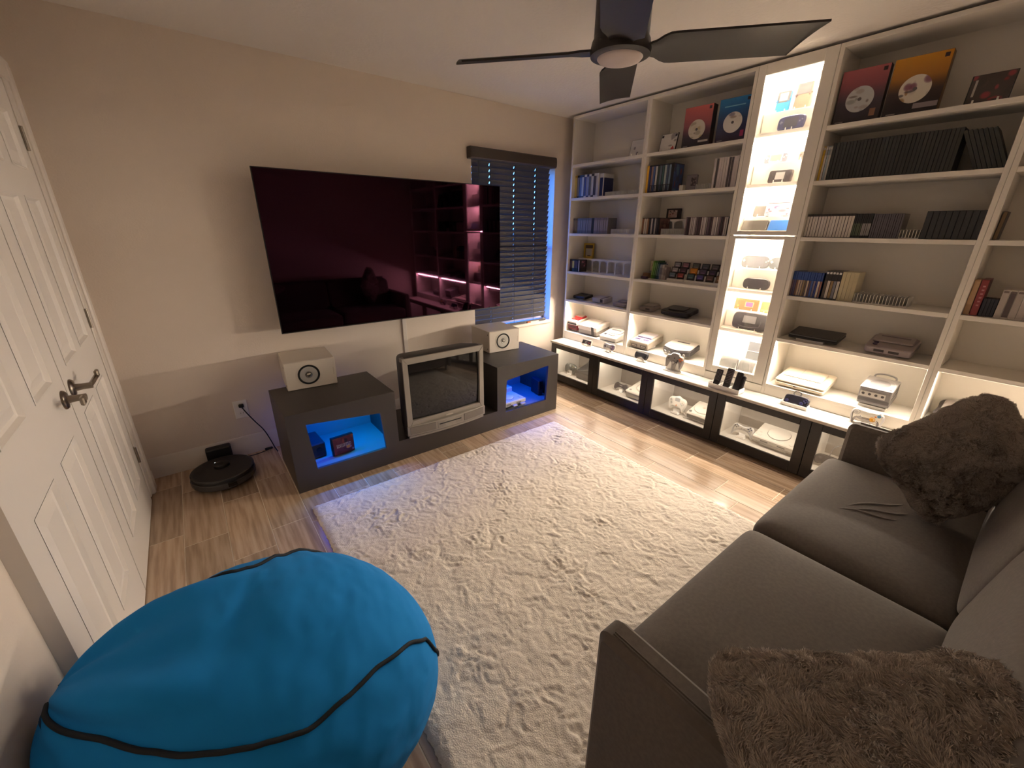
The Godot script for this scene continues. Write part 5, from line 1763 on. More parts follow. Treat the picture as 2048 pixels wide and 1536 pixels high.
	part("deck", S().box(Vector3(0, 0.069, -0.022), Vector3(0.15, 0.014, 0.10), 0.004), plastic(196, 186, 190), c)
	bit("violet_edge", Vector3(0, 0.069, 0.029), Vector3(0.14, 0.010, 0.002), 0.0, plastic(108, 92, 150), c)
	for sx in [-1.0, 1.0]:
		bit("violet_switch", Vector3(sx * 0.042, 0.066, 0.062), Vector3(0.048, 0.006, 0.018), 0.001, plastic(118, 104, 158), c)
		bit("socket", Vector3(sx * 0.045, 0.024, 0.1155), Vector3(0.06, 0.022, 0.002), 0.0, plastic(84, 74, 66), c)
		bit("socket_rim", Vector3(sx * 0.045, 0.024, 0.117), Vector3(0.044, 0.010, 0.001), 0.0, plastic(176, 164, 150), c)
	bit("eject_bar", Vector3(0, 0.066, 0.058), Vector3(0.028, 0.006, 0.05), 0.001, plastic(180, 170, 188), c)
	wedge_stand("white stand under the wavy-fronted dark console", shelf_at(3.555, yb, 1.375), 0.13, 0.12, 0.014, 0.042)
	c = tilted("game_console", "dark console with pale wavy top and four round sockets on the lit shelf", "game console", Vector3(3.565, yb + 0.038, 1.375), 0.23)
	var wave := PackedVector2Array()
	for i in 21:
		var x := -0.12 + 0.24 * i / 20.0
		wave.append(Vector2(x, -0.088 - 0.022 * cos(x / 0.12 * PI * 1.0) * 0.5 + 0.012 * pow(absf(x) / 0.12, 4)))
	wave.append_array(poly([0.124, -0.03, 0.116, 0.088, 0.09, 0.096, -0.09, 0.096, -0.116, 0.088, -0.124, -0.03]))
	part("body", S().at(0, 0.0, 0, Vector3(-PI / 2, 0, 0)).prism(wave, 0.0, 0.046, 0.005), plastic(66, 62, 64, 0.32), c)
	var wave2 := PackedVector2Array()
	for p in wave:
		wave2.append(p * 0.95 + Vector2(0, 0.003))
	part("pale_top", S().at(0, 0.046, 0, Vector3(-PI / 2, 0, 0)).prism(wave2, -0.001, 0.014, 0.007), plastic(200, 192, 184, 0.35), c)
	bit("cartridge_slot", Vector3(0, 0.0605, -0.045), Vector3(0.11, 0.001, 0.016), 0.0, plastic(96, 90, 90), c)
	for x in [-0.085, -0.045, 0.045, 0.085]:
		part("socket", S().at(x, 0.022, 0.094, Vector3(PI / 2, 0, 0)).lathe([Vector2(0, -0.002), Vector2(0.011, -0.002), Vector2(0.011, 0.006), Vector2(0.008, 0.007), Vector2(0.007, 0.003), Vector2(0, 0.003)], 18), plastic(150, 144, 140), c)
	for x in [-0.065, 0.065]:
		bit("top_switch", Vector3(x, 0.0605, 0.05), Vector3(0.024, 0.003, 0.012), 0.001, plastic(120, 114, 112), c)


func cart_steps(label: String, at: Vector3, w: float, cols: int, words: Array, tones: Array, dark: bool) -> void:
	var o := thing("stepped_rack", label, "cartridge rack", at, FACE, "white stepped cartridge racks")
	for r in 3:
		bit("step", Vector3(0, 0.008 + 0.038 * r, -0.012 - 0.03 * r), Vector3(w, 0.016, 0.03), 0.001, mats.acrylic_white, o)
		bit("step_back", Vector3(0, 0.019 * r + 0.002, -0.012 - 0.03 * r), Vector3(w * 0.98, 0.038 * r + 0.002, 0.026), 0.0, mats.acrylic_white, o)
	var pitch := w / cols
	for r in 3:
		for k in cols:
			var i := (2 - r) * cols + k
			var q: Array = tones[i]
			var local := Vector3(-w / 2 + pitch * (k + 0.5), 0.0165 + 0.038 * r, -0.012 - 0.03 * r)
			var g := tilted("game_cartridge", "%s cartridge, %s row, column %s of the %s-column stepped rack" % [words[i], ["front", "middle", "back"][r], ["one", "two", "three", "four"][k], "two" if cols == 2 else "four"], "game cartridge", at + Vector3(-local.z, local.y, local.x), -0.12, 0.0, "cartridges on the stepped racks")
			var cw := minf(0.062, pitch - 0.006)
			bit("body", Vector3(0, 0.026, -0.004), Vector3(cw, 0.052, 0.008), 0.0015, plastic(40, 30, 34) if dark or q[0] < 112 else plastic(q[0] - 30, q[1] - 30, q[2] - 24), g)
			bit("label_print", Vector3(0, 0.029, 0.0004), Vector3(cw * 0.78, 0.032, 0.001), 0.0, plastic(q[0], q[1], q[2]), g)
			bit("label_band", Vector3(0, 0.021, 0.0009), Vector3(cw * 0.5, 0.008, 0.0006), 0.0, plastic(mini(255, q[0] + 50), mini(255, q[1] + 30), mini(255, q[2] + 40)), g)


# ---------------------------------------------------------------- the lit tower
# a wide handheld: outline body, screen, and buttons at both ends
func handheld(label: String, at: Vector3, w: float, h: float, t: float, outline: PackedVector2Array, body: Material, screen: Material, sw: float, sh: float, bezel: Material, keys: Material, tilt := -0.22, screen_y := 0.0) -> Node3D:
	var o := tilted("handheld_console", label, "handheld console", at, tilt)
	var cy := h / 2
	part("body", S().at(0, cy, 0).prism(outline, -t, 0.0, minf(t * 0.3, 0.005)), body, o)
	if bezel:
		part("bezel", S().at(0, cy + screen_y, 0).prism(rrect(sw + 0.014, sh + 0.012, 0.006, 3), -0.0005, 0.0012, 0.0005), bezel, o)
	bit("screen", Vector3(0, cy + screen_y, 0.0012), Vector3(sw, sh, 0.0012), 0.0, screen, o)
	var kx := (w / 2 + sw / 2) / 2 + 0.002
	bit("pad_bar", Vector3(-kx, cy + 0.004, 0.0008), Vector3(0.018, 0.006, 0.003), 0.0008, keys, o)
	bit("pad_bar", Vector3(-kx, cy + 0.004, 0.0008), Vector3(0.006, 0.018, 0.003), 0.0008, keys, o)
	for q in [[0.006, 0.008], [-0.006, 0.0]]:
		part("button", S().at(kx + q[0], cy + q[1], 0.0, Vector3(PI / 2, 0, 0)).lathe([Vector2(0, -0.001), Vector2(0.0042, -0.001), Vector2(0.0042, 0.002), Vector2(0, 0.0026)], 14), keys, o)
	return o


func tiny_stand(label: String, at: Vector3, w: float) -> void:
	var o := thing("display_stand", label, "display stand", at, FACE, "clear handheld stands in the tower")
	bit("foot", Vector3(0, 0.0025, -0.016), Vector3(w, 0.005, 0.05), 0.001, mats.acrylic_white, o)
	for sx in [-1.0, 1.0]:
		bit("hook", Vector3(sx * w * 0.42, 0.009, 0.0085), Vector3(0.006, 0.018, 0.003), 0.001, mats.acrylic_white, o)


func fill_tower() -> void:
	var fl := [0.502, 0.822, 1.104, 1.487, 1.766, 2.052]
	var rise := [0.0, 0.118, 0.132, 0.085, 0.125, 0.122]
	var bx := 3.585
	var fx := 3.49
	var gs := plastic(96, 96, 104, 0.12)
	var grey := plastic(150, 146, 144)
	var back := func(i: int, z: float) -> Vector3: return Vector3(bx, fl[i] + rise[i] + 0.0058, z)
	var front := func(i: int, z: float) -> Vector3: return Vector3(fx, fl[i] + 0.0058, z)
	var stand := func(i: int, z: float, w: float, rear: bool, what: String) -> void:
		tiny_stand("white stand under the " + what, shelf_at(bx if rear else fx, fl[i] + (rise[i] if rear else 0.0), z), w)
	# top compartment
	stand.call(5, 1.777, 0.06, true, "small blue handheld in the top compartment")
	var o := handheld("small bright blue upright handheld with grey screen, top of the tower", back.call(5, 1.777), 0.078, 0.118, 0.022, rrect(0.078, 0.118, 0.012), plastic(28, 150, 206), plastic(186, 182, 178, 0.15), 0.046, 0.042, plastic(104, 108, 116), plastic(18, 118, 180), -0.16, 0.026)
	part("upper_plate", S().at(0, 0.085, 0).prism(rrect(0.074, 0.062, 0.008), -0.0004, 0.0008), plastic(112, 116, 124), o)
	stand.call(5, 1.886, 0.07, true, "beige handheld in the top compartment")
	o = handheld("beige upright handheld with grey screen plate, right of the small blue one", back.call(5, 1.886), 0.09, 0.146, 0.03, rrect(0.09, 0.146, 0.008), plastic(150, 134, 116), plastic(120, 116, 122, 0.15), 0.056, 0.046, plastic(112, 108, 118), plastic(92, 66, 74), -0.16, 0.036)
	for x in [-0.008, 0.008]:
		bit("pill_button", Vector3(x, 0.024, 0.0), Vector3(0.011, 0.003, 0.003), 0.0008, plastic(150, 130, 120), o)
	var wing := smooth([-0.072, -0.02, -0.06, -0.036, 0.0, -0.042, 0.06, -0.036, 0.072, -0.02, 0.073, 0.02, 0.062, 0.034, 0.03, 0.04, -0.03, 0.04, -0.062, 0.034, -0.073, 0.02])
	stand.call(5, 1.886, 0.04, false, "indigo wide handheld")
	handheld("indigo wide handheld with dark screen, front of the topmost compartment", front.call(5, 1.886), 0.145, 0.082, 0.022, wing, plastic(62, 66, 112), plastic(84, 84, 96, 0.12), 0.062, 0.042, plastic(52, 52, 76), plastic(140, 140, 160))
	# second from the top
	stand.call(4, 1.804, 0.05, true, "slim silver-framed handheld")
	handheld("slim grey handheld with silver screen frame, second compartment from top", back.call(4, 1.804), 0.142, 0.056, 0.016, rrect(0.142, 0.056, 0.018), plastic(112, 114, 132), plastic(150, 146, 142, 0.12), 0.064, 0.038, plastic(226, 222, 214), plastic(214, 214, 220))
	stand.call(4, 1.972, 0.04, true, "brownish handheld by the door frame")
	handheld("brownish grey small handheld half hidden by the tower's door frame", back.call(4, 1.972), 0.078, 0.056, 0.016, rrect(0.078, 0.056, 0.006), plastic(146, 130, 122), plastic(120, 110, 106, 0.15), 0.03, 0.03, null, plastic(100, 90, 88))
	stand.call(4, 1.888, 0.06, false, "black wide handheld in the second compartment")
	o = handheld("black wide handheld with mirror-bright screen, front of the second compartment", front.call(4, 1.888), 0.136, 0.074, 0.022, rrect(0.136, 0.074, 0.012), plastic(72, 58, 60), plastic(196, 192, 190, 0.08), 0.052, 0.042, plastic(64, 54, 56), plastic(50, 42, 46))
	# third from the top
	stand.call(3, 1.80, 0.08, true, "plain grey tablet-like handheld")
	o = tilted("handheld_console", "plain grey closed handheld behind the patterned one, third compartment", "handheld console", back.call(3, 1.80), -0.25)
	part("lid", S().at(0, 0.034, 0).prism(rrect(0.14, 0.068, 0.006), -0.010, 0.0, 0.002), plastic(110, 106, 104), o)
	part("lower_half", S().at(0, 0.034, 0).prism(rrect(0.14, 0.068, 0.006), -0.022, -0.011, 0.002), plastic(120, 116, 116), o)
	tiny_stand("white stand under the patterned white and violet handheld", Vector3(3.556, fl[3] + rise[3] + 0.0004, 1.889), 0.08)
	o = tilted("handheld_console", "white closed handheld with violet and red patterned lid", "handheld console", Vector3(3.556, fl[3] + rise[3] + 0.0058, 1.889), -0.22)
	part("lid", S().at(0, 0.041, 0).prism(rrect(0.146, 0.082, 0.008), -0.010, 0.0, 0.002), plastic(222, 216, 214), o)
	part("lower_half", S().at(0, 0.041, 0).prism(rrect(0.146, 0.082, 0.008), -0.022, -0.011, 0.002), plastic(90, 88, 104), o)
	part("lid_print", S().slab(Vector3(-0.068, 0.004, 0.0), Vector3(0.068, 0.068, 0.0006)), print_art("art_lid", 71, col(216, 200, 206), [col(120, 90, 160), col(176, 80, 110), col(220, 206, 210), col(90, 80, 140), col(200, 130, 150), col(110, 60, 100)], 96, 48), o)
	bit("top_edge", Vector3(0, 0.079, -0.002), Vector3(0.13, 0.005, 0.006), 0.001, plastic(70, 64, 80), o)
	o = tilted("handheld_console", "dark glossy closed handheld lying at the left front of the third compartment", "handheld console", Vector3(fx - 0.012, fl[3] + 0.0012, 1.797), -0.42)
	part("lid", S().at(0, 0.034, 0).prism(rrect(0.158, 0.068, 0.006), -0.010, 0.0, 0.002), plastic(96, 88, 78, 0.08), o)
	part("lower_half", S().at(0, 0.034, 0).prism(rrect(0.158, 0.068, 0.006), -0.02, -0.011, 0.002), plastic(60, 56, 54), o)
	o = tilted("handheld_console", "plain bright blue closed handheld at the right front of the third compartment", "handheld console", Vector3(fx - 0.012, fl[3] + 0.0012, 1.952), -0.42)
	part("lid", S().at(0, 0.034, 0).prism(rrect(0.132, 0.068, 0.006), -0.010, 0.0, 0.002), plastic(40, 128, 222), o)
	part("lower_half", S().at(0, 0.034, 0).prism(rrect(0.132, 0.068, 0.006), -0.02, -0.011, 0.002), plastic(24, 86, 160), o)
	# lower door, upper compartment
	var capsule := smooth([-0.094, 0.0, -0.088, 0.026, -0.066, 0.041, -0.03, 0.043, 0.03, 0.043, 0.066, 0.041, 0.088, 0.026, 0.094, 0.0, 0.088, -0.026, 0.066, -0.041, 0.0, -0.043, -0.066, -0.041, -0.088, -0.026])
	stand.call(2, 1.806, 0.1, true, "silver-grey capsule handheld")
	handheld("silver-grey capsule handheld with wide pale screen, lower door's upper compartment", back.call(2, 1.806), 0.188, 0.086, 0.02, capsule, plastic(112, 114, 122), plastic(128, 130, 140, 0.1), 0.11, 0.062, null, plastic(214, 214, 216))
	stand.call(2, 1.972, 0.06, true, "second silver handheld by the door frame")
	var cap2 := PackedVector2Array()
	for p in capsule:
		cap2.append(Vector2(p.x * 0.78, p.y * 0.95))
	handheld("second silver-grey capsule handheld, cut off by the tower's door frame", back.call(2, 1.972), 0.147, 0.082, 0.02, cap2, plastic(110, 114, 118), plastic(120, 126, 134, 0.1), 0.08, 0.056, null, plastic(210, 210, 214))
	stand.call(2, 1.878, 0.1, false, "black capsule handheld")
	var cap3 := PackedVector2Array()
	for p in capsule:
		cap3.append(Vector2(p.x * 0.92, p.y * 0.86))
	handheld("black capsule handheld at the front of the lower door's upper compartment", front.call(2, 1.878), 0.172, 0.074, 0.02, cap3, plastic(52, 42, 46), plastic(64, 54, 60, 0.12), 0.10, 0.052, null, plastic(44, 36, 40))
	# orange and tan pair, big black handheld
	stand.call(1, 1.807, 0.11, true, "orange handheld")
	o = tilted("handheld_console", "orange clear-cased handheld with violet screen", "handheld console", back.call(1, 1.807), -0.14)
	bit("body", Vector3(0, 0.040, -0.008), Vector3(0.164, 0.080, 0.016), 0.002, plastic(212, 104, 52), o)
	bit("screen_frame", Vector3(0.02, 0.042, 0.0006), Vector3(0.058, 0.038, 0.001), 0.0, plastic(216, 180, 130), o)
	bit("screen", Vector3(0.02, 0.042, 0.0012), Vector3(0.048, 0.030, 0.001), 0.0, plastic(150, 84, 150), o)
	bit("pad_bar", Vector3(-0.055, 0.026, 0.001), Vector3(0.014, 0.014, 0.003), 0.004, plastic(196, 150, 70), o)
	bit("top_band", Vector3(0, 0.07, 0.0006), Vector3(0.15, 0.006, 0.001), 0.0, plastic(190, 130, 70), o)
	stand.call(1, 1.972, 0.08, true, "tan handheld")
	o = tilted("handheld_console", "tan and gold handheld beside the orange one, partly behind the frame", "handheld console", back.call(1, 1.968), -0.14)
	bit("body", Vector3(0, 0.038, -0.008), Vector3(0.124, 0.076, 0.016), 0.002, plastic(186, 152, 96), o)
	bit("screen", Vector3(0.01, 0.042, 0.0008), Vector3(0.05, 0.032, 0.001), 0.0, plastic(150, 130, 96), o)
	bit("lower_band", Vector3(0, 0.016, 0.0008), Vector3(0.11, 0.010, 0.001), 0.0, plastic(216, 190, 140), o)
	stand.call(1, 1.885, 0.13, false, "big black handheld")
	var big := smooth([-0.116, 0.0, -0.114, 0.034, -0.098, 0.054, -0.05, 0.06, 0.05, 0.06, 0.098, 0.054, 0.114, 0.034, 0.116, 0.0, 0.112, -0.036, 0.09, -0.056, 0.0, -0.06, -0.09, -0.056, -0.112, -0.036])
	o = handheld("big black handheld with tilted glossy screen, second compartment from the bottom", front.call(1, 1.885), 0.232, 0.12, 0.034, big, plastic(58, 54, 58), plastic(150, 148, 148, 0.06), 0.086, 0.05, plastic(40, 38, 42), plastic(74, 70, 74), -0.2, 0.012)
	var groove := curve([Vector3(-0.07, 0.03, 0.001), Vector3(-0.05, 0.022, 0.001), Vector3(0, 0.018, 0.001), Vector3(0.05, 0.022, 0.001), Vector3(0.072, 0.034, 0.001), Vector3(0.074, 0.07, 0.001)], 6)
	part("groove", S().tube(groove, 0.002, 6), plastic(96, 92, 94), o)
	# lowest: open flip handheld behind a clear curved cover with a grey device inside
	o = tilted("handheld_console", "pale grey open flip handheld standing at the back of the lowest compartment", "handheld console", Vector3(3.61, fl[0] + 0.074, 1.916), -0.1)
	bit("upper_half", Vector3(0, 0.112, -0.006), Vector3(0.098, 0.072, 0.012), 0.003, plastic(108, 112, 122), o)
	bit("lower_half", Vector3(0, 0.038, -0.004), Vector3(0.098, 0.072, 0.016), 0.003, plastic(120, 124, 128), o)
	bit("hinge", Vector3(0, 0.075, 0.0), Vector3(0.09, 0.008, 0.012), 0.003, plastic(120, 122, 130), o)
	solo("display_step", "low white block under the pale flip handheld", "display step", S().box(Vector3(0, 0.036, 0), Vector3(0.26, 0.072, 0.07), 0.001), mats.acrylic_white, shelf_at(3.625, fl[0], 1.87), FACE)
	o = thing("curved_stand", "clear curved acrylic stand holding a grey cloth-covered visor, lowest compartment", "display stand", shelf_at(3.50, fl[0], 1.862), FACE)
	var g := []
	for i in 13:
		var a := PI * 0.06 + PI * 0.5 * i / 12.0
		var row := PackedVector3Array()
		for j in 13:
			row.append(Vector3(-0.125 + 0.25 * j / 12.0, 0.008 + 0.10 * sin(a), -0.05 + 0.058 * cos(a)))
		g.append(row)
	g.reverse()
	part("clear_cover", S().sheet(g), mats.clear_plastic, o)
	bit("foot", Vector3(0, 0.003, -0.03), Vector3(0.25, 0.006, 0.07), 0.001, mats.acrylic_white, o)
	for q in [[-0.125, -0.005, "left"], [0.012, 0.118, "right"]]:
		var pad := []
		for i in 11:
			var a := PI * 0.05 + PI * 0.5 * i / 10.0
			var row := PackedVector3Array()
			for j in 9:
				var u := j / 8.0
				row.append(Vector3(lerpf(q[0], q[1], u), 0.010 + 0.092 * sin(a), -0.052 + 0.055 * cos(a) + 0.003 * sin(u * PI)))
			pad.append(row)
		pad.reverse()
		part("grey_pad", S().sheet(pad), plastic(98, 93, 89, 0.7), o)
	bit("pad_seam", Vector3(0.004, 0.055, -0.004), Vector3(0.01, 0.09, 0.01), 0.004, plastic(84, 80, 80), o)


# ---------------------------------------------------------------- wide bookcase right of the tower
func fill_wide_bay() -> void:
	var L := LEVELS
	var dk: Material = plastic(30, 31, 33)
	var w: Material = plastic(222, 216, 208)
	var disc3 := print_art("disc_silver", 81, col(192, 194, 196), [col(192, 194, 196), col(150, 150, 150), col(206, 206, 204), col(170, 160, 158), col(120, 110, 108)])
	var disc4 := print_art("disc_gold", 85, col(222, 214, 198), [col(222, 214, 198), col(120, 70, 90), col(226, 220, 206), col(90, 80, 80), col(150, 110, 60), col(200, 190, 176)])
	big_box("large box fading from rose pink to grey with a silver disc print", shelf_at(3.475, L[5], 2.215), 0.20, 0.252, 0.05, gradient_print("fade_rose_grey", [0.0, 0.3, 0.6, 1.0], [col(176, 90, 96), col(140, 74, 84), col(70, 60, 72), col(52, 46, 50)]), plastic(58, 40, 44), disc3, [["emblem", 0.068, 0.042, 0.024, 0.034, plastic(150, 110, 84)], ["maker_strip", -0.07, 0.012, 0.036, 0.004, plastic(150, 140, 136)]])
	big_box("large box fading from gold to near black with a pale disc print", shelf_at(3.475, L[5], 2.437), 0.21, 0.252, 0.06, gradient_print("fade_gold_black", [0.0, 0.35, 0.6, 1.0], [col(200, 140, 30), col(168, 112, 34), col(62, 44, 40), col(30, 24, 32)]), plastic(120, 80, 24), disc4, [["title_strip", 0.055, 0.036, 0.09, 0.022, plastic(150, 140, 144)], ["maker_strip", -0.07, 0.012, 0.036, 0.004, plastic(150, 140, 136)]])
	easel("small white easel under the dark case with red splash", shelf_at(3.50, L[5], 2.70), 0.08)
	var sc := shown_case("dark grey square case with a red splash picture on a white easel", Vector3(3.505, L[5] + 0.006, 2.70), 0.145, 0.127, dk, print_art("art_splash", 91, col(74, 62, 60), [col(150, 50, 56), col(176, 70, 76), col(74, 62, 60), col(84, 70, 66), col(66, 56, 54)]), -0.22)
	bit("white_title", Vector3(-0.052, 0.07, 0.0015), Vector3(0.008, 0.07, 0.0006), 0.0, plastic(190, 182, 176), sc)
	# second shelf: four light-spined cases and the long black row
	var four := [[plastic(196, 160, 40), plastic(212, 176, 60), "yellow"], [plastic(150, 150, 156), plastic(206, 196, 190), "pale"], [plastic(120, 140, 156), plastic(160, 176, 186), "pale blue"], [plastic(150, 150, 150), plastic(190, 186, 180), "grey"]]
	case_row(2.1075, 2.152, L[4], 3.462, 0.178, 0.105, four, "in the slim group beside the tower", "slim light cases beside the black row", 0.02, 0.74, "game_case", plastic(200, 198, 196))
	var blacks := []
	for i in 34:
		blacks.append([plastic(36 + (i * 5) % 9, 37 + (i * 5) % 9, 38 + (i * 3) % 7), plastic(46 + (i * 7) % 11, 48 + (i * 7) % 11, 47 + (i * 7) % 11), "black"])
	case_row(2.154, 2.672, L[4], 3.458, 0.188, 0.135, blacks, "in the long row right of the tower", "long black row of cases", 0.0, 1.0)
	for i in 7:
		spine_case("black game case, %s of the seven leaning left after the black row" % ordinal(i + 1), shelf_at(3.46, L[4], 2.752 + 0.0160 * i), 0.0145, 0.186, 0.135, plastic(38, 40, 40), plastic(50, 53, 51), 0.0, 1.0, "leaning black cases", "game_case", 0.43)
	# third shelf
	var whites := []
	for i in 16:
		var wide := i in [5, 9]
		whites.append([plastic(52, 46, 44), plastic(214, 206, 198) if not wide else plastic(222, 216, 210), "white-spined" if not wide else "broad white-spined"])
	case_row(2.1075, 2.342, L[3], 3.462, 0.128, 0.118, whites, "right of the tower on the third shelf", "white-spined cases, third shelf", 0.02, 0.9, "game_case")
	var gb := []
	for i in 10:
		gb.append([dk, plastic(80, 92, 70) if i < 5 else plastic(150, 148, 146), "thin black-green" if i < 5 else "thin black-silver"])
	case_row(2.343, 2.424, L[3], 3.46, 0.126, 0.118, gb, "after the white-spined ones", "thin black cases, third shelf", 0.1, 0.6)
	var sm := []
	for i in 14:
		sm.append([plastic(92, 88, 98, 0.2), null, "smoky empty"])
	case_row(2.425, 2.551, L[3], 3.465, 0.124, 0.118, sm, "in the smoky row, third shelf", "smoky empty cases")
	rack("low white divider rack between the smoky cases and nine thick black ones", 2.552, 2.632, L[3], 3.47, 0.044, 0.11, 6)
	var thick := []
	for i in 9:
		thick.append([plastic(30, 31, 34), plastic(52, 54, 56), "thick black"])
	case_row(2.637, 2.845, L[3], 3.458, 0.132, 0.12, thick, "at the right end of the third shelf", "thick black cases, third shelf", 0.0, 0.98)
	# fourth shelf
	var blue: Material = plastic(30, 66, 140, 0.2)
	var bl := []
	for i in 14:
		var q: Array = [[96, 72, 90, "violet"], [70, 60, 96, "dark violet"], [110, 76, 60, "brown"], [190, 170, 150, "cream"], [176, 160, 150, "pale"], [150, 130, 96, "tan"], [96, 80, 60, "olive"], [196, 180, 160, "white"], [90, 70, 80, "plum"], [60, 90, 160, "blue"], [120, 110, 130, "grey"], [40, 60, 140, "deep blue"], [206, 196, 180, "light"], [130, 90, 80, "red-brown"]][i]
		bl.append([blue, plastic(q[0], q[1], q[2]), "blue-topped %s-spined" % q[3]])
	case_row(2.1075, 2.270, L[2], 3.458, 0.150, 0.112, bl, "on the fourth shelf", "blue-topped cases, fourth shelf", 0.02, 0.66)
	var bw := []
	for i in 5:
		bw.append([plastic(36, 32, 34), [plastic(84, 72, 64), plastic(206, 196, 186), plastic(150, 124, 84), plastic(120, 120, 130), plastic(206, 200, 190)][i], ["black brown-spined", "black white-labelled", "black tan-labelled", "black grey-labelled", "black cream-labelled"][i]])
	case_row(2.279, 2.357, L[2], 3.458, 0.164, 0.125, bw, "after the blue-topped ones", "tall black cases, fourth shelf", 0.04, 0.66, "game_case", plastic(222, 218, 214))
	var cr := []
	for i in 4:
		cr.append([plastic(208, 196, 160) if i % 2 == 0 else plastic(216, 206, 176), plastic(200, 188, 152), "plain cream"])
	case_row(2.358, 2.436, L[2], 3.462, 0.164, 0.12, cr, "after the tall black ones", "cream boxes, fourth shelf", 0.0, 1.0, "boxed_game")
	rack("long low white divider rack on the wide bookcase's fourth shelf", 2.438, 2.675, L[2], 3.468, 0.05, 0.12, 16)
	# fifth shelf
	var yb: float = L[1]
	wedge_stand("white stand under the slim black console, wide bookcase", shelf_at(3.53, yb, 2.275), 0.15, 0.1, 0.012, 0.03)
	var c := tilted("game_console", "slim black slab console tilted on a stand, wide bookcase", "game console", Vector3(3.545, yb + 0.026, 2.29), 0.17)
	part("body", S().at(0, 0.0, 0, Vector3(-PI / 2, 0, 0)).prism(rrect(0.265, 0.155, 0.004), 0.0, 0.013, 0.002), plastic(34, 31, 33, 0.3), c)
	part("upper_body", S().at(0, 0.013, -0.0, Vector3(-PI / 2, 0, 0)).prism(rrect(0.265, 0.155, 0.004), 0.0015, 0.014, 0.002), plastic(40, 36, 37, 0.26), c)
	bit("disc_slot", Vector3(0.0, 0.014, 0.0778), Vector3(0.2, 0.002, 0.001), 0.0, mats.rubber, c)
	wedge_stand("white stand under the mauve-grey console, wide bookcase", shelf_at(3.535, yb, 2.66), 0.10, 0.11, 0.012, 0.034)
	c = tilted("game_console", "mauve-grey console with two violet buttons, wide bookcase fifth shelf", "game console", Vector3(3.55, yb + 0.029, 2.66), 0.2)
	part("body", S().at(0, 0.022, 0, Vector3(-PI / 2, 0, 0)).prism(rrect(0.21, 0.20, 0.022), -0.022, 0.018, 0.006), plastic(162, 150, 150), c)
	part("top_deck", S().at(0, 0.040, -0.03, Vector3(-PI / 2, 0, 0)).prism(rrect(0.18, 0.11, 0.014), -0.001, 0.012, 0.005), plastic(168, 156, 154), c)
	bit("deck_slot", Vector3(0, 0.0525, -0.05), Vector3(0.13, 0.001, 0.014), 0.0, plastic(118, 106, 108), c)
	for z in [0.035, 0.062]:
		part("violet_button", S().at(-0.065, 0.040, z).lathe([Vector2(0.011, -0.001), Vector2(0.011, 0.005), Vector2(0, 0.006)], 16), plastic(80, 66, 96), c)
	for x in [-0.035, 0.03]:
		bit("socket", Vector3(x, 0.02, 0.1003), Vector3(0.046, 0.014, 0.001), 0.0, plastic(58, 50, 52), c)
	# base
	yb = L[0]
	wedge_stand("white stand under the white slab console on the lit shelf", shelf_at(3.545, yb, 2.275), 0.17, 0.12, 0.012, 0.036)
	c = tilted("game_console", "wide cream-white slab console with a two-part sliding lid, lit shelf", "game console", Vector3(3.56, yb + 0.033, 2.29), 0.2)
	part("lower_body", S().at(0, 0.0, 0, Vector3(-PI / 2, 0, 0)).prism(rrect(0.285, 0.225, 0.012), 0.0, 0.02, 0.003), plastic(216, 202, 180), c)
	part("upper_body", S().at(0, 0.02, -0.004, Vector3(-PI / 2, 0, 0)).prism(rrect(0.288, 0.218, 0.014), 0.0012, 0.022, 0.008), plastic(232, 220, 200), c)
	part("lid", S().at(-0.01, 0.042, -0.02, Vector3(-PI / 2, 0, 0)).prism(rrect(0.225, 0.13, 0.008), -0.001, 0.010, 0.006), plastic(234, 224, 206), c)
	bit("lid_split", Vector3(-0.03, 0.0522, -0.02), Vector3(0.0015, 0.001, 0.128), 0.0, plastic(180, 166, 146), c)
	bit("front_port", Vector3(-0.02, 0.012, 0.1128), Vector3(0.014, 0.010, 0.001), 0.0, plastic(70, 54, 44), c)
	wedge_stand("white stand under the grey cube console", shelf_at(3.545, yb, 2.668), 0.13, 0.12, 0.014, 0.04)
	c = tilted("game_console", "grey cube console with round lid emblem and four front sockets", "game console", Vector3(3.555, yb + 0.036, 2.668), 0.2)
	part("body", S().box(Vector3(0, 0.052, 0), Vector3(0.148, 0.104, 0.158), 0.004), plastic(112, 106, 106, 0.32), c)
	part("top_cover", S().box(Vector3(0, 0.106, -0.002), Vector3(0.15, 0.010, 0.158), 0.004), plastic(168, 164, 164, 0.32), c)
	part("disc_emblem", S().at(0.0, 0.111, 0.0).lathe([Vector2(0.046, -0.001), Vector2(0.046, 0.001), Vector2(0.044, 0.0016), Vector2(0, 0.0018)], 32), plastic(128, 124, 124), c)
	part("lid_ring", S().at(0.0, 0.1105, -0.004).lathe([Vector2(0.066, -0.001), Vector2(0.066, 0.0012), Vector2(0.063, 0.0012)], 36), plastic(186, 182, 182), c)
	bit("socket_plate", Vector3(-0.008, 0.066, 0.0795), Vector3(0.118, 0.036, 0.0016), 0.0006, plastic(184, 178, 172), c)
	for x in [-0.052, -0.022, 0.008, 0.038]:
		part("socket", S().at(x, 0.068, 0.0802, Vector3(PI / 2, 0, 0)).lathe([Vector2(0, -0.001), Vector2(0.0075, -0.001), Vector2(0.0075, 0.0012), Vector2(0, 0.0014)], 18), plastic(48, 40, 40), c)
	bit("lower_band", Vector3(0, 0.03, 0.0792), Vector3(0.144, 0.022, 0.001), 0.0, plastic(78, 72, 72), c)
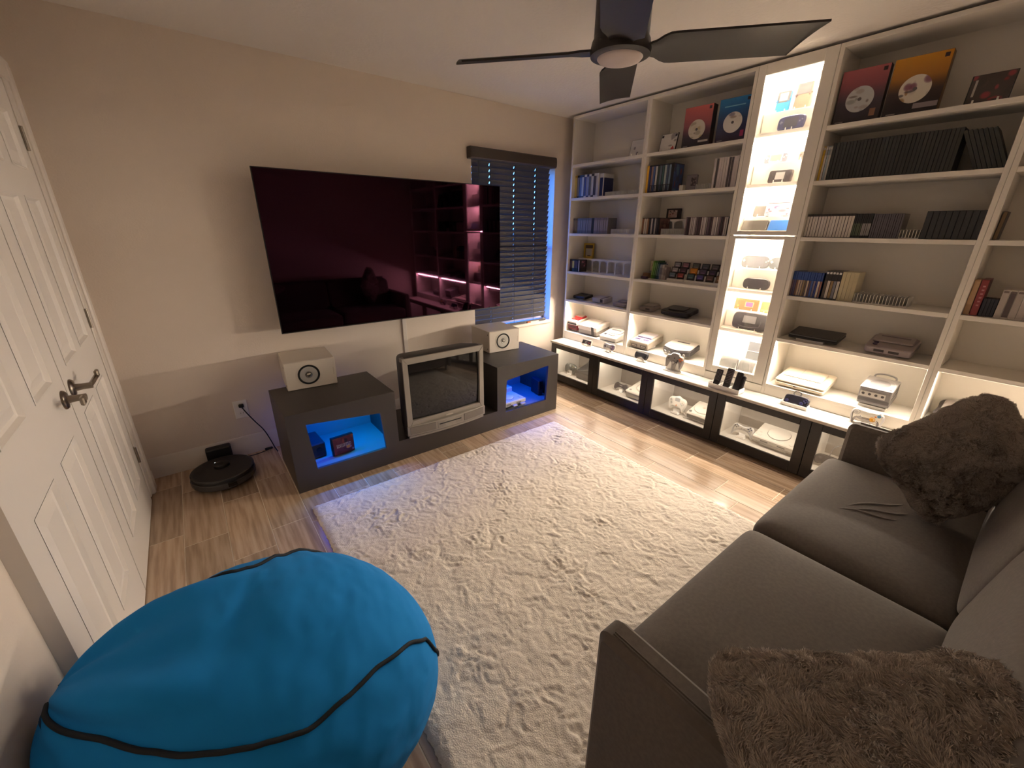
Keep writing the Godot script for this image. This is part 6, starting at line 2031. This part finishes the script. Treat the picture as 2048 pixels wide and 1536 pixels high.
	part("carry_handle", S().tube(curve([Vector3(-0.05, 0.095, -0.078), Vector3(-0.046, 0.118, -0.095), Vector3(0, 0.126, -0.1), Vector3(0.046, 0.118, -0.095), Vector3(0.05, 0.095, -0.078)], 6), 0.005, 8), plastic(150, 146, 146), c)
	for sy in [0.05, 0.075]:
		bit("side_vent", Vector3(0.0745, sy, 0.0), Vector3(0.001, 0.006, 0.11), 0.0, plastic(70, 64, 64), c)
	bit("corner_button", Vector3(-0.058, 0.112, 0.058), Vector3(0.018, 0.004, 0.018), 0.003, plastic(196, 190, 188), c)
	bit("small_button", Vector3(0.062, 0.112, 0.062), Vector3(0.012, 0.003, 0.012), 0.002, plastic(90, 86, 88), c)


func fill_sofa_bay() -> void:
	var L := LEVELS
	spine_case("slim tan-edged case alone on the third shelf behind the sofa pillow", shelf_at(3.50, L[3], 2.897), 0.014, 0.125, 0.12, plastic(70, 56, 48), plastic(150, 128, 100), 0.02, 0.98, "", "game_case", -0.03)
	spine_case("beige tall book, first on the fourth shelf above the fur pillow", shelf_at(3.462, L[2], 2.9005), 0.022, 0.170, 0.12, plastic(176, 140, 104), plastic(200, 166, 130), 0.3, 0.95, "", "book")
	var rb := spine_case("red tall book, second on the fourth shelf above the fur pillow", shelf_at(3.462, L[2], 2.9265), 0.027, 0.172, 0.13, plastic(120, 40, 44), plastic(150, 64, 66), 0.02, 0.98, "", "book")
	for i in 6:
		bit("spine_mark", Vector3(0.002, 0.05 + 0.018 * i, 0.0011), Vector3(0.009, 0.007, 0.0006), 0.0, plastic(206, 150, 150), rb)
	var low := []
	for i in 4:
		low.append([plastic(26, 26, 32), plastic(44, 44, 54), "short black"])
	case_row(2.943, 2.992, L[2], 3.462, 0.085, 0.08, low, "after the two tall books", "short black cases, sofa bookcase", 0.0, 1.0)
	var wh := []
	for i in 12:
		wh.append([plastic(214, 206, 198), plastic(96, 84, 84) if i == 1 else plastic(188, 178, 172), "white dark-printed" if i == 1 else "white lettered"])
	case_row(2.994, 3.27, L[2], 3.46, 0.132, 0.10, wh, "after the short black cases", "white books, sofa bookcase", 0.05, 0.95, "book", plastic(120, 104, 100))
	var yb: float = L[0]
	wedge_stand("white stand under the black and silver console behind the pillow", shelf_at(3.57, yb, 3.04), 0.17, 0.11, 0.012, 0.036)
	var c := tilted("game_console", "black and silver console with round raised lid, half behind the fur pillow", "game console", Vector3(3.585, yb + 0.032, 3.06), 0.2)
	part("body", S().at(0, 0.0, 0, Vector3(-PI / 2, 0, 0)).prism(smooth([-0.13, -0.09, 0.0, -0.1, 0.13, -0.09, 0.135, 0.0, 0.125, 0.1, 0.0, 0.105, -0.125, 0.1, -0.135, 0.0]), 0.0, 0.05, 0.006), plastic(54, 48, 48, 0.3), c)
	part("silver_top", S().at(0, 0.05, -0.01, Vector3(-PI / 2, 0, 0)).prism(rrect(0.24, 0.16, 0.02), -0.001, 0.010, 0.005), plastic(168, 160, 156, 0.28), c)
	part("lid_ring", S().at(0.03, 0.06, -0.02).lathe([Vector2(0.062, -0.001), Vector2(0.062, 0.004), Vector2(0.054, 0.005), Vector2(0.05, 0.001)], 36), plastic(52, 48, 50, 0.25), c)
	part("disc_lid", S().at(0.03, 0.06, -0.02).lathe([Vector2(0.05, 0.0), Vector2(0.046, 0.003), Vector2(0, 0.004)], 32), plastic(176, 168, 164, 0.25), c)
	bit("lid_bar", Vector3(0.03, 0.0655, -0.02), Vector3(0.05, 0.003, 0.012), 0.001, plastic(44, 40, 42), c)
	bit("front_deck", Vector3(-0.01, 0.052, 0.075), Vector3(0.22, 0.006, 0.04), 0.002, plastic(44, 40, 40), c)
	for x in [-0.07, -0.03, 0.02, 0.06]:
		bit("deck_key", Vector3(x, 0.057, 0.075), Vector3(0.02, 0.006, 0.022), 0.002, plastic(150, 144, 140), c)


# ---------------------------------------------------------------- controllers and remotes on the worktop
func face_keys(o: Node3D, x: float, y: float, z: float, r: float, gap: float, ms: Array) -> void:
	var k := 0
	for q in [[0, 1], [1, 0], [0, -1], [-1, 0]]:
		part("face_button", S().at(x + q[0] * gap, y + q[1] * gap, z, Vector3(PI / 2, 0, 0)).lathe([Vector2(0, -0.001), Vector2(r, -0.001), Vector2(r, 0.0025), Vector2(0, 0.0032)], 14), ms[k % ms.size()], o)
		k += 1


func cross_pad(o: Node3D, x: float, y: float, z: float, s: float, m: Material) -> void:
	bit("cross_pad", Vector3(x, y, z), Vector3(s, s * 0.33, 0.004), 0.0008, m, o)
	bit("cross_pad", Vector3(x, y, z), Vector3(s * 0.33, s, 0.004), 0.0008, m, o)


func stick(o: Node3D, x: float, y: float, z: float, r: float, m: Material) -> void:
	part("stick", S().at(x, y, z, Vector3(PI / 2, 0, 0)).lathe([Vector2(0, -0.002), Vector2(r * 0.5, -0.002), Vector2(r * 0.5, 0.008), Vector2(r, 0.010), Vector2(r, 0.013), Vector2(r * 0.6, 0.0145), Vector2(0, 0.013)], 20), m, o)


func pad_stand(label: String, x: float, z: float, w: float, h: float, y := TOP_Y) -> void:
	var o := thing("display_stand", label, "display stand", shelf_at(x, y, z), FACE, "white controller stands")
	bit("foot", Vector3(0, 0.003, -0.012), Vector3(w, 0.006, 0.05), 0.001, mats.acrylic_white, o)
	bit("post", Vector3(0, h / 2, -0.022), Vector3(w * 0.8, h, 0.012), 0.002, mats.acrylic_white, o)
	bit("front_lip", Vector3(0, 0.010, 0.011), Vector3(w * 0.8, 0.02, 0.004), 0.001, mats.acrylic_white, o)


func fill_worktop() -> void:
	var y := TOP_Y
	pad_stand("white stand under the flat black and grey controller", 3.375, 0.50, 0.05, 0.03)
	var c := tilted("game_controller", "flat oblong grey controller with black face and red buttons", "game controller", Vector3(3.372, y + 0.0075, 0.50), -0.35)
	bit("body", Vector3(0, 0.028, -0.006), Vector3(0.122, 0.054, 0.012), 0.002, plastic(196, 184, 172), c)
	bit("black_face", Vector3(0, 0.029, 0.0004), Vector3(0.108, 0.036, 0.001), 0.0, plastic(48, 40, 40), c)
	cross_pad(c, -0.038, 0.028, 0.002, 0.02, mats.rubber)
	for x in [0.026, 0.042]:
		part("red_button", S().at(x, 0.026, 0.001, Vector3(PI / 2, 0, 0)).lathe([Vector2(0, -0.001), Vector2(0.0055, -0.001), Vector2(0.0055, 0.002), Vector2(0, 0.0026)], 14), plastic(150, 50, 40), c)
	for yy in [0.02, 0.034]:
		bit("grey_bar", Vector3(-0.006, yy, 0.0012), Vector3(0.026, 0.006, 0.001), 0.0, plastic(150, 136, 126), c)
	pad_stand("white stand under the grey dog-bone controller", 3.375, 0.775, 0.055, 0.042)
	c = tilted("game_controller", "grey dog-bone controller with violet round buttons on a white stand", "game controller", Vector3(3.368, y + 0.02, 0.775), -0.3)
	var bone := smooth([-0.068, 0.004, -0.062, 0.026, -0.044, 0.032, -0.02, 0.028, 0.02, 0.028, 0.044, 0.032, 0.062, 0.026, 0.068, 0.004, 0.062, -0.018, 0.044, -0.028, 0.026, -0.02, 0.0, -0.014, -0.026, -0.02, -0.044, -0.028, -0.062, -0.018])
	part("body", S().at(0, 0.03, 0).prism(bone, -0.018, 0, 0.005), plastic(166, 160, 156), c)
	cross_pad(c, -0.042, 0.032, 0.001, 0.024, plastic(70, 64, 66))
	part("button_ring", S().at(0.042, 0.032, -0.0005).prism(oval(0.025, 0.025, 26), 0, 0.001), plastic(120, 108, 112), c)
	face_keys(c, 0.042, 0.032, 0.0, 0.006, 0.013, [plastic(96, 70, 120), plastic(150, 120, 150), plastic(96, 70, 120), plastic(170, 150, 170)])
	for x in [-0.012, 0.006]:
		bit("slanted_button", Vector3(x, 0.028, 0.001), Vector3(0.012, 0.005, 0.003), 0.001, plastic(90, 84, 86), c)
	pad_stand("white stand under the smooth black controller", 3.37, 1.128, 0.06, 0.045)
	c = tilted("game_controller", "smooth black rounded controller with no bright parts on a white stand", "game controller", Vector3(3.362, y + 0.022, 1.128), -0.35)
	part("body", S().at(0, 0.032, 0).prism(smooth([-0.066, 0.008, -0.058, 0.028, -0.03, 0.032, 0.03, 0.032, 0.058, 0.028, 0.066, 0.008, 0.062, -0.018, 0.046, -0.03, 0.03, -0.022, 0.0, -0.010, -0.03, -0.022, -0.046, -0.03, -0.062, -0.018]), -0.024, 0, 0.008), plastic(44, 40, 46, 0.6), c)
	cross_pad(c, -0.038, 0.036, 0.001, 0.02, plastic(30, 28, 32))
	face_keys(c, 0.04, 0.036, 0.0, 0.0045, 0.010, [plastic(30, 28, 32)])
	# three-pronged controller on its own white stand
	var st := thing("display_stand", "white spread-legged stand under the three-pronged grey controller", "display stand", shelf_at(3.34, y, 1.445), FACE, "white controller stands")
	part("legs", S().prism(smooth([-0.07, 0.0, -0.03, 0.004, 0.0, 0.006, 0.03, 0.004, 0.07, 0.0, 0.058, 0.03, 0.04, 0.07, 0.03, 0.10, -0.03, 0.10, -0.04, 0.07, -0.058, 0.03]), -0.036, -0.03, 0.001), mats.acrylic_white, st)
	bit("foot", Vector3(0, 0.003, -0.018), Vector3(0.13, 0.006, 0.06), 0.001, mats.acrylic_white, st)
	c = tilted("game_controller", "grey three-pronged controller with orange buttons standing upright", "game controller", Vector3(3.345, y + 0.012, 1.445), -0.22)
	part("body", S().at(0, 0.0, 0).prism(smooth([0.0, 0.0, 0.013, 0.008, 0.02, 0.05, 0.034, 0.066, 0.042, 0.05, 0.052, 0.022, 0.066, 0.022, 0.076, 0.06, 0.078, 0.09, 0.066, 0.118, 0.042, 0.124, 0.03, 0.138, 0.0, 0.144, -0.03, 0.138, -0.042, 0.124, -0.066, 0.118, -0.078, 0.09, -0.076, 0.06, -0.066, 0.022, -0.052, 0.022, -0.042, 0.05, -0.034, 0.066, -0.02, 0.05, -0.013, 0.008], 4), -0.024, 0, 0.008), plastic(152, 146, 142), c)
	part("stick_well", S().at(0, 0.062, 0.0005, Vector3(PI / 2, 0, 0)).lathe([Vector2(0.015, -0.001), Vector2(0.015, 0.0015), Vector2(0.012, 0.002)], 20), plastic(90, 86, 86), c)
	stick(c, 0, 0.062, 0.0, 0.009, plastic(196, 190, 184))
	cross_pad(c, -0.052, 0.092, 0.001, 0.022, plastic(104, 98, 98))
	face_keys(c, 0.054, 0.096, 0.0, 0.006, 0.012, [plastic(224, 110, 40)])
	for q in [[0.03, 0.082], [0.024, 0.068]]:
		part("dark_button", S().at(q[0], q[1], 0.0, Vector3(PI / 2, 0, 0)).lathe([Vector2(0, -0.001), Vector2(0.007, -0.001), Vector2(0.007, 0.0025), Vector2(0, 0.003)], 14), plastic(60, 58, 66), c)
	part("start_button", S().at(0, 0.098, 0.0, Vector3(PI / 2, 0, 0)).lathe([Vector2(0, -0.001), Vector2(0.006, -0.001), Vector2(0.006, 0.002), Vector2(0, 0.0026)], 14), plastic(110, 92, 92), c)
	# remotes in their tray
	var tr := thing("remote_tray", "white compartment tray on the worktop holding four black remotes", "remote tray", shelf_at(3.30, y, 1.905), FACE)
	bit("front_wall", Vector3(0, 0.016, 0.04), Vector3(0.216, 0.032, 0.003), 0.0008, mats.acrylic_white, tr)
	bit("rear_wall", Vector3(0, 0.024, -0.04), Vector3(0.216, 0.048, 0.003), 0.0008, mats.acrylic_white, tr)
	bit("tray_floor", Vector3(0, 0.002, 0), Vector3(0.216, 0.004, 0.078), 0.0, mats.acrylic_white, tr)
	for x in [-0.1065, -0.036, 0.036, 0.1065]:
		bit("divider", Vector3(x, 0.019, 0), Vector3(0.003, 0.038, 0.078), 0.0008, mats.acrylic_white, tr)
	var rk := [[-0.072, 0.128, 0.044, true, "black button-covered remote, leftmost in the white tray"], [0.0, 0.152, 0.046, true, "taller black button-covered remote, in the tray's middle compartment"], [0.062, 0.138, 0.044, false, "plain rounded black remote in the tray's right compartment"], [0.094, 0.118, 0.022, false, "narrow plain black remote at the tray's right end"]]
	for q in rk:
		var r := tilted("remote_control", q[4], "remote control", Vector3(3.285 if q[3] else 3.30, y + 0.0065, 1.905 + q[0]), -0.3, 0.0, "black remotes in the tray")
		part("body", S().at(0, q[1] / 2, 0).prism(rrect(q[2], q[1], 0.006 if q[3] else 0.0105), -0.016, 0.0, 0.003), plastic(30, 25, 28, 0.35), r)
		if q[3]:
			var rows := 9
			for i in rows:
				for j in 4:
					bit("key", Vector3(-0.0135 + 0.009 * j, 0.05 + (q[1] - 0.062) * i / (rows - 1.0), 0.0004), Vector3(0.0055, 0.0045, 0.0016), 0.0005, plastic(128, 116, 120), r)
		else:
			bit("key", Vector3(0, q[1] - 0.022, 0.0004), Vector3(0.008, 0.008, 0.0016), 0.002, plastic(52, 46, 50), r)
	# dark controller with its curled cord on a white cradle
	var cr := thing("display_stand", "white cradle under the dark blue-lit controller right of the tower", "display stand", shelf_at(3.345, y, 2.325), FACE, "white controller stands")
	bit("cradle_floor", Vector3(0, 0.004, -0.012), Vector3(0.15, 0.008, 0.05), 0.002, mats.acrylic_white, cr)
	bit("cradle_lip", Vector3(0, 0.012, 0.014), Vector3(0.15, 0.024, 0.005), 0.002, mats.acrylic_white, cr)
	for x in [-0.0735, 0.0735]:
		bit("cradle_end", Vector3(x, 0.016, -0.008), Vector3(0.005, 0.03, 0.044), 0.002, mats.acrylic_white, cr)
	c = tilted("game_controller", "black controller with blue sticks and curled cord in a white cradle", "game controller", Vector3(3.342, y + 0.0105, 2.325), -0.5)
	part("body", S().at(0, 0.032, 0).prism(smooth([-0.069, 0.0, -0.067, 0.026, -0.05, 0.036, 0.0, 0.04, 0.05, 0.036, 0.067, 0.026, 0.069, 0.0, 0.064, -0.022, 0.04, -0.028, 0.0, -0.022, -0.04, -0.028, -0.064, -0.022]), -0.02, 0, 0.006), plastic(40, 38, 48, 0.35), c)
	for x in [-0.048, 0.034]:
		stick(c, x, 0.022, 0.0, 0.010, plastic(66, 66, 110))
	cross_pad(c, -0.05, 0.046, 0.001, 0.016, plastic(28, 26, 34))
	face_keys(c, 0.05, 0.044, 0.0, 0.0042, 0.009, [plastic(80, 80, 130)])
	bit("silver_edge", Vector3(0.02, 0.07, -0.01), Vector3(0.08, 0.003, 0.010), 0.001, plastic(170, 164, 164), c)
	part("cord", S().tube(curve([Vector3(-0.02, 0.066, -0.016), Vector3(-0.036, 0.084, -0.03), Vector3(-0.03, 0.098, -0.034), Vector3(-0.012, 0.10, -0.034), Vector3(0.006, 0.09, -0.032), Vector3(0.004, 0.07, -0.024)], 6), 0.0025, 7), mats.rubber, c)
	# grey two-handled controller by the sofa arm
	pad_stand("white stand under the grey two-handled controller by the sofa", 3.375, 2.68, 0.06, 0.04)
	c = tilted("game_controller", "grey two-handled controller with yellow, blue and orange parts by the sofa arm", "game controller", Vector3(3.365, y + 0.0075, 2.68), -0.3)
	part("body", S().at(0, 0.05, 0).prism(smooth([-0.06, 0.034, -0.03, 0.036, 0.0, 0.034, 0.03, 0.036, 0.06, 0.034, 0.076, 0.016, 0.076, -0.012, 0.068, -0.046, 0.056, -0.05, 0.046, -0.022, 0.03, -0.026, 0.0, -0.028, -0.03, -0.026, -0.046, -0.022, -0.056, -0.05, -0.068, -0.046, -0.076, -0.012, -0.076, 0.016]), -0.026, 0, 0.009), plastic(160, 154, 152), c)
	part("stick_ring", S().at(-0.05, 0.064, 0.0, Vector3(PI / 2, 0, 0)).lathe([Vector2(0.016, -0.001), Vector2(0.016, 0.002), Vector2(0.012, 0.002)], 20), plastic(186, 182, 178), c)
	stick(c, -0.05, 0.064, 0.0, 0.009, plastic(196, 190, 186))
	stick(c, 0.028, 0.04, 0.0, 0.008, plastic(226, 164, 40))
	part("yellow_ring", S().at(0.028, 0.04, 0.0, Vector3(PI / 2, 0, 0)).lathe([Vector2(0.0135, -0.001), Vector2(0.0135, 0.002), Vector2(0.010, 0.002)], 20), plastic(220, 160, 44), c)
	cross_pad(c, -0.028, 0.04, 0.001, 0.018, plastic(176, 170, 168))
	part("blue_button", S().at(0.052, 0.066, 0.0, Vector3(PI / 2, 0, 0)).lathe([Vector2(0, -0.001), Vector2(0.0085, -0.001), Vector2(0.0085, 0.0028), Vector2(0, 0.0034)], 18), plastic(90, 140, 176), c)
	part("orange_button", S().at(0.038, 0.06, 0.0, Vector3(PI / 2, 0, 0)).lathe([Vector2(0, -0.001), Vector2(0.005, -0.001), Vector2(0.005, 0.0028), Vector2(0, 0.0034)], 14), plastic(206, 120, 60), c)
	for q in [[0.054, 0.08], [0.066, 0.068]]:
		part("bean_button", S().at(q[0], q[1], 0.0, Vector3(PI / 2, 0, 0)).lathe([Vector2(0, -0.001), Vector2(0.0045, -0.001), Vector2(0.0045, 0.0028), Vector2(0, 0.0034)], 14), plastic(196, 190, 190), c)


# ---------------------------------------------------------------- behind the cabinet glass
func fill_cabinets() -> void:
	var y := 0.0604
	# first: smoky controller and black console with a green disc
	pad_stand("white stand under the smoky clear controller, first glass cabinet", 3.40, 0.275, 0.05, 0.04, y)
	var c := tilted("game_controller", "smoky see-through controller on a white stand, first glass cabinet", "game controller", Vector3(3.39, y + 0.022, 0.275), -0.25)
	part("body", S().at(0, 0.05, 0).prism(smooth([-0.05, 0.044, 0.0, 0.05, 0.05, 0.044, 0.078, 0.02, 0.076, -0.02, 0.06, -0.05, 0.044, -0.046, 0.024, -0.02, -0.024, -0.02, -0.044, -0.046, -0.06, -0.05, -0.076, -0.02, -0.078, 0.02]), -0.034, 0, 0.011), plastic(62, 66, 60, 0.12), c)
	stick(c, -0.045, 0.07, 0.0, 0.010, plastic(40, 42, 40))
	stick(c, 0.025, 0.045, 0.0, 0.010, plastic(40, 42, 40))
	cross_pad(c, -0.022, 0.045, 0.001, 0.018, plastic(90, 92, 88))
	face_keys(c, 0.05, 0.07, 0.0, 0.0045, 0.010, [plastic(90, 120, 80), plastic(120, 70, 60), plastic(70, 80, 120), plastic(150, 140, 70)])
	part("round_emblem", S().at(0, 0.078, 0.0, Vector3(PI / 2, 0, 0)).lathe([Vector2(0.012, -0.001), Vector2(0.012, 0.001), Vector2(0, 0.002)], 20), plastic(150, 150, 146), c)
	c = tilted("game_console", "big black console with a green disc emblem, first glass cabinet", "game console", Vector3(3.50, y + 0.03, 0.53), 0.3)
	part("body", S().box(Vector3(0, 0.045, 0), Vector3(0.29, 0.085, 0.23), 0.008), plastic(38, 38, 38, 0.4), c)
	for sx in [-1.0, 1.0]:
		for sz in [-1.0, 1.0]:
			var rb := S()
			rb.t = Transform3D(Basis(Vector3.UP, atan2(-sz * 0.1, sx * 0.13)), Vector3(sx * 0.075, 0.089, sz * 0.058))
			rb.box(Vector3.ZERO, Vector3(0.13, 0.010, 0.05), 0.003)
			part("raised_arm", rb, plastic(46, 46, 46, 0.4), c)
	part("green_disc", S().at(0, 0.09, 0).lathe([Vector2(0.034, -0.002), Vector2(0.034, 0.008), Vector2(0.028, 0.012), Vector2(0, 0.014)], 28), plastic(110, 176, 40, 0.25), c)
	part("disc_rim", S().at(0, 0.09, 0).lathe([Vector2(0.042, -0.002), Vector2(0.042, 0.006), Vector2(0.034, 0.008)], 28), plastic(130, 134, 126, 0.25), c)
	wedge_stand("white stand under the big black console, first glass cabinet", shelf_at(3.50, y - 0.0004, 0.53), 0.14, 0.12, 0.005, 0.045)
	# second
	pad_stand("white stand under the dark curved controller, second glass cabinet", 3.42, 0.915, 0.05, 0.03, y)
	c = tilted("game_controller", "dark curved controller leaning on a white stand, second glass cabinet", "game controller", Vector3(3.415, y + 0.016, 0.915), -0.35)
	part("body", S().at(0, 0.04, 0).prism(smooth([-0.05, 0.034, -0.02, 0.026, 0.02, 0.026, 0.05, 0.034, 0.074, 0.014, 0.076, -0.02, 0.062, -0.036, 0.042, -0.022, 0.0, -0.008, -0.042, -0.022, -0.062, -0.036, -0.076, -0.02, -0.074, 0.014]), -0.02, 0, 0.007), plastic(52, 48, 48, 0.35), c)
	cross_pad(c, -0.046, 0.046, 0.001, 0.022, plastic(34, 32, 32))
	face_keys(c, 0.046, 0.044, 0.0, 0.005, 0.011, [plastic(76, 72, 74)])
	bit("badge", Vector3(0, 0.05, 0.0005), Vector3(0.03, 0.008, 0.001), 0.0, plastic(150, 146, 142), c)
	wedge_stand("white stand under the pale console, second glass cabinet", shelf_at(3.475, y - 0.0004, 1.14), 0.14, 0.12, 0.008, 0.036)
	c = tilted("game_console", "pale grey console with big oval disc lid, second glass cabinet", "game console", Vector3(3.48, y + 0.03, 1.145), 0.2)
	part("lower_body", S().box(Vector3(0, 0.022, 0), Vector3(0.25, 0.044, 0.22), 0.005), plastic(150, 144, 132), c)
	part("upper_body", S().at(0, 0.044, 0, Vector3(-PI / 2, 0, 0)).prism(rrect(0.258, 0.228, 0.02), -0.001, 0.022, 0.008), plastic(206, 200, 188), c)
	part("disc_lid", S().at(0.01, 0.066, -0.02).lathe([Vector2(0.085, -0.002), Vector2(0.084, 0.006), Vector2(0.07, 0.010), Vector2(0, 0.012)], 36), plastic(214, 208, 196), c)
	part("lid_ring", S().at(0.01, 0.066, -0.02).lathe([Vector2(0.094, -0.002), Vector2(0.093, 0.004), Vector2(0.086, 0.003)], 36), plastic(180, 174, 162), c)
	for x in [-0.09, 0.09]:
		part("round_button", S().at(x, 0.066, 0.082).lathe([Vector2(0.011, -0.001), Vector2(0.011, 0.004), Vector2(0, 0.005)], 16), plastic(150, 146, 140), c)
	# third
	pad_stand("white stand under the white round controller, third glass cabinet", 3.40, 1.50, 0.07, 0.04, y)
	c = tilted("game_controller", "white round-shouldered controller upright on a stand, third glass cabinet", "game controller", Vector3(3.393, y + 0.022, 1.50), -0.2)
	part("body", S().at(0, 0.065, 0).prism(smooth([-0.03, 0.056, 0.0, 0.068, 0.03, 0.056, 0.06, 0.05, 0.078, 0.026, 0.076, -0.02, 0.062, -0.055, 0.044, -0.05, 0.034, -0.03, 0.0, -0.026, -0.034, -0.03, -0.044, -0.05, -0.062, -0.055, -0.076, -0.02, -0.078, 0.026, -0.06, 0.05]), -0.03, 0, 0.010), plastic(214, 208, 198), c)
	bit("window_slot", Vector3(0, 0.102, 0.0002), Vector3(0.044, 0.03, 0.002), 0.003, plastic(150, 150, 150), c)
	stick(c, -0.048, 0.096, 0.0, 0.009, plastic(180, 176, 170))
	cross_pad(c, -0.046, 0.066, 0.001, 0.02, plastic(170, 166, 160))
	face_keys(c, 0.046, 0.076, 0.0, 0.0048, 0.011, [plastic(190, 180, 150), plastic(180, 160, 160), plastic(160, 180, 160), plastic(160, 170, 190)])
	part("start_button", S().prism(poly([-0.008, 0.05, 0.008, 0.05, 0.0, 0.062]), 0, 0.002), plastic(206, 120, 70), c)
	part("cord", S().tube(curve([Vector3(0.06, 0.02, -0.02), Vector3(0.09, 0.0, -0.01), Vector3(0.11, -0.01, 0.0), Vector3(0.10, -0.018, 0.012), Vector3(0.08, -0.019, 0.0)], 6), 0.0025, 7), plastic(190, 184, 176), c)
	wedge_stand("white stand under the white square console, third glass cabinet", shelf_at(3.47, y - 0.0004, 1.70), 0.12, 0.12, 0.012, 0.05)
	c = tilted("game_console", "white square console with round lid and spiral print, third glass cabinet", "game console", Vector3(3.475, y + 0.041, 1.705), 0.26)
	part("lower_body", S().at(0, 0.0, 0, Vector3(-PI / 2, 0, 0)).prism(rrect(0.186, 0.19, 0.008), 0, 0.03, 0.003), plastic(96, 90, 84), c)
	part("upper_body", S().at(0, 0.03, 0, Vector3(-PI / 2, 0, 0)).prism(rrect(0.192, 0.196, 0.012), -0.001, 0.026, 0.010), plastic(216, 210, 198), c)
	part("disc_lid", S().at(0, 0.056, -0.008).lathe([Vector2(0.074, -0.002), Vector2(0.073, 0.004), Vector2(0.06, 0.007), Vector2(0, 0.008)], 36), plastic(222, 216, 206), c)
	part("lid_groove", S().at(0, 0.056, -0.008).lathe([Vector2(0.077, -0.001), Vector2(0.077, 0.0006), Vector2(0.074, 0.0006)], 36), plastic(140, 134, 124), c)
	var sw := []
	for i in 15:
		var a := i * 0.75
		sw.append(Vector3(cos(a) * (0.002 + 0.0008 * i), 0.0642, -0.008 + sin(a) * (0.002 + 0.0008 * i)))
	part("spiral_print", S().tube(curve(sw, 4), 0.0011, 6), plastic(190, 160, 130), c)
	for x in [-0.07, 0.07]:
		part("round_button", S().at(x, 0.055, 0.074).lathe([Vector2(0.012, -0.001), Vector2(0.012, 0.004), Vector2(0.009, 0.005), Vector2(0, 0.0052)], 18), plastic(110, 106, 100), c)
	# fourth
	pad_stand("white stand under the grey two-grip controller, fourth glass cabinet", 3.40, 2.035, 0.06, 0.03, y)
	c = tilted("game_controller", "grey two-grip controller on a white block, fourth glass cabinet", "game controller", Vector3(3.392, y + 0.022, 2.035), -0.3)
	part("body", S().at(0, 0.05, 0).prism(smooth([-0.056, 0.03, -0.034, 0.026, 0.0, 0.02, 0.034, 0.026, 0.056, 0.03, 0.072, 0.014, 0.076, -0.02, 0.076, -0.052, 0.066, -0.058, 0.054, -0.034, 0.03, -0.014, 0.0, -0.012, -0.03, -0.014, -0.054, -0.034, -0.066, -0.058, -0.076, -0.052, -0.076, -0.02, -0.072, 0.014]), -0.024, 0, 0.008), plastic(186, 182, 178), c)
	face_keys(c, 0.046, 0.062, 0.0, 0.005, 0.011, [plastic(60, 66, 84)])
	for q in [[0, 1], [1, 0], [0, -1], [-1, 0]]:
		bit("pad_key", Vector3(-0.046 + q[0] * 0.010, 0.062 + q[1] * 0.010, 0.001), Vector3(0.008, 0.008, 0.004), 0.0015, plastic(60, 62, 72), c)
	for x in [-0.009, 0.009]:
		bit("small_button", Vector3(x, 0.052, 0.0005), Vector3(0.010, 0.004, 0.002), 0.0005, plastic(120, 116, 114), c)
	wedge_stand("white stand under the light grey console, fourth glass cabinet", shelf_at(3.47, y - 0.0004, 2.245), 0.17, 0.12, 0.014, 0.05)
	c = tilted("game_console", "light grey console with large round disc lid, fourth glass cabinet", "game console", Vector3(3.475, y + 0.042, 2.25), 0.24)
	disc_console(c, 0.27, 0.19, 0.052, plastic(206, 200, 190, 0.4), 0.068)
	bit("small_oval", Vector3(-0.103, 0.054, 0.028), Vector3(0.016, 0.002, 0.010), 0.001, plastic(190, 184, 174), c)
	# fifth
	pad_stand("white stand under the black corded controller, fifth glass cabinet", 3.40, 2.56, 0.06, 0.025, y)
	c = tilted("game_controller", "black controller with silver buttons and looped cord, fifth glass cabinet", "game controller", Vector3(3.395, y + 0.021, 2.56), -0.45)
	part("body", S().at(0, 0.04, 0).prism(smooth([-0.05, 0.03, 0.0, 0.034, 0.05, 0.03, 0.07, 0.01, 0.068, -0.022, 0.05, -0.036, 0.0, -0.026, -0.05, -0.036, -0.068, -0.022, -0.07, 0.01]), -0.024, 0, 0.008), plastic(40, 36, 36, 0.35), c)
	face_keys(c, 0.034, 0.046, 0.0, 0.006, 0.013, [plastic(170, 164, 160)])
	cross_pad(c, -0.04, 0.046, 0.001, 0.02, plastic(70, 66, 66))
	part("cord", S().tube(curve([Vector3(0.0, 0.07, -0.012), Vector3(0.0, 0.12, -0.02), Vector3(0.03, 0.16, -0.03), Vector3(0.07, 0.15, -0.03), Vector3(0.085, 0.10, -0.03), Vector3(0.085, 0.04, -0.03)], 7), 0.0028, 7), plastic(60, 54, 52), c)
